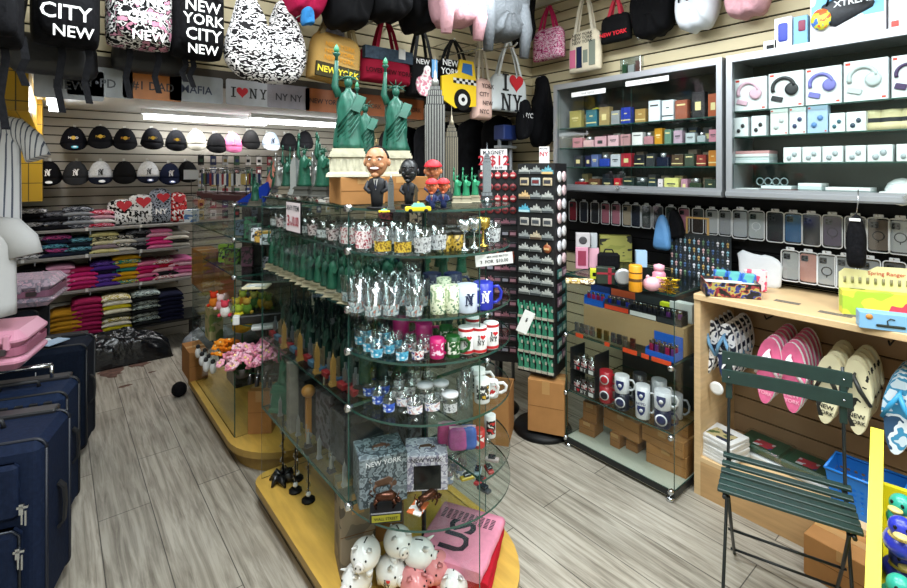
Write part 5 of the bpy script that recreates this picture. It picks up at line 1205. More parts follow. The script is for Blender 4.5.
pigs = [(365.7,553.5,.262,PW,-.9,'white piggy bank on top of the pile at its left end',False), (398,541,.270,PW,-.2,'white piggy bank at the back top of the pile',False), (357,578,.170,PW,-1.3,'white piggy bank lowest at the left of the pile',False),
 (391,570,.185,PW,.1,'white piggy bank with a red heart print facing left',True), (419,553,.235,PW,.7,'white piggy bank turned away, between white and pink ones',False), (437,567,.190,PP,-1.1,'pink piggy bank highest at the right of the pile',False),
 (414,581,.170,PP,-.3,'pink piggy bank low in front of the pile',False), (454,581,.165,PW,-.8,'white piggy bank at the right end of the pile',False)]
for px, py, zc, m, rz, lb, hp in pigs:
    q = on_z(px, py, zc); place('piggy_bank', lb, 'piggy bank', (q.x, q.y, zc-.048), pig(m, mat('e0dcd8', .2) if m is PW else PP, hp), rz=rz, group='piggy banks piled on the yellow base')
def bigfold(m, w_, d, h, seed, txt=None):
    r = random.Random(seed); b = MB(); rings = []
    for i in range(11):
        x = -w_/2+w_*i/10; s = r.uniform(-.002, .002); prof = []
        for j in range(7): a = PI/2+PI*j/6; prof.append((x, .015+cos(a)*.014+s, h/2+sin(a)*h/2))
        for j in range(7): a = -PI/2+PI*j/6; prof.append((x, d-.015+cos(a)*.014+s, h/2+sin(a)*h/2))
        rings.append(prof)
    b.loft(rings, 0, True); p = [('cloth', b.mesh('c', m))]
    if txt: p += txt
    return p
TP = MB(); TPb = MB(); TPb.text('US', .14, 0, 0, 0, 0, .03); TP.M = Matrix.Translation((-.01, .14, .0385)) @ Matrix.Rotation(-PI/2, 4, 'X'); TP.add(TPb.v, TPb.f, 0)
for i in range(7): 
    for j in range(10): TP.M = Matrix.Identity(4); TP.box(.06+i*.008, .03+j*.022, .0382, .064+i*.008, .045+j*.022, .0388)
RED = mat('b01c2c', .85, noise=.1, nscale=40, bump=.3); PNK2 = mat('e08ea6', .85, noise=.06, nscale=40, bump=.3)
for k, (m, dz, rz, nm, tx, dx) in enumerate(((RED, 0, .62, 'red folded shirt at the bottom of the small pile on the yellow base', None, 0), (RED, .034, .58, 'red folded shirt in the middle of the small pile on the yellow base', None, .005), (PNK2, .068, .50, 'pink folded shirt with dark letters on top of the red ones', [('lettering', TP.mesh('l', mat('2c2e38', .8)))], -.02))):
    place('folded_shirt', nm, 'folded shirt', (1.262+dx*.5, 1.29, .1215+dz), bigfold(m, .29, .27, .034 if k < 2 else .038, k, tx), rz=rz)
for (x, y, w_, h, nm) in ((.86, 1.60, .13, .30, 'tall grey brown printed box under the left side of the sixth shelf'), (1.02, 1.68, .16, .26, 'cardboard box behind the piggy banks')):
    place('cardboard_box', nm, 'box', (x, y, .1205), cbox(w_, .14, h, pat(('6e6558', '8a7c68', '5a5248'), 9, .7) if x < 1 else CARD2), rz=-.3)
# ---------------- goods on the long shelves of the nearer island ----------------
SBASE = mat('857c64', .6)
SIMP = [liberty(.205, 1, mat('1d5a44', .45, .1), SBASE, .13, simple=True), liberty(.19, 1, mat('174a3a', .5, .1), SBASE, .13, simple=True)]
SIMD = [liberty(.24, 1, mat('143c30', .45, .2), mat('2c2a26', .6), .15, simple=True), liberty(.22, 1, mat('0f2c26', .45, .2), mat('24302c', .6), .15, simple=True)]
def rowfill(xs, ys, z, protos, name, cat, label, group, jit=.006, rz=-.9):
    n = 0
    for j, y in enumerate(ys):
        for i, x in enumerate(xs):
            p = protos[(i*3+j*5) % len(protos)]; n += 1
            place(name, label, cat, (x+RND.uniform(-jit, jit), y+RND.uniform(-jit, jit), z), p, rz=rz+RND.uniform(-.3, .3), group=group)
fr = lambda a, b, n: [a+(b-a)*i/(n-1) for i in range(n)]
rowfill(fr(.805, 1.02, 4), fr(1.56, 2.33, 13), 1.134, SIMP, 'statuette', 'statuette', 'green statue of liberty souvenir in the dense rows on the third long shelf', 'green statuettes on the third long shelf')
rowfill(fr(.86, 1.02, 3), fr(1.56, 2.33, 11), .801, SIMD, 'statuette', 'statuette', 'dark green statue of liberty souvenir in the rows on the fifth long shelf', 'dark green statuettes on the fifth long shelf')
rowfill(fr(1.16, 1.36, 3), fr(1.60, 2.3, 5), 1.134, SIMP, 'statuette', 'statuette', 'green statue of liberty souvenir on the far side of the third long shelf', 'green statuettes on the far side of the third shelf')
GOLDT = tower(.135, mat('b08a4a', .4, .4), 1, True)
for i, (px, py) in enumerate(((284, 357), (300, 362), (317, 372), (333, 376))):
    q = on_x(px, py, .80); place('tower_model', 'small gold coloured tower souvenir on the fifth long shelf, %s from the aisle end' % ORD[3-i], 'model building', (.80, q.y, .801), GOLDT, group='gold towers on the fifth long shelf')
redb = [('base', MB().rbox(-.024, -.024, 0, .024, .024, .022, .003).mesh('b', mat('7c1c20', .4))), ('skyline', MB().cb(-.012, 0, .022, .008, .008, .045).cb(.0, 0, .022, .008, .008, .07).cb(.012, 0, .022, .008, .008, .05).mesh('s', SILV))]
blueb = [('base', MB().rbox(-.024, -.024, 0, .024, .024, .022, .003).mesh('b', mat('3a5a70', .4))), ('skyline', MB().cb(-.012, 0, .022, .008, .008, .06).cb(.0, 0, .022, .008, .008, .035).cb(.012, 0, .022, .008, .008, .075).mesh('s', mat('8a7c60', .4, .5)))]
for i, y in enumerate(fr(1.56, 2.36, 13)):
    k = (0, 0, 1, 0, 1, 1, 0, 0, 1, 0, 0, 1, 0)[i]
    place('skyline_souvenir', ('dark red' if k == 0 else 'slate blue')+' block with little metal towers along the front edge of the fifth long shelf', 'souvenir', (.835 if i in (0, 6, 9) else .828, y+.012, .801), redb if k == 0 else blueb, rz=RW, group=('red' if k == 0 else 'blue')+' skyline souvenirs on the fifth long shelf')
# second long shelf (z 1.33): shadowy glass and boxes
sg = [glasscup(.025, .03, .07, (SILP, .01, .04)), glasscup(.025, .03, .07, (pat(('5a3038', 'c8b8b8', '201c20'), 80, .5), .01, .055))]
rowfill(fr(.81, .93, 2), fr(1.60, 2.32, 9), 1.3312, sg, 'rocks_glass', 'glass', 'clear printed tumbler in the rows on the second long shelf', 'tumblers on the second long shelf')
place('price_sign', 'white price sign with red digits in a dark frame on the island side', 'sign', on_x(293, 232, .755), [('frame', MB().box(-.078, .001, -.004, .078, .006, .125).mesh('f', BLK)), ('card', MB().box(-.072, -.001, .002, .072, .001, .12).mesh('c', mat('dccfd2', .5)))]+[('lettering', MB().text('3', .062, -.045, -.002, .045, 0, .02).text('for', .024, -.012, -.002, .035, 0, .01).text('10.00', .055, .030, -.002, .045, 0, .02, sx=.62).text('ANY ITEM', .030, 0, -.002, .098, 1, .01).mesh('l', mat('a01c34', .5), mat('1c2a30', .5)))], rz=RW)
# top of the nearer island, back part: green statues and dark towers
TS = [liberty(.22, 1, mat('154636', .4, .2), mat('5c5446', .6), .15, simple=True), liberty(.26, 1, mat('184f3c', .4, .2), mat('3a3a34', .6), .15, simple=True), liberty(.19, 1, mat('8a8c88', .3, .6), mat('2a2a2a', .6), .15, simple=True)]
TT = [tower(.20, mat('a8acac', .3, .7), 1, True), tower(.25, mat('6a6c68', .3, .6), 1, True)]
for i, (x, y, p, nm) in enumerate(((.83, 1.84, TS[1], 'dark green'), (.80, 1.95, TS[1], 'green'), (.88, 1.93, TS[0], 'green'), (.80, 2.06, TT[0], 'silver'), (.86, 2.08, TS[2], 'silver'), (.93, 2.05, TS[1], 'green'), (.81, 2.17, TS[0], 'green'), (.88, 2.2, TT[0], 'silver'), (.95, 2.18, TS[2], 'silver'), (.82, 2.3, TS[2], 'silver'), (.90, 2.32, TS[0], 'green'), (1.0, 2.3, TT[1], 'grey'), (1.05, 2.1, TS[1], 'green'), (1.12, 2.0, TT[1], 'grey'), (1.2, 1.85, TT[1], 'grey'), (1.28, 1.95, TT[0], 'silver'))):
    tw = p in TT
    place('tower_model' if tw else 'statuette', '%s %s in the crowd on the island top behind the big statues' % (nm, 'tower model' if tw else 'liberty statuette'), 'souvenir', (x, y, T+.018), p, rz=-.9, group='%s %s behind the big statues' % (nm, 'towers' if tw else 'statuettes'))
strip = pat(('7a1c24', 'd8d4cc', '24242c', 'a8a498'), 14, .5, (1, 1, 4))
for y in (1.84, 2.06, 2.28):
    place('souvenir_tray', 'low striped red and white tray under the souvenirs, island top, %s' % {1.84: 'nearest one', 2.06: 'middle one', 2.28: 'farthest one'}[y], 'tray', (.92, y, T), MB().cb(0, 0, 0, .24, .19, .016).mesh('st', strip))
# lower long shelf and base
DK = [mat('1c2024', .4, noise=.4, nscale=30), pat(('1a1c20', '3c4046', '2c3034'), 30, .4), pat(('30222a', '5a5a62', '16181c'), 25, .4)]
for i, y in enumerate(fr(1.62, 2.3, 6)):
    place('souvenir_box', 'dark printed souvenir box on the long sixth shelf, %s from the aisle end' % ORD[5-i], 'box', (.90, y, Z6+.001), MB().rbox(-.05, -.055, 0, .05, .055, .16+.03*(i % 3), .003).mesh('b', DK[i % 3]), rz=.05*i)
for i, y in enumerate(fr(1.60, 2.35, 8)):
    place('keychain_figure', 'small metal figure on the edge of the long sixth shelf', 'figurine', (.805, y, Z6+.001), [TT[0], TS[2]][i % 2], group='metal figures on the long sixth shelf', sc=.5)
place('post_stand', 'grey wooden post standing under the fifth long shelf', 'post', (.80, 2.08, Z6+.001), MB().rbox(-.02, -.02, 0, .02, .02, .30, .004).mesh('p', mat('77746c', .7, noise=.2, nscale=20)))
place('statue', 'bulky dark green statue at the far end under the fifth long shelf', 'statue', (.84, 2.30, Z6+.001), liberty(.31, 1, mat('1e5a42', .5), mat('1e5a42', .5), .4, simple=True), rz=-.9)
place('ornament', 'yellow brown round ornament under the fifth long shelf', 'ornament', (.83, 1.98, Z6+.2), MB().ell(0, 0, 0, .03, .03, .025, 12).cb(0, 0, -.199, .02, .02, .18).mesh('o', mat('a8722c', .5)))
# black pinwheel stand with chains at the far corner of the base
b = MB()
for k in range(6):
    a = k*PI/3; b.tube([(0, 0, .02), (.035*cos(a), .035*sin(a), .03), (.064*cos(a+.35), .064*sin(a+.35), .004)], [.012, .022, .004], 6)
ch = MB()
for k in range(24): ch.at(.01*sin(k*1.1), .0, .05+k*.012, rz=k*PI/2, rx=PI/2).lathe([(.0045, -.0015), (.006, 0), (.0045, .0015)], 6)
place('chain_stand', 'black star footed stand hung with silver chains at the far corner of the base', 'display stand', (.842, 2.31, .1215), [('star_foot', b.mesh('f', mat('0c0d0e', .3))), ('pole', MB().tube([(0, 0, .02), (0, 0, .33)], .004).mesh('p', BLK)), ('chain', ch.mesh('c', CHROME))])
for i, (x, y) in enumerate(((.86, 2.2), (.90, 2.28), (.88, 2.1))):
    ch = MB()
    for k in range(16): ch.at(.008*sin(k*1.3+i), .0, .02+k*.011, rz=k*PI/2, rx=PI/2).lathe([(.0045, -.0015), (.006, 0), (.0045, .0015)], 6)
    place('crystal_charm', 'hanging silver chain charm beside the black star footed stand', 'charm', (x, y, .1215), [('foot', MB().lathe([(.001, 0), (.03, 0), (.03, .008), (.001, .009)], 10).mesh('f', BLK)), ('chain', ch.mesh('c', CHROME)), ('pole', MB().tube([(0, 0, .005), (0, 0, .2)], .003).mesh('p', BLK)), ('bead', MB().ell(0, 0, .03, .012, .012, .012, 8).mesh('b', mat('d8dce0', .1)))], group='silver chain charms on the base')
for i, (x, y, w_, h) in enumerate(((1.25, 1.85, .2, .28), (1.26, 2.18, .2, .25))):
    place('cardboard_box', 'brown box stored %s in the island base, seen through glass' % ('nearer' if i == 0 else 'farther'), 'box', (x, y, .1205), cbox(w_, .18, h, CARD2))
# inner stock making the island core dense
for lv, (z, hgt) in enumerate(((1.134, .17), (.801, .24), (Z6+.001, .22))):
    for i, y in enumerate(fr(1.66, 2.28, 4)):
        place('souvenir_box', 'dark stock carton in the core of the %s long shelf, %s from the near end' % (['third', 'fifth', 'sixth'][lv], ORD[i]), 'box', (1.09 if lv == 0 else 1.12, y, z), MB().rbox(-.05, -.07, 0, .05, .07, hgt, .003).mesh('b', DK[(i+lv) % 3]))
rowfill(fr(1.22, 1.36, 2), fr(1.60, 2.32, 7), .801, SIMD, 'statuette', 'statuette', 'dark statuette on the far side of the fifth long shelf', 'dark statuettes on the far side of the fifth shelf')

# ---------------- goods on the farther island ----------------
FT = 1.411
place('cardboard_box', 'tall brown open box at the front of the farther island', 'box', (.84, 3.62, .771), cbox(.13, .34, .265, CARD2), rz=0)
place('cardboard_box', 'smaller brown box right of the tall one on the farther island', 'box', (.86, 3.33, .771), cbox(.10, .12, .20, CARD2), rz=0)
place('cardboard_box', 'brown upright box standing on the yellow base of the farther island', 'box', on_z(256, 440, .121)+Vector((.035, .05, 0)), cbox(.13, .12, .24, CARD), rz=-.6)
place('cardboard_box', 'brown box at the far end of the farther island base', 'box', (.79, 3.80, .121), cbox(.12, .26, .20, CARD2), rz=0)
place('cardboard_box', 'yellow green printed carton standing under the flower shelf', 'box', (.80, 3.42, .521), MB().cb(0, 0, 0, .08, .12, .20).mesh('c', pat(('6a7a3c', 'a89a6c', '5a6a34'), 10, .6)))
def plush(c, c2, r=.035):
    return [('body', MB().ell(0, 0, r*.9, r*.8, r*.7, r*.95, 10, 0, 8).mesh('b', mat(c, .9, bump=.5, nscale=90))), ('head', MB().ell(0, -.005, r*2.1, r*.62, r*.6, r*.6, 10, 0, 8).ell(-r*.5, 0, r*2.6, r*.22, r*.15, r*.25, 6, 0, 5).ell(r*.5, 0, r*2.6, r*.22, r*.15, r*.25, 6, 0, 5).mesh('h', mat(c2, .9))), ('limb', MB().ell(-r*.8, -r*.3, r*.4, r*.3, r*.5, r*.28, 7, 0, 5).ell(r*.8, -r*.3, r*.4, r*.3, r*.5, r*.28, 7, 0, 5).mesh('l', mat(c2, .9)))]
dolls = [(214, 303, 'd87a28', 'c83a20', 'orange and red'), (221, 306, 'd8a0a8', 'e8c8c8', 'pink and white'), (225, 313, 'e0dcd8', 'c84050', 'white and red'), (236, 310, '8aa030', 'c8b040', 'lime and yellow'), (243, 302, 'c87a2c', 'a8b048', 'amber'), (247, 310, '6a8a34', 'c89a40', 'green'), (254, 303, '4a6a3a', 'a8a050', 'dark green'), (262, 304, 'b8902c', '6a7a34', 'mustard'), (239, 318, 'c8b82c', '8a9a30', 'yellow'), (268, 306, '8a6a28', '506030', 'olive')]
for px, py, c, c2, nm in dolls:
    q = on_z(px, py+4, .771); place('plush_toy', '%s small plush toy on the farther island shelf beside the black package' % nm, 'plush toy', q, plush(c, c2), rz=-.5)
place('black_package', 'black package with a white end lying before the plush toys', 'package', on_z(258, 322, .772), [('body', MB().rbox(-.09, -.025, 0, .13, .025, .045, .008).mesh('b', mat('0e0e10', .4))), ('white_end', MB().rbox(-.125, -.025, 0, -.09, .025, .045, .006).mesh('w', WHT))], rz=-.35)
place('white_package', 'white wrapped package under the black one', 'package', on_z(268, 328, .772), MB().rbox(-.08, -.03, 0, .10, .03, .02, .008).mesh('b', mat('b8bcbc', .3, bump=.6, nscale=30)), rz=-.35)
place('booklet', 'cream booklet lying on the glass shelf above the plush toys', 'booklet', on_z(257, 287, 1.012), [('cover', MB().box(-.06, -.045, 0, .06, .045, .008).mesh('b', mat('d8d0b0', .5))), ('picture', MB().box(-.045, -.03, .008, .045, .03, .009).mesh('p', pat(('b0c0c8', 'e0e0d8', '8a9a9c'), 20, .5)))], rz=-.6)
# flowers
def bloom(c, r=.02):
    b = MB()
    for k in range(6):
        a = k*PI/3; b.ell(r*.75*cos(a), r*.75*sin(a), 0, r*.55, r*.55, r*.35, 6, 0, 4)
    return b.ell(0, 0, r*.25, r*.35, r*.35, r*.3, 6, 1, 4).mesh('bloom', mat(c, .8), mat('f0d890' if c != 'd89a2c' else '8a5a1c', .7))
def bouquet(name, label, loc, cols, n, spread, hh, r=.02, seed=1):
    rr = random.Random(seed); p = []; st = MB(); bl = {}
    ms = [bloom(c, r) for c in cols]
    o = place(name, label, 'artificial flowers', loc, [])
    for i in range(n):
        u = rr.random()**.5*spread; a = rr.uniform(0, 2*PI); x, y = u*cos(a), u*sin(a)*.8; z = hh*(1-.5*(u/spread)**2)+rr.uniform(-.02, .01)
        st.tube([(x*.15, y*.15, 0), (x*.6, y*.6, z*.6), (x, y, z)], .0016, 4)
        link('bloom', ms[i % len(ms)], (x, y, z), parent=o, rot=(rr.uniform(-.9, .9), rr.uniform(-.9, .9), a))
    link('stem', st.mesh('st', mat('2c5a2c', .7)), parent=o)
    link('pot', MB().lathe([(.001, 0), (.03, 0), (.04, .05), (.037, .05), (.03, .006)], 12).mesh('pot', mat('3a3430', .6)), parent=o)
    return o
bouquet('flower_bunch', 'big bunch of pale pink artificial flowers on the farther island', on_z(240, 385, .521)+Vector((.04, .10, 0)), ['e8a8bc', 'e8c0cc', 'd8889c'], 60, .11, .15, .021, 4)
bouquet('flower_bunch', 'bunch of pink artificial flowers right of the pale pink one', on_z(262, 380, .521)+Vector((.05, .08, 0)), ['d888a8', 'c87898', 'e8b0c4'], 34, .08, .17, .021, 5)
bouquet('flower_bunch', 'orange artificial flowers at the left of the pink bunch', on_z(224, 372, .521)+Vector((.04, .12, 0)), ['e07a1c', 'e8922c'], 16, .06, .15, .022, 6)
place('flower', 'large yellow artificial sunflower head above the pink bunch', 'artificial flower', on_z(240, 372, .521)+Vector((.06, .17, 0)), [('stem', MB().tube([(0, 0, 0), (0, 0, .17)], .004).mesh('s', mat('2c5a2c', .7))), ('flower_head', MB().ell(0, 0, .19, .055, .05, .035, 14, 0, 8).mesh('h', mat('c8962c', .8, bump=.8, nscale=60)))])
bells = [('body', MB().lathe([(.001, 0), (.012, 0), (.011, .02), (.006, .035), (.001, .038)], 10).mesh('b', mat('141416', .3))), ('cap', MB().ell(0, 0, .042, .006, .006, .006, 7, 0, 5).mesh('c', CHROME))]
put('bell', 'bell', [(250, 384), (257, 386), (264, 387), (270, 387), (258, 380), (266, 381)], .52, bells, 'small black and silver bell in front of the pink flowers', 'black bells on the farther island')
pen = [('body', MB().ell(0, 0, .035, .02, .018, .035, 8, 0, 6).mesh('b', mat('e4e4e4', .6))), ('head', MB().ell(0, 0, .078, .015, .015, .015, 8, 0, 6).mesh('h', mat('16161a', .6)))]
put('plush_toy', 'plush toy', [(198, 358), (205, 362), (202, 366), (209, 368), (206, 372), (213, 374)], .322, pen, 'small black and white plush at the far end of the farther island', 'black and white plush toys')
place('black_bag', 'round black bag on the floor at the far corner of the farther island', 'bag', (.685, 3.90, 0), MB().ell(0, 0, .05, .05, .06, .05, 12).mesh('bb', BLKF))
# upper goods on the farther island
up = [(216, 261, 1.015, 'lime green bag', 'a0c83c', .09, .12, .03), (232, 262, 1.015, 'olive green patterned bag', '5c8a34', .09, .10, .04), (247, 264, 1.015, 'pink and black doll box', '7a4a64', .07, .12, .05), (259, 264, 1.015, 'black box', '101012', .07, .14, .05), (269, 266, 1.015, 'purple and cream carton', 'a89ab0', .08, .07, .05), (282, 268, 1.015, 'white glossy carton', 'c8ccc8', .06, .07, .05)]
for px, py, z, nm, c, w_, h, d in up:
    q = on_z(px, py+3, z-.004); q.x = max(q.x, .80+w_*.45); place('souvenir_pack', nm+' on the third shelf of the farther island', 'package', q, MB().rbox(-w_/2, 0, 0, w_/2, d, h, .008).mesh('p', pat((c, c, '2a2a2e', c), 25, .5) if c != '101012' else BLK), rz=-.5)
up = [(204, 236, 'grey blue snow globe box', '5a6a7a', .08, .09), (215, 239, 'dark green statue cup', '24583c', .06, .12), (228, 240, 'green grey statue cup', '3c5a4c', .06, .09), (241, 240, 'small white carton', 'c8ccd0', .05, .07), (252, 241, 'gold box with dark lettering', 'b8923c', .10, .06), (265, 242, 'white and blue label box', 'c8d0d8', .06, .05), (277, 243, 'grey glass block', '8a9494', .06, .08)]
for px, py, nm, c, w_, h in up:
    q = on_z(px, py+3, 1.222); q.x = max(q.x, .80+w_*.45); q.y = min(q.y, 3.8); place('souvenir_pack', nm+' on the second shelf of the farther island', 'package', q, MB().rbox(-w_/2, 0, 0, w_/2, .05, h, .006).mesh('p', pat((c, c, '20242a', c), 30, .5)), rz=-.5)
# racks of key chains on top of the farther island
CH = [pat(('1c2024', 'c8ccd0', '8a2c34', '2c3a2c'), 16, .5, (1, 1, 2)), pat(('2a2c30', 'd8d4cc', '6a5a34'), 16, .5, (1, 1, 2)), pat(('141416', 'b8bcc0', 'a83a44', '30486a'), 16, .5, (1, 1, 2))]
def keyrack(n, seed, m=None):
    r = random.Random(seed); p = [('rack_base', MB().rbox(-.13, -.04, 0, .13, .04, .035, .004).mesh('b', mat('4a2428', .5))), ('rack_bar', MB().tube([(-.125, 0, .03), (-.125, 0, .20), (.125, 0, .20), (.125, 0, .03)], .004).mesh('f', CHROME))]
    for k in range(n):
        x = -.115+.23*k/(n-1); c = ['c8ccd0', '1c1c20', '8a2c34', '3a5a44', 'b8a060', 'e0dcd8', '2c3a6a'][r.randrange(7)]
        b = MB().tube([(x, 0, .198), (x, -.004, .165)], .0015, 4); b.box(x-.008, -.008, .08+r.uniform(0, .02), x+.008, -.003, .165, 1)
        p.append(('keychain', b.mesh('k', CHROME, mat(c, .4))))
    return p
for i, (x, y) in enumerate(((.90, 3.86), (.86, 3.55), (.86, 3.24), (1.02, 3.7), (1.0, 3.4))):
    place('keychain_rack', 'rack of hanging keychains with a dark red base on the farther island, %s' % ['farthest', 'second farthest', 'nearest', 'rear farther', 'rear nearer'][i], 'keychain rack', (x, y, FT), keyrack(12, i), rz=RW+.45)
place('blue_pennant', 'royal blue folded pennant at the near end of the keychain racks', 'flag', (.90, 2.96, FT), [('cloth', MB().prism([(-.09, 0), (.07, 0), (.10, .07), (.09, .12), (.06, .10)], -.012, .012).mesh('c', mat('1c3aa0', .7, bump=.4, nscale=12)))], rz=-.7)
place('umbrella', 'small closed peach coloured umbrella leaning behind the keychain racks', 'umbrella', (1.0, 3.02, FT+.02), [('canopy', MB().tube([(0, 0, .02), (.02, 0, .10), (.05, 0, .22)], [.005, .022, .008], 8).mesh('c', mat('d88a78', .7))), ('ferrule', MB().tube([(.05, 0, .22), (.058, 0, .25)], .003).mesh('h', CHROME))], rz=-.6)
for i, (x, y, h) in enumerate(((.86, 2.78, .2), (.95, 2.72, .24), (.82, 2.66, .18), (1.05, 2.75, .26), (1.1, 2.66, .22), (1.0, 2.62, .2))):
    place('statuette', 'green liberty statuette on the near rounded end of the farther island top', 'statuette', (x, y, FT+.0), liberty(h, 1, mat('174c3a', .4, .2), mat('4c4a40', .6), .15, simple=True), rz=-.8, group='green statuettes on the farther island')
place('price_sign', 'small white card sign on wire above the farther island', 'sign', (.78, 4.0, FT), [('card', MB().box(-.05, -.002, .12, .05, .002, .19).mesh('c', mat('c8ccd0', .5))), ('wire', MB().tube([(0, .003, 0), (0, .003, .13)], .002).mesh('w', BLK)), ('foot', MB().cb(0, 0, 0, .05, .05, .006).mesh('f', BLK))], rz=-.5)
place('blue_box', 'light blue and white box at the far end of the farther island', 'box', (.78, 3.98, 1.222), MB().cb(0, 0, 0, .08, .1, .09).mesh('c', pat(('4a7ab8', 'dfe6ee', '4a7ab8'), 14, .5, (1, 1, 2))), rz=-.4)
# lower fill
for i, (x, y, z, w_, h) in enumerate(((1.15, 3.6, .521, .25, .2), (1.15, 3.2, .521, .25, .18), (1.15, 3.5, .771, .25, .2), (1.15, 3.1, .771, .22, .18), (1.1, 3.6, .121, .3, .3), (1.15, 3.2, .121, .26, .26), (1.15, 3.5, 1.012, .25, .17), (1.15, 3.15, 1.012, .25, .16), (1.15, 3.5, 1.222, .25, .15), (1.15, 3.15, 1.222, .25, .14))):
    place('souvenir_box', 'dark carton deep inside the farther island, %s, %s' % (['floor level', 'floor level', 'lower shelf', 'lower shelf', 'base', 'base', 'third shelf', 'third shelf', 'second shelf', 'second shelf'][i] if i < 4 or i > 5 else 'on the base', 'farther one' if i % 2 == 0 else 'nearer one') if i > 1 else 'dark carton behind the pink flowers inside the island, %s' % ('farther one' if i == 0 else 'nearer one'), 'box', (x, y, z), MB().cb(0, 0, 0, w_, .22, h).mesh('b', DK[i % 3]))
# clutter racks on the back wall behind the islands
def wallgrid(x0, x1, z0, z1, nx, nz, lab, grp, y=5.30, seed=0, cols=('1c1c20', 'c8ccd0', '8a2c34', '3a5a44', 'b8a060', 'd8d4d0', '2c3a6a', '14181c')):
    r = random.Random(seed); ms = []
    for c in cols:
        b = MB().rbox(-.028, -.01, -.07, .028, .0, .02, .006).cb(0, -.012, -.04, .03, .006, .03, 1); b.tube([(0, .10, .035), (0, -.015, .035), (0, -.02, .045)], .002, 4, 2); b.tube([(0, -.005, .018), (0, -.005, .037)], .0015, 4, 2)
        ms.append(b.mesh('k', mat(c, .5), mat(cols[(cols.index(c)+3) % len(cols)], .5), CHROME))
    for j in range(nz):
        for i in range(nx):
            k = r.randrange(len(ms)); place('key_holder', lab, 'keychain', (x0+(x1-x0)*i/(nx-1), y, z0+(z1-z0)*j/max(1, nz-1)), ms[k], group=grp)
wallgrid(1.12, 2.9, 1.18, 1.72, 17, 6, 'packaged trinket hanging on the back wall behind the islands', 'packaged trinkets on the back wall', seed=5)
# ---------------- spinning magnet racks ----------------
def magnet(kind, c, c2):
    b = MB()
    if kind == 'skyline': b.prism([(-.028, -.018), (.028, -.018), (.026, .0), (.018, .0), (.016, .012), (.010, .004), (.004, .022), (-.002, .006), (-.010, .014), (-.014, .0), (-.026, .004)], -.006, 0, 0, 0).prism([(-.026, -.018), (.026, -.018), (.026, -.008), (-.026, -.008)], -.009, -.006, 1)
    elif kind == 'oval': b.at(0, 0, 0, rx=PI/2, sc=(1, 1, 1.2)).lathe([(.001, 0), (.02, 0), (.022, .003), (.018, .006), (.001, .0065)], 14, 0).at(0, -.0068, 0, rx=PI/2, sc=(1, 1, 1)).lathe([(.001, 0), (.012, 0), (.001, .001)], 10, 1)
    elif kind == 'apple': b.ell(0, -.006, 0, .020, .007, .020, 10, 0, 7).box(-.002, -.008, .018, .002, -.004, .027, 1).box(-.012, -.0145, -.005, .012, -.012, .005, 1)
    elif kind == 'liberty':
        b.prism([(-.012, -.04), (.012, -.04), (.009, -.012), (.010, .010), (.005, .014), (.006, .022), (-.004, .022), (-.004, .014), (-.009, .012), (-.012, .034), (-.017, .034), (-.016, .008), (-.010, -.008)], -.008, 0, 0).box(-.014, -.010, -.05, .014, 0, -.038, 1).box(.004, -.011, -.004, .012, -.008, .010, 1)
    elif kind == 'bottle': b.at(0, -.008, -.03).lathe([(.001, 0), (.010, 0), (.010, .04), (.004, .05), (.004, .062), (.001, .062)], 8, 0)
    else: b.rbox(-.022, -.006, -.018, .022, 0, .018, .003, 0, 1).box(-.016, -.0075, -.008, .016, -.006, .008, 1)
    return b.mesh('magnet', mat(c, .4, noise=.3, nscale=120), mat(c2, .4))
def rackat(name, label, pos, rz, w_, d, z0, z1, br=.175):
    o = place(name, label, 'magnet rack', (pos[0], pos[1], 0), [], rz)
    link('base', MB().lathe([(.001, 0), (br, 0), (br+.005, .012), (br-.01, .03), (.05, .045), (.02, .05)], 32).mesh('b', BLK), parent=o)
    link('pole', MB().tube([(0, 0, .04), (0, 0, z1+.03)], .015, 10).mesh('p', DARKG), parent=o)
    link('panel_core', MB().box(-w_/2, -d/2, z0, w_/2, d/2, z1).mesh('pc', mat('0b0c0e', .6)), parent=o)
    return o
SP = (2.335, 1.985); SRZ = -1.22; SW, SD = .235, .22
rackat('magnet_rack', 'tall black spinning magnet rack beside the glass counter', SP, SRZ, SW, SD, .38, 1.64)
def onrack(pos, rz, lx, ly, z, side=False):
    c, s = cos(rz), sin(rz)
    return (pos[0]+lx*c-ly*s, pos[1]+lx*s+ly*c, z)
SKY = [magnet('skyline', 'a8aaa4', '4c504e'), magnet('skyline', '8a8f8c', '3a3e40'), magnet('skyline', '5f9aa8', 'c8a870'), magnet('skyline', 'b0a48c', '4a3c30')]
ROWS = [(1.60, SKY+[magnet('plate', 'd8d4d0', '8a2430')], 'small mixed'), (1.53, [magnet('plate', 'b8a888', '3a3a40'), magnet('plate', '9aa8ac', '6a2a2c')], 'plaque'), (1.45, [magnet('skyline', 'c8a878', '6a5a48'), SKY[1], SKY[0]], 'tan and silver skyline'), (1.37, [magnet('skyline', '4f9ab0', 'a8c4c8'), SKY[0], SKY[1]], 'blue and silver skyline'), (1.29, [magnet('plate', 'a8a49c', '404448')], 'pewter plaque'), (1.21, [SKY[1], SKY[3]], 'bronze skyline')]
for k in range(5): ROWS.append((1.135-.065*k, [SKY[0], SKY[1], SKY[0]] if k else [SKY[0], SKY[0], magnet('apple', '8a4a28', 'c8a070')], 'grey skyline'))
ORDR = ['top', 'second', 'third', 'fourth', 'fifth', 'sixth', 'seventh', 'eighth', 'ninth', 'tenth', 'eleventh', 'twelfth']
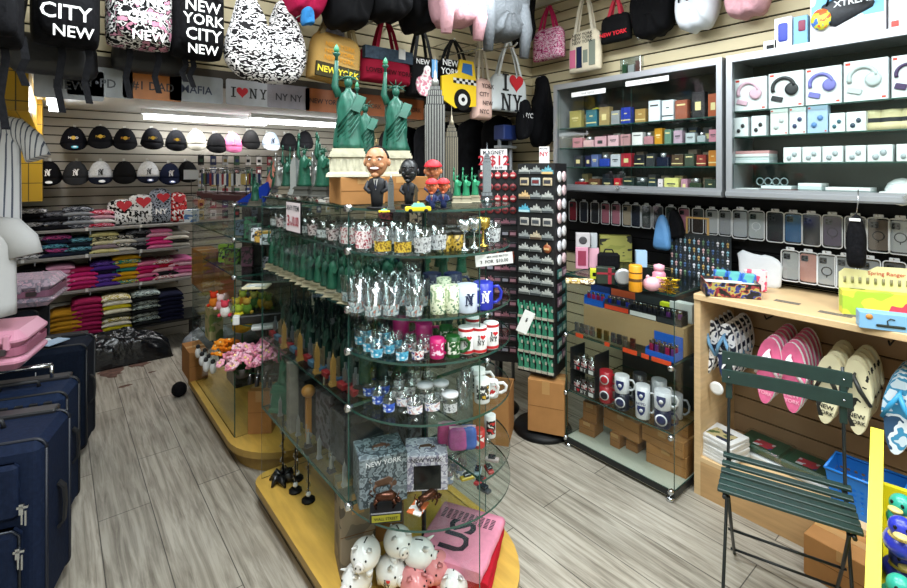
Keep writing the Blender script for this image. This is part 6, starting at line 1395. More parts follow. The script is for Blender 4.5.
for ri, (z, ms, nm) in enumerate(ROWS):
    for ci in range(3):
        place('magnet', '%s magnet in the %s row of the tall spinning rack, %s column' % (nm, ORDR[ri], ('left', 'middle', 'right')[ci]), 'magnet', onrack(SP, SRZ, (-1+ci)*.073, -SD/2-.0005, z), ms[ci % len(ms)], rz=SRZ, group='front magnets of the tall rack', sc=1.3)
LM = [magnet('liberty', '3f8a6c', 'b8b4a4'), magnet('liberty', '347a60', 'a8a494')]
for ri in range(4):
    for ci in range(6):
        place('magnet', 'green liberty figure magnet in the lower rows of the tall spinning rack', 'magnet', onrack(SP, SRZ, (-2.5+ci)*.038, -SD/2-.0005, .77-ri*.105), LM[(ri+ci) % 2], rz=SRZ, group='green liberty magnets', sc=1.2)
OV = [magnet('oval', 'e6e6ea', '2a2a30'), magnet('oval', 'e0c4c8', '8a2c3c'), magnet('oval', 'dcdce2', '303440')]
SK = [magnet('plate', '2c5a54', 'a8b4a8'), magnet('plate', '5a4450', 'b89aa0'), magnet('plate', '24484c', '7a9a90')]
for ri in range(14):
    for ci in range(2):
        z = 1.56-ri*.083
        place('magnet', ('white oval magnet' if ri < 7 else 'dark teal and mauve magnet')+' on the right side of the tall spinning rack', 'magnet', onrack(SP, SRZ, SW/2+.0005, (-.5+ci)*.085, z), (OV if ri < 7 else SK)[(ri//2+ci) % 3], rz=SRZ+PI/2, group='white oval side magnets' if ri < 7 else 'dark side magnets', sc=1.55)
for ri in range(12):
    for ci in range(2):
        place('magnet', 'grey magnet on the left side of the tall spinning rack', 'magnet', onrack(SP, SRZ, -SW/2-.0005, (-.5+ci)*.085, 1.56-ri*.09), SKY[(ri+ci) % 4], rz=SRZ-PI/2, group='left side magnets of the tall rack', sc=1.1)
cardp = lambda a, b_: [('card', MB().box(-.055, -.001, 0, .055, .001, .085).mesh('c', mat('e0dcdc', .5))), ('lettering', MB().text('MAGNET', .022, 0, -.002, .071, 1, .01).text(a, .055, 0, -.002, .036, 0, .02).text(b_, .014, 0, -.002, .008, 1).mesh('l', mat('b02030', .5), mat('1c1c20', .5)))]
place('price_sign', 'white price sign with red digits on the left magnet rack', 'sign', on_y(496, 158, 2.30)+Vector((0, 0, 0)), [*cardp('2-$12', 'EACH $6.99'), ('clip_wire', MB().tube([(0, .004, -.06), (0, .004, .02)], .0015, 4).mesh('w', CHROME))], rz=-.6, sc=1.5) if False else None
q = (2.24, 2.255)
S2 = (2.32, 2.335); S2RZ = -.95
rackat('magnet_rack', 'left black magnet rack of small red and dark items, partly hidden by the glass island', S2, S2RZ, .26, .22, .36, 1.60, .12)
place('price_sign', 'white price sign with red digits on top of the left magnet rack', 'sign', onrack(S2, S2RZ, -.03, -.09, 1.601), cardp('2-$12', 'EACH $6.99'), rz=S2RZ, rot=None, sc=1.6)
place('price_sign', 'narrow white sign with red letters on top of the tall magnet rack', 'sign', onrack(SP, SRZ, .03, -.05, 1.642), [('card', MB().box(-.032, -.001, 0, .032, .001, .10).mesh('c', mat('e0dcdc', .5))), ('lettering', MB().text('MAGNET', .014, 0, -.002, .088, 1, .01).text('NY', .04, 0, -.002, .055, 0, .02).mesh('l', mat('b02030', .5), mat('1c1c20', .5)))], rz=SRZ)
APP = [magnet('apple', 'a82c34', 'e0c8c0'), magnet('apple', '8a3438', '3a2c2c')]; DK2 = [magnet('plate', '24262c', '7a5a64'), magnet('plate', '141519', '8a8a94'), magnet('plate', '3a2028', 'a87a84'), magnet('skyline', '8a5a64', '2c2024')]
BT = [magnet('bottle', '8a3c28', '8a3c28')]
for ri in range(16):
    z = 1.565-ri*.075; n = 5
    for ci in range(n):
        if ri < 4: p, nm = APP[ri % 2 if ri else 0], 'red apple magnet'
        elif ri == 7: p, nm = BT[0], 'brown bottle magnet'
        else: p, nm = DK2[(ri*2+ci) % 4], 'dark small plaque magnet'
        place('magnet', nm+' on the left magnet rack', 'magnet', onrack(S2, S2RZ, (-2+ci)*.05, -.1105, z), p, rz=S2RZ, group=nm+'s of the left rack', sc=1.15)
for ri in range(16):
    for ci in range(4): place('magnet', 'small dark magnet on the right side of the left magnet rack', 'magnet', onrack(S2, S2RZ, .1305, (-1.5+ci)*.05, 1.565-ri*.075), DK2[(ri+ci*3) % 4], rz=S2RZ+PI/2, group='side magnets of the left rack', sc=.95)
# boxes at their feet
b = MB(); w_, d_, h_ = .21, .22, .30
b.box(-w_/2, -d_/2, 0, w_/2, d_/2, .006).box(-w_/2, -d_/2, .006, w_/2, -d_/2+.005, h_).box(-w_/2, d_/2-.005, .006, w_/2, d_/2, h_).box(-w_/2, -d_/2+.005, .006, -w_/2+.005, d_/2-.005, h_).box(w_/2-.005, -d_/2+.005, .006, w_/2, d_/2-.005, h_)
fl = MB().at(0, -d_/2, h_, rx=.9).box(-w_/2, -.07, 0, w_/2, 0, .004); fl2 = MB().at(0, d_/2, h_, rx=-.5).box(-w_/2, 0, 0, w_/2, .07, .004)
q = on_z(514, 416, 0); place('cardboard_box', 'open cardboard box on the floor between the glass island and the magnet rack', 'box', (2.06, 2.13, .0), [('box_body', b.mesh('b', CARD)), ('flap', fl2.mesh('f', CARD2))], rz=-.95)
place('cardboard_box', 'closed cardboard box resting on the round base of the magnet rack', 'box', (2.235, 1.875, .052), cbox(.215, .15, .305, CARD), rz=-1.05)

# ---------------- perfume boxes in the left wall cabinet ----------------
def pbox(w_, h, d, c, cap_=None):
    b = MB().rbox(-w_/2, 0, 0, w_/2, d, h, .002, 0, 1); cc = lin(c); lum = sum(cc)/3
    v = int(w_*1e5+h*1e4) % 4; l = MB()
    if v == 0: l.box(-w_*.3, -.0008, h*.52, w_*.3, 0, h*.62).box(-w_*.2, -.0008, h*.40, w_*.2, 0, h*.44)
    elif v == 1: l.box(-w_*.22, -.0008, h*.3, w_*.22, 0, h*.62)
    elif v == 2: l.box(-w_*.5, -.0008, h*.2, w_*.5, 0, h*.27).box(-w_*.15, -.0008, h*.6, w_*.15, 0, h*.66)
    else: l.box(-w_*.35, -.0008, h*.72, w_*.35, 0, h*.80)
    return [('carton', b.mesh('b', mat(c, .35))), ('label_print', l.mesh('l', mat('d8c890' if lum < .3 else '3a3c40', .4)))]
def bottle(w_, h, c, capc='c8ccd0'):
    return [('flacon', MB().rbox(-w_/2, 0, 0, w_/2, w_*.5, h*.68, .006).mesh('b', mat(c, .12, spec=.8))), ('stopper', MB().at(0, w_*.25, 0).lathe([(w_*.16, h*.68), (w_*.22, h*.72), (w_*.22, h), (.001, h)], 10).mesh('s', mat(capc, .25, .7)))]
rows = [
 (1.8858, [(575, 12, 105, 'a89a5a', 'yellowish'), (591, 11, 100, '2c6a7a', 'teal blue'), (604, 11, 108, '9a8458', 'tan'), (615, 9, 80, '8a8c90', 'grey'), (625.5, 10, 92, '2038a0', 'royal blue'), (640, 11, 75, '9a7a44', 'tan gold'), (654, 12, 112, 'd4dde6', 'left white'), (667.5, 12, 106, 'dce3ea', 'right white'), (681, 13, 98, '8a4a34', 'rust brown'), (698, 14, 130, '131418', 'black'), (713, 11, 112, '9a4c2c', 'orange brown')]),
 (1.7508, [(577, 10, 60, 'b87a8a', 'rose'), (588, 11, 62, 'c8a0a8', 'pale pink'), (600, 12, 60, 'c89aa4', 'dusty pink'), (613, 11, 62, 'd0a8b0', 'light pink'), (625, 10, 64, 'b8888c', 'mauve'), (637, 11, 70, 'd8d4d4', 'white'), (648, 10, 66, 'a87880', 'plum pink'), (658, 8, 84, 'b8801c', 'gold amber'), (667.5, 7, 74, '5a7a68', 'sage green'), (677.5, 9, 66, 'a890a0', 'lilac'), (690, 10, 50, 'a8b0b4', 'clear grey'), (701, 9, 50, '9aa4a8', 'pale grey'), (713, 9, 60, 'b87a8a', 'pink')]),
 (1.6208, [(578, 9, 70, '2c3038', 'charcoal'), (588, 6, 66, '1c2048', 'navy'), (594.5, 7, 72, '5a6a9a', 'slate blue'), (604, 11, 68, '28409a', 'blue with white label'), (615, 10, 70, 'b8bcc4', 'silver'), (626, 11, 74, 'a82434', 'crimson'), (639, 11, 64, '14181f', 'black'), (650, 9, 66, '2c3034', 'dark grey'), (662, 13, 70, '141c30', 'midnight blue'), (677, 12, 60, '4a3a2c', 'brown'), (689, 10, 62, '3a4438', 'dark olive'), (701, 10, 56, '7a2c28', 'brick red'), (712.5, 9, 76, 'b8742c', 'amber')]),
 (1.4758, [(580, 12, 58, '8a2428', 'red'), (594, 12, 60, '5a3a28', 'brown'), (607, 11, 62, '1c2428', 'black green'), (617, 7, 64, 'b0202c', 'bright red'), (628, 12, 66, '1e2c2a', 'dark green'), (641, 12, 66, '1a2826', 'green black'), (652, 9, 62, '26363a', 'dark teal'), (660, 5, 64, 'd4c8cc', 'white pink striped'), (671, 15, 70, 'd0cc7c', 'pale yellow'), (684, 7, 66, 'a87a8a', 'mauve pink'), (695, 13, 70, '2c3c2c', 'forest green'), (710, 12, 66, '2a3a30', 'bottle green')])]
RN = ['top', 'second', 'third', 'bottom']
for ri, (z, its) in enumerate(rows):
    for k, (px, wp, hm, c, nm) in enumerate(its):
        xx = 2.745; q = on_x(px, 100, xx); ww = abs((on_x(px-wp/2, 0, xx)-on_x(px+wp/2, 0, xx)).y)*.93; h = hm/1000*1.12
        bot = (ri*3+k) % 5 == 4 and hm < 75
        place('perfume_bottle' if bot else 'perfume_box', '%s perfume %s on the %s shelf of the left wall cabinet' % (nm, 'bottle' if bot else 'box', RN[ri]), 'perfume', (xx, q.y, z), bottle(ww, h, c) if bot else pbox(ww, h, .045, c), rz=RW, group='perfumes in the wall cabinet')
for ri, z in enumerate((1.8858, 1.7508, 1.6208, 1.4758)):   # second rank behind
    for k in range(12):
        c = RND.choice(['5a5c60', '8a7a6c', 'b8b4b0', '2c3a4a', '6a3a44', '3a4a3c', 'a89468', 'c8ccd0'])
        place('perfume_box', 'perfume box in the rear rank on the %s shelf of the left wall cabinet' % RN[ri], 'perfume', (2.85, 1.14+k*.082, z), pbox(.05, RND.uniform(.07, .10), .05, c), rz=RW, group='rear rank perfume boxes, %s shelf' % RN[ri])
place('toy_car_flask', 'yellow curved car shaped flask standing on the teal perfume box', 'perfume', (2.76, on_x(596, 100, 2.75).y, 1.986), MB().tube([(-.05, 0, .0), (-.03, 0, .014), (0, 0, .02), (.03, 0, .012), (.055, 0, 0)], .006, 6).mesh('yc', mat('b8b030', .3)), rz=RW)
for (pa, pb, w_, nm, t, up) in ((588, 93.0, 34, 'left one', 'HAVE TESTER', .0), (646.5, 81.3, 43, 'right one', 'ASK FOR PRICE', .0)):
    q = on_x(pa, pb, 2.646); ww = abs((on_x(pa-w_/2, 0, 2.65)-on_x(pa+w_/2, 0, 2.65)).y)
    place('paper_strip', 'white handwritten paper strip taped to the perfume cabinet glass, '+nm, 'notice', q, [('paper', MB().box(-ww/2, -.001, -.014, ww/2, 0, .016).mesh('p', WHT)), ('lettering', MB().text(t, .017, 0, -.002, .001, 0, .0).mesh('l', mat('3a3a44', .6)))], rz=RW)
# headphone boxes in the right wall cabinet
def photo_box(w_, h, d, pic, base='d6dcdf', red=True):
    p = [('carton', MB().rbox(-w_/2, 0, 0, w_/2, d, h, .002, 0, 1).mesh('b', mat(base, .4)))]
    if red: p.append(('logo_patch', MB().box(-w_*.46, -.001, h*.90, -w_*.34, 0, h*.96).box(w_*.36, -.001, h*.04, w_*.45, 0, h*.09).mesh('r', mat('c83a28', .5))))
    return p+pic
def headphone_pic(w_, h, c):
    b = MB(); m = mat(c, .5); r = w_*.31; cx, cz = -w_*.02, h*.56
    b.tube([(cx+r*cos(a)*1.0-w_*.04, -.004, cz+r*1.05*sin(a)+h*.0) for a in [math.radians(x) for x in range(200, -10, -15)]], [w_*.06]*14, 7)
    b.at(cx+w_*.20, -.004, cz-h*.06, rx=PI/2, sc=(1, 1.1, .25)).lathe([(.001, 0), (w_*.19, .004), (w_*.19, .02), (w_*.12, .03), (.001, .03)], 18)
    b.at(cx-w_*.22, -.004, cz-h*.30, ry=.3).rbox(-w_*.17, -.004, -h*.07, w_*.17, .0, h*.07, w_*.02)
    return [('headphone_picture', b.mesh('hp', m))]
def bud_pic(w_, h, c, n=2):
    b = MB()
    for k in range(n): b.at((-.16+.30*k)*w_, -.002, h*(.30+.25*(k % 2)), rx=PI/2, sc=(1, 1.2, .3)).lathe([(.001, 0), (w_*.14, .002), (w_*.12, .012), (.001, .014)], 12)
    return [('earbud_picture', b.mesh('bp', mat(c, .5)))]
XC = 2.72
def cabput(px0, px1, z, h, d, picf, nm, c, name='headphone_box', base='d6dcdf', red=True, x=XC, cat='headphone box'):
    a, b_ = on_x(px0, 0, x).y, on_x(px1, 0, x).y; w_ = (a-b_)*.97
    place(name, nm, cat, (x, (a+b_)/2, z), photo_box(w_, h, d, picf(w_, h, c), base, red), rz=RW)
cabput(734, 767, 1.9008, .165, .07, headphone_pic, 'white headphone box showing pale pink headphones, leftmost on the top shelf', 'c8a4b4')
cabput(768, 804, 1.9008, .170, .07, headphone_pic, 'white headphone box showing black headphones', '1c2024')
cabput(805, 842, 1.9008, .170, .07, headphone_pic, 'white headphone box showing violet blue headphones', '6a6ab0')
cabput(843, 889, 1.9008, .178, .07, headphone_pic, 'white headphone box showing pale grey headphones', 'b0bcbc')
cabput(891, 930, 1.9008, .175, .07, headphone_pic, 'white headphone box with dark purple picture at the right edge', '3a2450')
for (a, b_, h, c, nm, base) in ((734, 748, .098, '1c1c20', 'small white earbud box with black case, leftmost on the second shelf', 'd6dcdf'), (751, 766, .10, '1c1c20', 'small white earbud box with black case, second from left', 'd6dcdf'), (770, 788, .125, 'b4bcbc', 'white earbud box with pale buds on the second shelf', 'd2dad8'), (789, 806, .125, '24345c', 'white earbud box with navy buds', 'd2dadc'), (807, 828, .125, '4a78b0', 'light blue earbud box with blue buds', '9ab4cc'), (829, 845, .085, '2a5a6a', 'small white box with teal buds, left of two', 'd8e0e0'), (846, 866, .085, '24384c', 'small white box with teal buds, right of two', 'd8e0e0')):
    cabput(a, b_, 1.7708, h, .05, bud_pic, nm, c, 'earbud_box', base, a > 768 and a < 820, cat='earbud box')
for i, (px, wpx, nm) in enumerate(((870, 16, 'left'), (890, 18, 'middle'), (912, 20, 'right'))):
    b = MB().at(0, .05, 0).lathe([(.060, .0), (.062, .03), (.05, .035), (.048, .075), (.04, .09), (.001, .095)], 20); c = MB().at(0, .05, 0).lathe([(.0505, .036), (.0495, .055)], 20, cap=False)
    place('bucket_hat', 'cream bucket hat with dark band in the headphone cabinet, %s of three' % nm, 'hat', (2.76, on_x(px, 0, 2.76).y, 1.771), [('hat_body', b.mesh('b', mat('c8bc94', .8))), ('band', c.mesh('c', mat('2c3034', .8)))], rz=RW)
for i, (a, b_) in enumerate(((783, 801), (802, 821), (822, 843), (845, 866), (867, 893), (896, 918))):
    cabput(a, b_, 1.6358, .072, .06, lambda w_, h, c: bud_pic(w_, h, c, 2), 'plain white square earbud carton in the row on the third shelf, %s from left' % ORD[i], '9aa4a8', 'earbud_box', 'd6dcdc', False, cat='earbud box')
for j, (z0, a, b_, n, nm) in enumerate(((1.6358, 732, 770, 4, 'third shelf'), (1.4758, 733, 758, 2, 'bottom shelf left'), (1.4758, 760, 792, 3, 'bottom shelf'), (1.4758, 797, 822, 4, 'bottom shelf middle'), (1.4758, 824, 872, 3, 'bottom shelf right'))):
    ya, yb = on_x(a, 0, 2.74).y, on_x(b_, 0, 2.74).y
    for k in range(n):
        place('flat_box', 'flat white carton, %s stack of headphone cabinet, %s' % (nm, rank(k, n)), 'carton', (2.74+.004*(k % 2), (ya+yb)/2, z0+k*.0155), MB().rbox(-(ya-yb)/2*.95, 0, 0, (ya-yb)/2*.95, .12, .015, .002, 0, 1).mesh('f', mat(['ccd6d8', 'b8c8c8', 'd8dcdc', 'b88a8a'][(k+j) % 4], .4)), rz=RW)
for i, px in enumerate((760, 768, 776, 784)):
    place('watch_strap', 'ring shaped strap standing behind the flat cartons, %s from left' % ORD[i], 'strap', (2.80, on_x(px, 0, 2.80).y, 1.5235 if i < 3 else 1.5235), MB().tube([(.016*cos(a), 0, .018+.018*sin(a)) for a in [2*PI*k/14 for k in range(15)]], .003, 5).mesh('w', mat('8a9a9c', .3, .5)), rz=RW)
place('white_dome', 'white rounded appliance at the right end of the bottom cabinet shelf', 'appliance', (2.77, on_x(900, 0, 2.77).y, 1.476), [('base', MB().rbox(-.07, 0, 0, .07, .1, .03, .005).mesh('b', WHT)), ('dome', MB().ell(0, .05, .03, .06, .045, .06, 14).mesh('d', mat('d8dcdc', .3)))], rz=RW)
# on top of the wall cabinets
TOPZ = 2.181
def topput(px0, px1, h, c, nm, extra, x=2.72, d=.07, name='product_box'):
    a, b_ = on_x(px0, 0, x).y, on_x(px1, 0, x).y; w_ = (a-b_)*.97
    place(name, nm, 'product box', (x, (a+b_)/2, TOPZ), [('carton', MB().rbox(-w_/2, 0, 0, w_/2, d, h, .002, 0, 1).mesh('b', mat(c, .4)))]+extra(w_, h), rz=RW)
def capsule(b, x0, z0, x1, z1, r, m=0, fl=.3):
    b.M = Matrix.Diagonal((1, fl, 1, 1)); b.tube([(x0, 0, z0), (x0+(x1-x0)*.08, 0, z0+(z1-z0)*.08), (x0+(x1-x0)*.92, 0, z0+(z1-z0)*.92), (x1, 0, z1)], [r*.75, r, r, r*.75], 14, m); b.M = Matrix.Identity(4); return b
topput(763, 777, .055, 'e0dfda', 'tiny white box with black picture on the cabinet top', lambda w_, h: [('picture', MB().box(-w_*.25, -.002, h*.2, w_*.3, 0, h*.6).mesh('p', BLK))])
topput(774, 792, .155, 'cdd2dc', 'white box with blue speaker picture on the cabinet top', lambda w_, h: [('speaker_picture', capsule(MB(), 0, h*.25, 0, h*.82, w_*.28, 0, .15).mesh('p', mat('2c3c9c', .5)))])
topput(793, 808, .145, '6aa0bc', 'light blue box with dark red picture on the cabinet top', lambda w_, h: [('picture', capsule(MB(), w_*.1, h*.5, w_*.1, h*.85, w_*.25, 0, .15).mesh('p', mat('7a2444', .5)))])
def bigsp(w_, h):
    b = MB().box(-w_*.48, -.001, h*.35, w_*.48, 0, h*.97); c = capsule(MB(), -w_*.28, h*.42, w_*.30, h*.70, h*.24, 0, .25); e = MB().at(-w_*.33, -.03*0-.012, h*.40, rx=PI/2, sc=(.8, 1, 1)).lathe([(h*.03, 0), (h*.19, .002), (h*.19, .006), (h*.03, .008)], 20, 0)
    f = MB().tube([(-w_*.26, -.01, h*.62), (-w_*.2, -.014, h*.85), (-w_*.05, -.014, h*.97)], .004, 6); t = MB().text('XTREME', h*.15, w_*.12, -.034, h*.60, 0, .02)
    return [('sky_picture', b.mesh('s', pat(('3a8ac0', '6aaad0', 'c8d8e0'), 7, .5))), ('speaker_picture', c.mesh('c', mat('1c2026', .5, noise=.4, nscale=80))), ('speaker_end', e.mesh('e', pat(('d85a2c', 'c8c83a', '3a6ab8'), 40, .5))), ('carry_strap', f.mesh('f', BLK)), ('lettering', t.mesh('t', mat('c0c4c8', .5)))]
topput(809, 887, .25, 'd0cfd6', 'large white box with a black portable speaker picture on the cabinet top', bigsp, x=2.70, d=.12)
topput(888, 925, .24, 'd8d8dc', 'white box with red patch at the top right corner', lambda w_, h: [('picture', MB().rbox(-w_*.2, -.006, h*.55, w_*.5, 0, h*.9, .01).mesh('p', BLK)), ('red_patch', MB().box(-w_*.42, -.002, h*.06, -w_*.2, 0, h*.16).mesh('r', mat('b83a30', .5)))], x=2.70, d=.1)
w_ = .13
place('souvenir_pack', 'clear pack of green, white and brown small figures on the perfume cabinet top', 'package', (2.76, on_x(630, 60, 2.76).y, TOPZ), [('clear_pack', MB().rbox(-.07, 0, 0, .07, .04, .12, .004).mesh('b', CLEAR2)), ('green_figure', MB().cb(-.045, .02, .002, .03, .02, .08).mesh('g', mat('2c5a34', .5))), ('white_figure', MB().cb(0, .02, .002, .04, .02, .07).mesh('g', mat('c8c4c0', .5))), ('brown_figure', MB().cb(.045, .02, .002, .03, .02, .09).mesh('g', mat('6a3424', .5)))], rz=RW)

# ---------------- phone cases below the wall cabinets ----------------
def phone_case(body, ring=None, cam=True):
    W_, H_ = .080, .158
    def rr(k, y0, y1, r=.012, m=0, b=None):
        b = b or MB(); o = []
        for (cx, cz, a0) in ((W_/2*k-r, H_/2*k-r, 0), (-W_/2*k+r, H_/2*k-r, PI/2), (-W_/2*k+r, -H_/2*k+r, PI), (W_/2*k-r, -H_/2*k+r, 1.5*PI)):
            for q in range(5): a = a0+PI/2*q/4; o.append((cx+r*cos(a), cz+r*sin(a)))
        return b.prism(o, y0, y1, m)
    p = [('case', rr(.86, -.012, -.002, .012).mesh('c', mat(body, .35)))]
    p.append(('blister_pack', rr(1.0, -.016, 0, .014).mesh('bp', CLEAR)))
    b = MB(); pts = []
    for (cx, cz, a0) in ((.026, .065, 0), (-.026, .065, PI/2), (-.026, -.065, PI), (.026, -.065, 1.5*PI)):
        for q in range(4): a = a0+PI/2*q/3; pts.append((cx+.013*cos(a), -.014, cz+.013*sin(a)))
    b.tube(pts+[pts[0]], .0028, 5); b.rbox(-.018, -.014, .078, .018, -.010, .094, .004)
    p.append(('pack_rim', b.mesh('pr', mat('dcdfe2', .3))))
    if ring: p.append(('ring', MB().tube([(.020*cos(2*PI*k/16), -.0135, -.004+.020*sin(2*PI*k/16)) for k in range(17)], .0022, 5).tube([(0, -.0135, -.024), (0, -.0135, -.034)], .002, 4).mesh('r', mat(ring, .4))))
    if cam:
        c = MB().rbox(-.028, -.0145, .032, .0, -.012, .060, .004, 0)
        for (x, z) in ((-.021, .053), (-.021, .039), (-.007, .046)): c.at(x, -.0145, z, rx=PI/2).lathe([(.001, 0), (.005, 0), (.005, .001), (.001, .001)], 8, 1); c.at()
        p.append(('camera_cutout', c.mesh('cc', mat('3c4046', .4), BLK)))
    p.append(('hook', MB().tube([(0, .09, .088), (0, -.03, .088), (0, -.036, .094)], .002, 5).mesh('h', CHROME)))
    return p
XP = 2.90
row1 = [(574, 'a83040', None, 'red'), (585, '2a3040', None, 'navy'), (596, '3a3c40', None, 'charcoal'), (606.5, 'c87888', None, 'pink, left one of two'), (617, 'c88090', None, 'pink, right one of two'), (628, 'b8a890', None, 'tan'), (637, '242a38', None, 'dark navy'), (647.5, '2a3430', None, 'dark green'), (659, '1c2024', None, 'black'), (672, '3a3c40', None, 'grey'), (685, 'c8849a', None, 'rose pink'), (699, '5a5c60', None, 'mid grey'), (713, 'b8babc', None, 'pale grey'), (726, '9a9ca0', None, 'silver grey'), (741, 'a8acb0', None, 'smoke clear'), (757, 'b4babc', 'dce0e2', 'clear with white ring'), (776, '22262c', None, 'matt black'), (794, '2f5f8c', None, 'blue with white marbling'), (812, '14161c', None, 'jet black'), (833, '4a3e58', '2a2434', 'dusky violet'), (856, '3a3834', None, 'dark grey brown'), (879, '6e6258', '2a2624', 'taupe clear with dark ring'), (901, 'a8acac', '1a1c1e', 'clear with black ring, at the right edge')]
for px, c, rg, nm in row1:
    s = 1.0; q = on_x(px, 0, XP); place('phone_case', nm+' phone case, upper row under the wall cabinets', 'phone case', (XP, q.y, 1.305), phone_case(c, rg), rz=RW, sc=1.0 if px > 735 else (.82, 1, .92))
row2 = [(791, 'a8acac', None, 'frosted clear'), (809, 'b88a80', None, 'rose gold edged clear'), (827.5, 'a0a4a6', '1c1e20', 'clear with black ring'), (846, '8a8e90', '2a2c2e', 'smoky clear'), (870, '9a9ea2', None, 'pale grey'), (895, '5a5e62', '1c1c1e', 'dark clear')]
for px, c, rg, nm in row2:
    q = on_x(px, 0, XP); place('phone_case', nm+' phone case, second row above the maple unit', 'phone case', (XP, q.y, 1.115), phone_case(c, rg), rz=RW)
for px, nm in ((772, 'leftmost'), (787, 'second'), (802, 'third'), (818, 'fourth'), (836, 'fifth')):
    place('phone_case', 'clear phone case low behind the maple top, %s of the third row' % nm, 'phone case', (2.945, on_x(px, 0, 2.945).y, .925), phone_case('a4a8aa', None, False), rz=RW) if False else None
place('slat_panel', 'black slatted display panel on the wall carrying the phone cases', 'panel', (2.975, 2.38, 1.0), slats(2.80, 0, .44).mesh('bp', BLK, mat('050505', .8)), rz=RW, sc=(1, .2, 1))
place('black_rail', 'long black rail strip on the wall above the phone cases', 'rail', (2.965, 2.05, 1.43), MB().box(0, 0, 0, 2.4, .014, .018).mesh('r', BLK), rz=RW)
b = MB(); puff(b, sm_out([(-.045, 0), (.045, 0), (.05, .16), (.03, .24), (.01, .27), (-.01, .27), (-.03, .24), (-.05, .16)], 2), .03, 0, edge=.02)
place('hanging_pouch', 'limp black cloth pouch hanging from the cabinet lock over the phone cases', 'pouch', on_x(856, 268, 2.60), [('cloth', b.mesh('b', BLKF)), ('cord', MB().tube([(0, 0, .26), (.01, 0, .33), (.005, .02, .39)], .003, 5).mesh('c', CHROME)), ('white_tag', MB().rbox(-.025, -.034, .235, .03, -.028, .25, .003).mesh('w', WHT))], rz=RW, sc=(.68, .9, .84))
b = MB(); puff(b, sm_out([(-.10, 0), (0, .01), (.10, 0), (.105, .08), (.11, .15), (.04, .185), (.0, .17), (-.11, .20), (-.095, .1)], 1), .012, 0)
place('white_bag', 'white paper bag behind the candy box under the phone cases', 'bag', on_x(759, 288, 2.88), b.mesh('b', mat('d4d8dc', .5, bump=.5, nscale=14)), rz=RW)

# ---------------- goods on the glass counter ----------------
CT = .9995
def cput(name, px, py, parts, label, cat, z=CT, rz=-.9, **k): return place(name, label, cat, on_z(px, py, z), parts, rz=rz, **k)
def ybox(w_, h, d, m, *ex): return [('carton', MB().rbox(-w_/2, 0, 0, w_/2, d, h, .003, 0, 1).mesh('b', m if not isinstance(m, str) else mat(m, .45)))]+list(ex)
cput('storage_box', 616, 262, ybox(.20, .17, .08, pat(('7a7c38', '8c8a44', '14160e'), 7, .5, (1, 1, 2.2))), 'olive patterned box with black swirls standing at the back of the glass counter', 'box')
cput('phone_box', 582, 269, ybox(.075, .13, .05, 'c88aa0', ('window', MB().box(-.024, -.001, .02, .024, 0, .11).mesh('w', mat('8a3048', .4)))), 'pink box with dark red window at the left end of the glass counter', 'box')
cput('phone_box', 594, 268, ybox(.06, .12, .05, 'd8a4b4'), 'plain pale pink box right of the pink windowed one', 'box')
q = on_z(582, 269, CT); 
place('camera_box', 'pale grey box with a round printed symbol on top of the pink box', 'box', q+Vector((.01, .0, .1305)), ybox(.085, .085, .05, 'b4aeb0', ('symbol', MB().at(0, -.0005, .042, rx=PI/2).lathe([(.018, 0), (.024, 0), (.024, .001), (.018, .001)], 16).mesh('s', mat('3c3a3e', .5)))), rz=-.9)
place('camera_box', 'black and silver box beside the grey symbol box', 'box', on_z(594, 268, CT)+Vector((.0, -.0, .1205)), ybox(.04, .09, .05, pat(('1c1d20', 'a8acb0', '1c1d20'), 10, .4)), rz=-.9)
cput('carry_pouch', 609, 270, [('body', MB().rbox(-.065, 0, 0, .065, .05, .10, .02, 0, 4).mesh('b', BLKF)), ('handle', MB().tube([(-.03, .02, .095), (-.02, .02, .12), (.02, .02, .12), (.03, .02, .095)], .005).mesh('h', BLK))], 'black zipped pouch with handle in the middle of the glass counter', 'pouch')
cput('gift_box', 606, 284, ybox(.095, .085, .05, '1e2a20', ('ribbon', MB().box(.01, -.001, 0, .028, 0, .086).box(-.048, -.001, .05, .048, 0, .06).mesh('r', mat('8c1c2c', .5)))), 'dark green box with red ribbon print at the front of the glass counter', 'box')
cput('wrapped_item', 594, 279, ybox(.04, .055, .03, 'c8d030', ('dark_patch', MB().box(-.008, -.001, .015, .012, 0, .035).mesh('d', BLK))), 'fluorescent yellow and black small item on the glass counter', 'package')
cput('alarm_clock', 623, 286, [('ring', MB().at(0, 0, .05, rx=PI/2).lathe([(.03, 0), (.042, .002), (.042, .02), (.03, .022)], 22).mesh('r', mat('b8bcc0', .3, .6))), ('dial', MB().at(0, -.004, .05, rx=PI/2).lathe([(.001, 0), (.031, 0), (.031, .012), (.001, .014)], 18).mesh('d', mat('202226', .3))), ('foot', MB().cb(0, -.01, 0, .05, .03, .012).mesh('f', BLK))], 'round black device with silver ring left of the orange cylinder', 'clock')
cput('flask', 635.5, 291, [('body', MB().lathe([(.001, 0), (.030, 0), (.032, .004), (.032, .125), (.028, .13), (.001, .132)], 20).mesh('b', mat('d8921c', .4))), ('print_band', MB().lathe([(.0323, .05), (.0323, .065)], 20, cap=False).lathe([(.0323, .09), (.0323, .096)], 20, cap=False).mesh('p', mat('5a3a14', .5)))], 'bright orange yellow cylinder tin on the glass counter', 'tin')
cput('flask', 641, 281, [('black_base', MB().cb(0, 0, 0, .05, .05, .08).mesh('b', BLK)), ('blue_top', MB().cb(0, 0, .08, .055, .05, .085).mesh('t', mat('9ab8d0', .3)))], 'black box with a pale blue transparent upper half behind the orange cylinder', 'box')
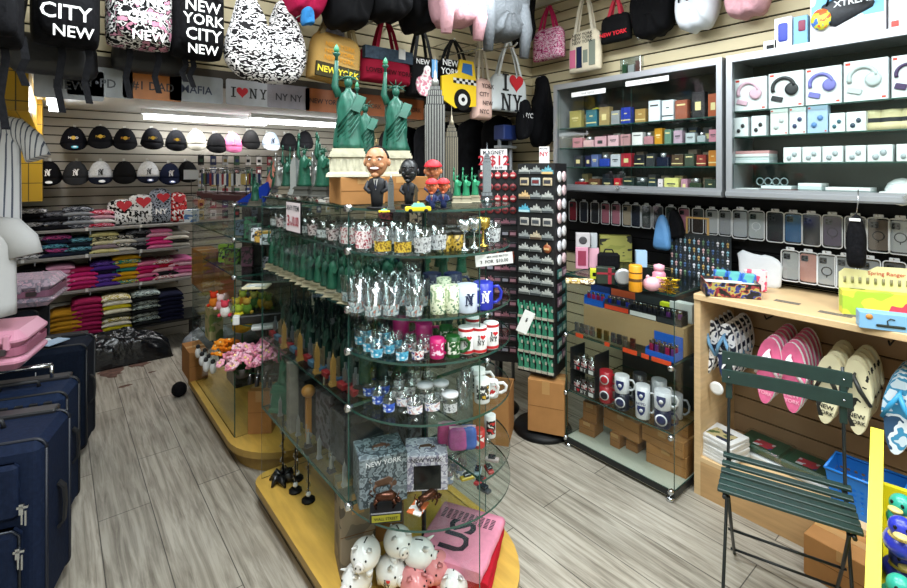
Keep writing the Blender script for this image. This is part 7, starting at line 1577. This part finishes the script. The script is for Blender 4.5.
cput('piggy_toy', 652, 291, [('body', MB().ell(0, 0, .035, .045, .035, .035, 14, 0, 9).mesh('b', mat('d8a4b0', .4))), ('ear', MB().ell(-.02, 0, .068, .01, .006, .012, 7, 0, 5).mesh('e', mat('d8a4b0', .4)))], 'round pale pink plush purse on the glass counter', 'purse')
cput('pink_bottle', 659, 289, [('bottle', MB().lathe([(.001, 0), (.030, 0), (.032, .02), (.032, .08), (.02, .095), (.001, .096)], 16).mesh('b', mat('d0889a', .4))), ('lid', MB().lathe([(.02, .094), (.026, .098), (.026, .12), (.001, .128)], 14).mesh('l', mat('e0a0b0', .4)))], 'pink rounded bottle right of the pale pink purse', 'bottle', z=CT)
r_ = random.Random(3); b = MB()
for k in range(90):
    a = r_.uniform(0, 2*PI); u = r_.uniform(0, .045); x, y = u*cos(a), u*sin(a); z = r_.uniform(.004, .075); b.at(x, y, z, rx=r_.uniform(0, 3), rz=a).box(-.012, -.0005, -.003, .012, .0005, .003)
t_ = cput('tinsel', 668, 293, b.mesh('t', mat('c8a428', .25, .8)), 'heap of gold tinsel strips at the front right of the glass counter', 'tinsel'); t_['kind'] = 'stuff'
cput('patterned_cloth', 580, 283, MB().rbox(-.075, -.03, 0, .075, .03, .02, .006, 0, 3).mesh('c', pat(('e0d4b0', 'c8a860', '6a4a2a', 'e8e0c8'), 40, .8)), 'folded cream and brown patterned cloth at the left front of the glass counter', 'cloth')
cput('yellow_paper', 649, 279, MB().rbox(-.04, -.03, 0, .04, .03, .008, .004).mesh('c', mat('d8a850', .6)), 'small orange yellow paper pack behind the orange cylinder', 'package')
# framed dark board and black box behind
q = on_x(697, 237, 2.88); place('framed_slate', 'small dark panel in a tan frame standing against the wall', 'frame', q, [('frame', MB().box(-.065, 0, 0, .065, .012, .01).box(-.065, 0, .105, .065, .012, .115).box(-.065, 0, .01, -.055, .012, .105).box(.055, 0, .01, .065, .012, .105).mesh('f', mat('c8a060', .5))), ('panel', MB().box(-.055, .004, .01, .055, .01, .105).mesh('p', mat('241c18', .5)))], rz=RW)
q = on_x(722, 240, 2.90); place('black_case', 'black rounded hard case with a gold emblem above the bead display', 'case', q, [('case', MB().rbox(-.115, 0, 0, .115, .06, .15, .02, 0, 4).mesh('b', mat('0d0d0f', .5))), ('emblem', MB().at(.05, -.001, .115, rx=PI/2, sc=(1.5, 1, 1)).lathe([(.001, 0), (.015, 0), (.001, .002)], 14).mesh('e', mat('8a6a2c', .5)))], rz=RW)
q = on_x(661, 250, 2.80); b = MB(); puff(b, sm_out([(-.05, 0), (.06, 0), (.055, .12), (.03, .2), (0, .22), (-.025, .17)], 2), .03, 0)
place('blue_pouch', 'quilted steel blue pouch hanging below the phone cases', 'pouch', q, b.mesh('b', mat('4f7fae', .6, bump=.6, nscale=12)), rz=RW)
q = on_x(677, 240, 2.84); b = MB(); puff(b, sm_out([(-.05, 0), (.05, .02), (.03, .12), (-.01, .19), (-.04, .17)], 2), .03, 0)
place('black_pouch', 'black pouch hanging right of the blue one', 'pouch', q, b.mesh('b', BLKF), rz=RW)
# bead keychain display
BD = [mat(c, .3) for c in ('3a5a8a', '8ab0c8', 'c8c8d0', '5a7a5a', 'a88a4c', '2c3a4c', 'c8a0a0', '6a9aa8')]
bdm = []
for k in range(8): b = MB().tube([(0, 0, .0), (0, 0, -.016)], .001, 4, 1).ell(0, -.002, -.022, .008, .006, .008, 7, 0, 5).ell(0, -.002, -.036, .006, .005, .006, 6, 0, 4); bdm.append(b.mesh('bead', BD[k], CHROME))
place('bead_stand', 'dark wall board holding rows of coloured glass bead keychains', 'display board', on_x(699, 268, 2.86)-Vector((0, 0, .06)), MB().box(-.17, 0, 0, .17, .012, .25).mesh('bs', mat('20262a', .5)), rz=RW)
q0 = on_x(699, 268, 2.86)-Vector((0, 0, .06))
for j in range(5):
    for i in range(13): place('bead_keychain', 'coloured glass bead keychain on the dark board behind the candy box', 'keychain', (2.858, q0.y+.156-i*.026, q0.z+.235-j*.046), bdm[(i*5+j*3) % 8], rz=RW, group='glass bead keychains')

# ---------------- inside the glass counter ----------------
def lx(x, y, z): return (gx+y, gy1-x, z)      # local frame of the counter: x along the front, y into it
def tray(w_, d, h, m, front, lid=None):
    p = [('tray_body', MB().box(-w_/2, 0, 0, w_/2, d, .004).box(-w_/2, 0, .004, w_/2, .003, h*.55).box(-w_/2, d-.003, .004, w_/2, d, h).box(-w_/2, .003, .004, -w_/2+.003, d-.003, h*.75).box(w_/2-.003, .003, .004, w_/2, d-.003, h*.75).mesh('t', m)), ('front_label', MB().box(-w_/2, -.001, 0.004, w_/2, 0, h*.4).mesh('f', front))]
    if lid: p.append(('header_card', MB().box(-w_/2, d-.002, h, w_/2, d, h+.05).mesh('h', lid)))
    return p
lighter_m = [[('body', MB().rbox(-.010, -.006, 0, .010, .006, .055, .003).mesh('b', mat(c, .3))), ('cap', MB().rbox(-.010, -.006, .055, .010, .006, .070, .002).mesh('c', CHROME))] for c in ('8a1840', '1c2c8a', '5a2a6a', 'a0204c', '24242c', '186a4c')]
BLU = mat('1c5ab8', .4); ORG = mat('d8482c', .4)
place('shelf_board', 'cardboard riser standing on the middle shelf of the glass counter', 'riser', lx(.325, .14, .656), MB().box(-.30, 0, 0, .30, .22, .145).mesh('r', mat('a38862', .8)), rz=RW)
RZT = .8015
TR = [('lighter_tray', .09, .13, BLU, BLU, mat('182c5c', .5), 'blue tray of lighters at the left end of the raised row', 4, (0, 3)), ('lighter_tray', .24, .15, mat('3c3c44', .5), ORG, mat('a84828', .5), 'tray with orange red front on the raised row', 5, (1, 4)), ('lighter_tray', .40, .15, mat('17181b', .5), WHT, None, 'black tray with white front on the raised row', 5, (4, 4)), ('lighter_tray', .545, .13, mat('17181b', .5), mat('2c3034', .5), None, 'dark tray of lighters at the right end of the raised row', 4, (4, 2))]
for nm, x, w_, m, f, lid, lb, n, cc in TR:
    place(nm, lb, 'tray', lx(x, .145, RZT), tray(w_, .07, .07, m, f, lid), rz=RW)
    for k in range(n): place('lighter', 'lighter standing in the %s' % lb.replace(' on the raised row', ''), 'lighter', lx(x-w_/2+.018+k*(w_-.036)/(n-1), .17, RZT+.0045), lighter_m[cc[k % 2]], rz=RW, group='lighters in the '+lb)
place('small_box', 'fluorescent yellow lighter box on the raised row near the right pane', 'box', lx(.535, .135, RZT)if False else lx(.475, .232, RZT), MB().rbox(-.025, 0, 0, .025, .03, .085, .002).mesh('y', mat('c8d028', .4)), rz=RW)
place('tissue_box', 'white cut box standing behind the dark tray on the raised row', 'box', lx(.56, .24, RZT), MB().rbox(-.06, 0, 0, .06, .05, .10, .003).mesh('y', mat('d0d0cc', .5)), rz=RW)
place('display_board', 'navy display card hanging in the upper left of the glass counter', 'card', lx(.14, .28, RZT), MB().box(-.10, 0, 0, .10, .01, .16).mesh('d', mat('101c3a', .4)), rz=RW)
MS = .656
for i, (x, c, nm) in enumerate(((.04, 'a8acb0', 'silver'), (.075, '8a8c90', 'dark silver'), (.11, 'c0c4c8', 'bright silver'), (.145, 'b8b4b0', 'brushed silver'), (.19, '8a7434', 'brass'), (.235, 'a08a50', 'gold'), (.28, '9aa0a8', 'steel'), (.315, '6a7078', 'gunmetal'), (.35, 'b0aca0', 'nickel'), (.395, '8a5a54', 'copper'))):
    place('flip_lighter', nm+' square lighter standing at the front of the middle shelf', 'lighter', lx(x, .05, MS+.0005), [('body', MB().rbox(-.014, 0, 0, .014, .012, .034, .002).mesh('b', mat(c, .25, .9))), ('lid', MB().rbox(-.014, 0, .035, .014, .012, .054, .002).mesh('l', mat(c, .2, .9)))], rz=RW)
for i, (x, w_) in enumerate(((.09, .05), (.27, .03), (.405, .08), (.49, .04), (.575, .10))):
    place('price_label', 'orange price label along the front edge of the middle shelf, %s from left' % ORD[i], 'price label', lx(x, .012, MS-.012), MB().box(-w_/2, -.003, 0, w_/2, 0, .022).mesh('p', mat('d84a24', .5)), rz=RW)
place('lighter_tray', 'blue cardboard display of lighters at the right front of the middle shelf', 'tray', lx(.555, .03, MS+.0005), tray(.15, .09, .055, BLU, BLU, BLU), rz=RW)
for k in range(10): place('lighter', 'lighter standing in the blue cardboard display at the right front', 'lighter', lx(.50+(k % 5)*.028, .055+.03*(k//5), MS+.005), lighter_m[(k*2) % 6], rz=RW, group='lighters in the blue cardboard display')
# lowest glass shelf: mugs and heart glasses
LS = .321
def badge(b, x, y, z, s): # shield
    b.prism([(x+a*s, z+c*s) for a, c in [(-.4, .5), (.4, .5), (.42, .1), (.25, -.3), (0, -.55), (-.25, -.3), (-.42, .1)]], y-.0015, y, 0)
    b.at(x, y-.0015, z+.02*s, rx=PI/2).lathe([(.001, 0), (s*.2, 0), (s*.2, .001), (.001, .001)], 12, 1); b.at(); return b
def bmug(r, h, body, sh='1c2c6a', n=1, circ=False, text=None):
    p = mug(r, h, mat(body, .3))
    b = MB()
    for k in range(n):
        zc = h*(.5 if n == 1 else (.28+.45*k))
        if circ: b.at(0, -r-.0005, zc, rx=PI/2).lathe([(.001, 0), (r*.72, 0), (r*.72, .0015), (.001, .0015)], 20, 1).at(0, -r-.002, zc, rx=PI/2).lathe([(r*.3, 0), (r*.55, 0), (r*.55, .001), (r*.3, .001)], 18, 0); b.at()
        else: badge(b, 0, -r-.0005, zc, r*1.3)
    if text: b.text(text, r*.5, 0, -r-.003, h*(.5 if n == 2 else .12), 0, .02)
    p.append(('badge_print', b.mesh('bd', mat(sh, .4), mat('dcdce0', .4)))); return p
mg = [(.235, .055, LS, bmug(.036, .088, 'a8202c', '1c1c2c', circ=True), 'red mug with round white badge, lower in stack'),
 (.235, .055, LS+.0895, bmug(.036, .080, 'b02430', 'b02430', circ=True), 'red mug stacked on top of the badge mug'),
 (.335, .05, LS, bmug(.038, .088, '14182a', '1c2450', circ=True), 'navy mug with round white badge under a white mug'),
 (.335, .05, LS+.0895, bmug(.038, .088, 'dcdce0', '202c66'), 'white mug with navy shield stacked on the navy mug'),
 (.455, .05, LS, bmug(.036, .165, 'dcdce0', '202c66', 2, text='NYPD'), 'tall white mug with two navy badges'),
 (.565, .045, LS, bmug(.040, .088, '141a38', '1c2450', circ=True), 'navy mug with round badge at the right front corner'),
 (.565, .045, LS+.0895, bmug(.040, .088, 'd8dae0', '3a4068'), 'white mug with grey shield on top at the corner'),
 (.265, .15, LS, bmug(.036, .088, 'c8c8cc'), 'white mug behind the red stack'), (.375, .16, LS, bmug(.036, .17, '303238', '808084'), 'dark tall mug in the rear rank'), (.48, .17, LS, bmug(.038, .17, 'a8aaae', '606468'), 'grey tall mug in the rear rank'), (.56, .18, LS, bmug(.038, .12, '8a8c90', '505458'), 'grey short mug in the rear rank')]
for x, y, z, p, lb in mg: place('mug', lb+', lowest glass shelf of the counter', 'mug', lx(x, y, z+.0005), p, rz=RW+.28, sc=1.0)
sgm = glasscup(.019, .025, .058, (pat(('b0202c', 'd8d4d4', 'b0202c'), 60, .4), .015, .045), base=.012)
for lv in range(2):
    place('glass_rack', 'dark acrylic tray with red heart lettering in the glass counter, %s of two' % ('lower', 'upper')[lv], 'tray', lx(.10, .02, LS+.0005+lv*.125), [('tray_body', MB().box(-.085, 0, 0, .085, .14, .006).box(-.085, 0, .006, .085, .004, .03).box(-.085, .004, .006, -.08, .14, .118).box(.08, .004, .006, .085, .14, .118).mesh('t', mat('24272a', .3))), ('heart_lettering', (lambda b: (slabI(b, -.045, -.002, .016, .018), heart(b, -.025, -.002, .016, .02, 1), slabN(b, -.002, -.002, .016, .018), slabY(b, .02, -.002, .016, .018), b)[-1])(MB()).box(.045, -.002, .006, .075, 0, .026, 0).mesh('l', WHT, mat('c02030', .4)))], rz=RW)
    for k in range(6): place('shot_glass', 'clear shot glass with red heart in the %s dark tray of the counter' % ('lower', 'upper')[lv], 'shot glass', lx(.05+.05*(k % 3), .05+.06*(k//3), LS+.0075+lv*.125), sgm, rz=RW, group='heart shot glasses in the counter')
# cartons at the bottom
BZ = .046
for x, y, z, w_, d, h, lb, rz in ((.07, .05, BZ, .10, .11, .075, 'small carton at the bottom left front', .1), (.08, .07, BZ+.076, .085, .1, .11, 'brown carton standing on the small left one', .15), (.245, .08, BZ, .06, .08, .075, 'narrow carton under the wide middle one', .0), (.27, .04, BZ+.076, .235, .2, .105, 'wide flat carton in the middle of the counter bottom', -.1), (.325, .11, BZ, .07, .1, .075, 'second narrow carton under the wide middle one', 0),
  (.53, .03, BZ, .21, .22, .105, 'lowest carton of the right stack in the counter', .05), (.515, .03, BZ+.106, .23, .2, .08, 'flat carton in the middle of the right stack', -.05), (.52, .10, BZ+.187, .21, .16, .075, 'top carton of the right stack, set back', 0)):
    place('cardboard_box', lb, 'box', lx(x, y, z), cbox(w_, d, h, CARD if w_ > .1 else CARD2) if False else [(n_, m_) for n_, m_ in cbox(w_, d, h, CARD if w_ > .1 else CARD2)], rz=RW+rz) if False else place('cardboard_box', lb, 'box', lx(x, y+d/2, z), cbox(w_, d, h, CARD if w_ > .1 else CARD2), rz=RW+rz)
place('white_sheet', 'grey white plastic sheet at the bottom left rear of the counter', 'sheet', lx(.08, .36, BZ), MB().rbox(-.06, -.08, 0, .06, .1, .16, .02).mesh('s', mat('a8acb0', .4, bump=.5, nscale=20)), rz=RW)

# ---------------- goods on and in the maple unit ----------------
BT_ = .9905
q = on_z(733, 298, BT_)
def openbox(w_, d, h):
    sd = pat(('15181a', '8a2c34', 'a89a50', '3a3c7a', '12141c'), 22, .4)
    return [('box_side', MB().box(-w_/2, 0, 0, w_/2, .003, h).box(-w_/2, .003, 0, -w_/2+.003, d, h).box(w_/2-.003, .003, 0, w_/2, d, h).box(-w_/2, d-.003, 0, w_/2, d, h*1.0).mesh('s', sd)), ('inner_sheet', MB().box(-w_/2+.003, .003, h*.72, w_/2-.003, d-.003, h*.76).mesh('w', mat('dcdcd8', .5))), ('box_bottom', MB().box(-w_/2, 0, 0, w_/2, d, .003).mesh('bb', BLK))]
place('candy_box', 'open black and coloured display carton with white inside on the maple top', 'carton', q, openbox(.235, .15, .07), rz=-1.0)
for i, (dx, dy) in enumerate(((.155, .10), (.16, .035), (.165, -.03))):
    place('small_tin', 'turquoise and blue small pack behind the open display carton, %s' % ('left', 'middle', 'right')[i], 'package', (q.x+dx, q.y+dy+.02, BT_), MB().rbox(-.03, -.02, 0, .03, .02, .095, .006).mesh('t', pat(('58a8a4', '3a6ac0', '9ad0c0'), 16, .4)), rz=-1.0)
place('pink_packet', 'pink and white packet peeking out behind the turquoise packs', 'package', (q.x+.22, q.y-.02, BT_), MB().rbox(-.05, -.015, 0, .05, .015, .11, .01).mesh('t', pat(('d84a6a', 'e8c8cc', 'd84a6a'), 20, .4)), rz=-1.0)
# yellow green counter display
q = on_z(868, 318, BT_)
hd = MB().prism([(-.15, 0), (.15, 0), (.15, .175), (.10, .185), (.09, .20), (-.02, .20), (-.05, .18), (-.13, .185), (-.15, .165)], 0, .006)
icons = MB()
for k in range(11): icons.tube([(-.13+.026*k, -.002, .125), (-.13+.026*k, -.002, .150)], .005, 6)
place('counter_display', 'cream and lime cardboard counter display with a row of little printed figures', 'display', (q.x+.11, q.y-.03, BT_), [('header_card', hd.mesh('h', mat('e0d8a0', .5))), ('header_lettering', MB().text('Spring Ranger', .022, .01, -.002, .170, 0, .01).mesh('l', mat('c04838', .5))), *pieces('figure_icon', icons, mat('8a8460', .5)), ('tray', MB().box(-.15, -.06, 0, .15, -.001, .10).mesh('t', pat(('a8c83c', 'd8d84a', 'c8405a'), 7, .5)))], rz=-1.15)
place('box_end', 'lime and green carton end with a red foot at the left of the counter display', 'carton', on_z(858, 313, BT_), [('carton', MB().rbox(-.03, 0, .015, .03, .08, .10, .002).mesh('c', mat('b8cc3c', .5))), ('green_print', MB().box(-.015, -.001, .03, .022, 0, .08).mesh('g', mat('2c5a3c', .5))), ('red_foot', MB().box(-.034, -.004, 0, .034, .08, .015).mesh('r', mat('c03a4c', .5)))], rz=-1.15)
q = on_z(888, 331, BT_)
def lbx():
    w_, h = .17, .062; b = MB().rbox(-w_/2, 0, 0, w_/2, .06, h, .002, 0, 1)
    return [('carton', b.mesh('b', mat('7fb0d4', .45))), ('orange_spot', MB().at(-.055, -.0005, h*.75, rx=PI/2).lathe([(.001, 0), (.011, 0), (.011, .001), (.001, .001)], 14).mesh('o', mat('c8843c', .5))), ('torch_picture', MB().rbox(-.035, -.003, h*.2, .05, 0, h*.36, .004).tube([(.0, -.002, h*.36), (-.002, -.002, h*.6), (.008, -.002, h*.75), (.02, -.002, h*.7)], .002, 5).mesh('t', mat('20281c', .5)))]
place('product_box', 'pale blue box with a black torch picture at the front of the maple top', 'carton', (q.x+.0, q.y+.0, BT_), lbx(), rz=-1.2)
place('pink_bag', 'bright pink rolled pouch between the lime carton and the blue box', 'pouch', on_z(872, 316, BT_)+Vector((.03, 0, .0)), MB().ell(0, 0, .06, .035, .03, .025, 12).cb(0, 0, 0, .05, .03, .05).mesh('p', mat('d04a74', .5)), rz=-1.1)
# flip flops on peg hooks
def flop(base, strap, edge='e8e8e8', prt=None):
    o = []
    for k in range(24):
        a = 2*PI*k/24; z = .13*sin(a); x = .046*cos(a)*(1-.18*(z < 0)*1)*(1+.06*sin(a)); o.append((x, z))
    p = [('sole', MB().prism(o, -.004, 0, 0).prism([(x*1.02, z*1.01) for x, z in o], 0, .012, 1).mesh('s', base, mat(edge, .7)))]
    b = MB().tube([(0, -.006, .085), (0, -.022, .075), (-.02, -.028, .03), (-.042, -.006, -.02)], [.004, .007, .008, .006], 6).tube([(0, -.022, .075), (.02, -.028, .03), (.042, -.006, -.02)], [.007, .008, .006], 6)
    p.append(('strap', b.mesh('st', strap)))
    if prt: p.append(('lettering', prt))
    return p
def flset(pxs, x0, dx, zs, n, base, strap, lbl, edge='e8e8e8', prt=None, sc=1.15, gap=.095):
    parts = flop(base, strap, edge, prt)
    for k in range(n):
        x = x0+dx*k
        for s in (0, 1):
            q = on_x(pxs, 380, x0); y = q.y+gap/2-s*gap+RND.uniform(-.003, .003)
            place('flip_flop', '%s, %s of the pair %s' % (lbl, ('left one', 'right one')[s], 'in front' if k == 0 else ORD[k]+' from the front'), 'flip flop', (x, y, zs+.004*k), parts, rot=(-.10, .06*(1-2*s), RW-.10), group=lbl+' pairs', sc=sc)
ZB = pat(('e8e8ea', '141a2c', 'e8e8ea', '1c2c50'), 16, .6); CRM = pat(('d8d0ac', 'd8d0ac', '2c2c28'), 16, .7); PKM = mat('d8648c', .6, noise=.1, nscale=40)
nt_ = MB(); nt_.text('NEW', .022, 0, -.006, -.065, 0, .02).text('YORK', .019, 0, -.006, -.087, 0, .02)
flset(717, 2.56, .05, .70, 5, ZB, mat('6a9ac0', .5), 'white and navy patterned flip flop', sc=1.08, gap=.09)
flset(780, 2.52, .045, .685, 6, PKM, mat('e8e0e4', .5), 'pink flip flop', prt=nt_.mesh('nt', mat('e8a8bc', .5)))
flset(842, 2.53, .05, .675, 5, CRM, mat('20221f', .5), 'cream newspaper print flip flop', edge='d8d0ac', prt=nt_.mesh('nt2', mat('1c1c1c', .5)), sc=1.12, gap=.09)
flset(915, 2.54, .05, .645, 5, pat(('c8d8e0', '3a8ab0', 'e0e8ec', '284a6a'), 14, .6), mat('3a9ac8', .4), 'light blue patterned flip flop')
place('round_badge', 'round dark blue badge hanging in front of the navy patterned flip flops', 'badge', on_x(717, 388, 2.535), [('ring', MB().at(rx=PI/2).lathe([(.022, 0), (.032, .002), (.032, .008), (.022, .01)], 20).mesh('r', WHT)), ('disc', MB().at(rx=PI/2).lathe([(.001, .0), (.023, .0), (.023, .006), (.001, .007)], 18).mesh('d', mat('1c2c5a', .4)))], rz=RW)
# papers and packs on the low shelf
SZ = .1905
q = on_z(712, 458, SZ)
for k in range(7):
    place('newspaper', 'folded white printed paper in the stack on the low shelf, %s' % rank(k, 7), 'paper', (q.x+.045+RND.uniform(-.006, .006), q.y-.02+RND.uniform(-.006, .006), SZ+k*.0155), [('sheets', MB().rbox(-.085, -.06, 0, .085, .10, .015, .003, 0, 1).mesh('s', mat('cfcfcc', .6, noise=.06)))]+([('cover_picture', MB().box(-.05, -.04, .015, .06, .05, .0158).mesh('c', pat(('4a5a34', 'a89a70', '2c3040'), 20, .5)))] if k == 6 else []), rz=RW-.15+RND.uniform(-.08, .08))
def packg(): return [('shirt_pack', MB().rbox(-.10, -.06, 0, .10, .10, .035, .012, 0, 3).mesh('p', mat('1f4a34', .5))), ('picture', MB().box(-.03, -.035, .0352, .05, .03, .036, 0).mesh('c', pat(('c8c8c8', 'b03040', '2c3a8a'), 16, .5))), ('clear_wrap', MB().rbox(-.11, -.07, 0, .11, .11, .042, .014, 0, 3).mesh('w', CLEAR))]
q = on_z(757, 462, SZ); place('shirt_pack', 'green packed shirt with red and blue picture, left one on the low shelf', 'packed shirt', (q.x+.07, q.y, SZ+.03), packg(), rz=RW-.1)
place('shirt_pack', 'white packed shirt underneath the left green pack', 'packed shirt', (q.x+.07, q.y, SZ), MB().rbox(-.11, -.07, 0, .11, .11, .029, .010, 0, 3).mesh('p', mat('c0c4c4', .4)), rz=RW-.1)
q = on_z(800, 482, SZ); place('shirt_pack', 'green packed shirt with red and blue picture, right one on the low shelf', 'packed shirt', (q.x+.08, q.y, SZ+.022), packg(), rz=RW-.05)
place('shirt_pack', 'grey packed shirt underneath the right green pack', 'packed shirt', (q.x+.08, q.y, SZ), MB().rbox(-.11, -.07, 0, .11, .11, .021, .009, 0, 3).mesh('p', mat('b0b4b4', .4)), rz=RW-.05)
q = on_z(832, 490, SZ); place('shirt_pack', 'pinkish clear wrapped bundle beside the blue basket', 'packed shirt', (q.x+.10, q.y, SZ), MB().ell(0, 0, .03, .075, .06, .03, 14).mesh('p', mat('a88880', .3, noise=.3, nscale=20)), rz=RW)
# blue basket
def basket():
    b = MB(); W0, D0, W1, D1, H = .095, .065, .12, .085, .17
    def wall(p0, p1, q0, q1, nx, nz, holes=True):
        for i in range(nx):
            for j in range(nz):
                u0, u1, v0, v1 = i/nx, (i+1)/nx, j/nz, (j+1)/nz
                P = lambda u, v: tuple((Vector(p0).lerp(Vector(p1), u)).lerp(Vector(q0).lerp(Vector(q1), u), v))
                if holes and 0 < j < nz-2:
                    c = P((u0+u1)/2, (v0+v1)/2); cor = [P(u0, v0), P((u0+u1)/2, v0), P(u1, v0), P(u1, (v0+v1)/2), P(u1, v1), P((u0+u1)/2, v1), P(u0, v1), P(u0, (v0+v1)/2)]
                    inn = [tuple(Vector(c).lerp(Vector(k), .50 if n % 2 else .36)) for n, k in enumerate(cor)]
                    b.add(cor+inn, [(n, (n+1) % 8, (n+1) % 8+8, n+8) for n in range(8)], 0)
                else: b.add([P(u0, v0), P(u1, v0), P(u1, v1), P(u0, v1)], [(0, 1, 2, 3)], 0)
    c0 = [(-W0, -D0, 0), (W0, -D0, 0), (W0, D0, 0), (-W0, D0, 0)]; c1 = [(-W1, -D1, H), (W1, -D1, H), (W1, D1, H), (-W1, D1, H)]
    for k in range(4): wall(c0[k], c0[(k+1) % 4], c1[k], c1[(k+1) % 4], 9 if k % 2 == 0 else 6, 8)
    b.add(c0, [(0, 1, 2, 3)], 0); me = b.mesh('basket', mat('1a6fc0', .4)); rim = MB()
    rim.tube([Vector(c)+Vector((0, 0, 0)) for c in c1+[c1[0]]], .006, 6); return [('basket_wall', me), ('rim', rim.mesh('r', mat('1a6fc0', .4)))]
q = on_z(868, 515, SZ); place('basket', 'bright blue perforated plastic basket on the low shelf', 'basket', (2.575, .475, SZ), basket(), rz=RW)
place('cardboard_box', 'cardboard box on the floor in front of the maple unit behind the chair', 'box', (2.29, .49, 0), cbox(.26, .22, .16, CARD), rz=RW-.1)
q = on_z(800, 575, 0)

# ---------------- green folding bistro chair ----------------
CG = mat('1d3430', .45, noise=.12, nscale=30); CM = mat('10181a', .4)
CH_ = place('folding_chair', 'dark green slatted folding bistro chair in front of the maple unit', 'chair', (2.02, .60, 0), [], rz=-1.26)
hw = .19; zs = .442
for k in range(6):
    y = -.135+k*.052; dip = [.012, .004, -.002, -.004, -.002, .006][k]
    b = MB().rbox(-hw-.012, y, zs+dip, hw+.012, y+.031, zs+dip+.012, .003)
    link('seat_slat', b.mesh('ss', CG), parent=CH_)
b = MB()
for s in (-1, 1): b.tube([(s*(hw-.01), -.135, zs-.002), (s*(hw-.01), .165, zs-.002)], .007, 6)
[link(nm_, me_, parent=CH_) for nm_, me_ in pieces('seat_frame', b, CM)]
for s in (-1, 1):
    link('back_post', MB().tube([(s*(hw-.005), -.20, .0), (s*(hw-.005), .02, .26), (s*(hw-.005), .15, .46), (s*(hw-.005), .21, .72), (s*(hw-.005), .225, .86)], .0058, 8).mesh('bp', CM), parent=CH_)
    link('front_leg', MB().tube([(s*(hw-.022), .24, .0), (s*(hw-.022), .02, .26), (s*(hw-.022), -.12, .44)], .0062, 8).mesh('fl', CM), parent=CH_)
    link('post_plate', MB().rbox(s*(hw-.005)-.012, .192, .66, s*(hw-.005)+.012, .222, .83, .004).mesh('pp', CG), parent=CH_)
for z, y in ((.800, .200), (.728, .190)):
    b = MB(); b.M = Matrix.Identity(4); n = 8; rings = []
    for i in range(n+1):
        x = -hw-.02+(2*hw+.04)*i/n; yy = y-.012-.010*(1-(2*i/n-1)**2)*-1
        rings.append([(x, yy, z), (x, yy+.012, z), (x, yy+.012, z+.052), (x, yy, z+.052)])
    b.loft(rings, 0, False); link('back_slat', b.mesh('bs', CG), parent=CH_)
    s_ = MB()
    for s in (-1, 1): s_.at(s*(hw-.005), y-.013, z+.026, rx=PI/2).lathe([(.001, 0), (.005, 0), (.001, .002)], 8)
    [link(nm_, me_, parent=CH_) for nm_, me_ in pieces('screw', s_, CHROME)]
for (y, z) in ((-.165, .04), (.205, .04), (.06, .21)):
    link('cross_bar', MB().tube([(-hw+.01, y, z), (hw-.01, y, z)], .005, 6).mesh('cb', CM), parent=CH_)
# ---------------- yellow bin with rubber ducks at the right edge ----------------
YEL = mat('d8cc1c', .45)
DB = place('duck_bin', 'bright yellow display bin holding coloured rubber ducks at the right edge', 'display bin', (1.60, .300, 0), [], rz=RW+.15)
bn = [('side_panel', MB().prism([(0, 0), (.30, 0), (.30, .60), (.0, .60)], 0, .02).mesh('s', YEL))]
pan = MB(); pan.add([(0, 0, 0), (.032, 0, 0), (.032, .46, 0), (0, .46, 0), (0, .0, .50), (.032, .0, .50), (.032, .46, .765), (0, .46, .765)], [(0, 3, 2, 1), (4, 5, 6, 7), (0, 1, 5, 4), (1, 2, 6, 5), (2, 3, 7, 6), (3, 0, 4, 7)])
link('side_panel', pan.mesh('sp', YEL), (0, 0, 0), parent=DB); link('side_panel', pan.mesh('sp', YEL), (.34, 0, 0), parent=DB)
link('back_panel', MB().box(.032, .44, 0, .34, .46, .60).mesh('bp', YEL), parent=DB)
link('front_panel', MB().box(.025, 0, 0, .34, .02, .46).mesh('fp', YEL), parent=DB)
link('bin_floor', MB().box(.032, .02, .43, .34, .44, .45).mesh('bf', YEL), parent=DB)
def duck(body, bk='d8c070', belly=None):
    p = [('body', MB().ell(0, 0, .030, .036, .042, .030, 14, 0, 9).tube([(0, .03, .035), (0, .05, .055)], [.014, .003], 8).mesh('b', mat(body, .3))),
         ('head', MB().ell(0, -.012, .072, .026, .026, .026, 14, 0, 9).mesh('h', mat(belly or body, .3)), [('beak', MB().ell(0, -.042, .068, .016, .014, .006, 10, 0, 6).mesh('bk', mat(bk, .4))), ('eyes', MB().ell(-.011, -.034, .080, .004, .003, .005, 6).ell(.011, -.034, .080, .004, .003, .005, 6).mesh('e', BLK))]),
         ('collar', MB().at(0, -.008, 0).lathe([(.018, .046), (.026, .050), (.022, .056)], 14, cap=False).mesh('c', mat(bk, .4)))]
    return p
TEAL, BLUEM, = '2c9a84', '2a34a8'
dk = [(.06, .06, .5005, TEAL, 'lowest teal duck in front'), (.06, .16, .5005, BLUEM, 'blue duck behind the lowest teal one'), (.16, .07, .5005, BLUEM, 'blue duck in front, second from the panel'), (.16, .18, .5005, TEAL, 'teal duck in the second row'), (.26, .08, .5005, TEAL, 'teal duck in front, farthest from the panel'), (.26, .19, .5005, BLUEM, 'blue duck at the back right'),
      (.065, .11, .598, BLUEM, 'blue duck of the second layer beside the yellow panel'), (.16, .13, .598, TEAL, 'teal duck of the second layer'), (.07, .20, .60, TEAL, 'teal duck of the second layer at the back'), (.16, .22, .60, BLUEM, 'blue duck of the second layer at the back'), (.25, .14, .598, BLUEM, 'blue duck of the second layer at the right')]
for x, y, z, c, lb in dk: place('rubber_duck', lb, 'rubber duck', (1.615+y*1.3+x*.10, .29-x*.85+y*.16, z-.055+(.02 if z > .55 else 0)), duck(c), rz=RW+RND.uniform(-.4, .4), group='rubber ducks in the yellow bin', sc=1.12)
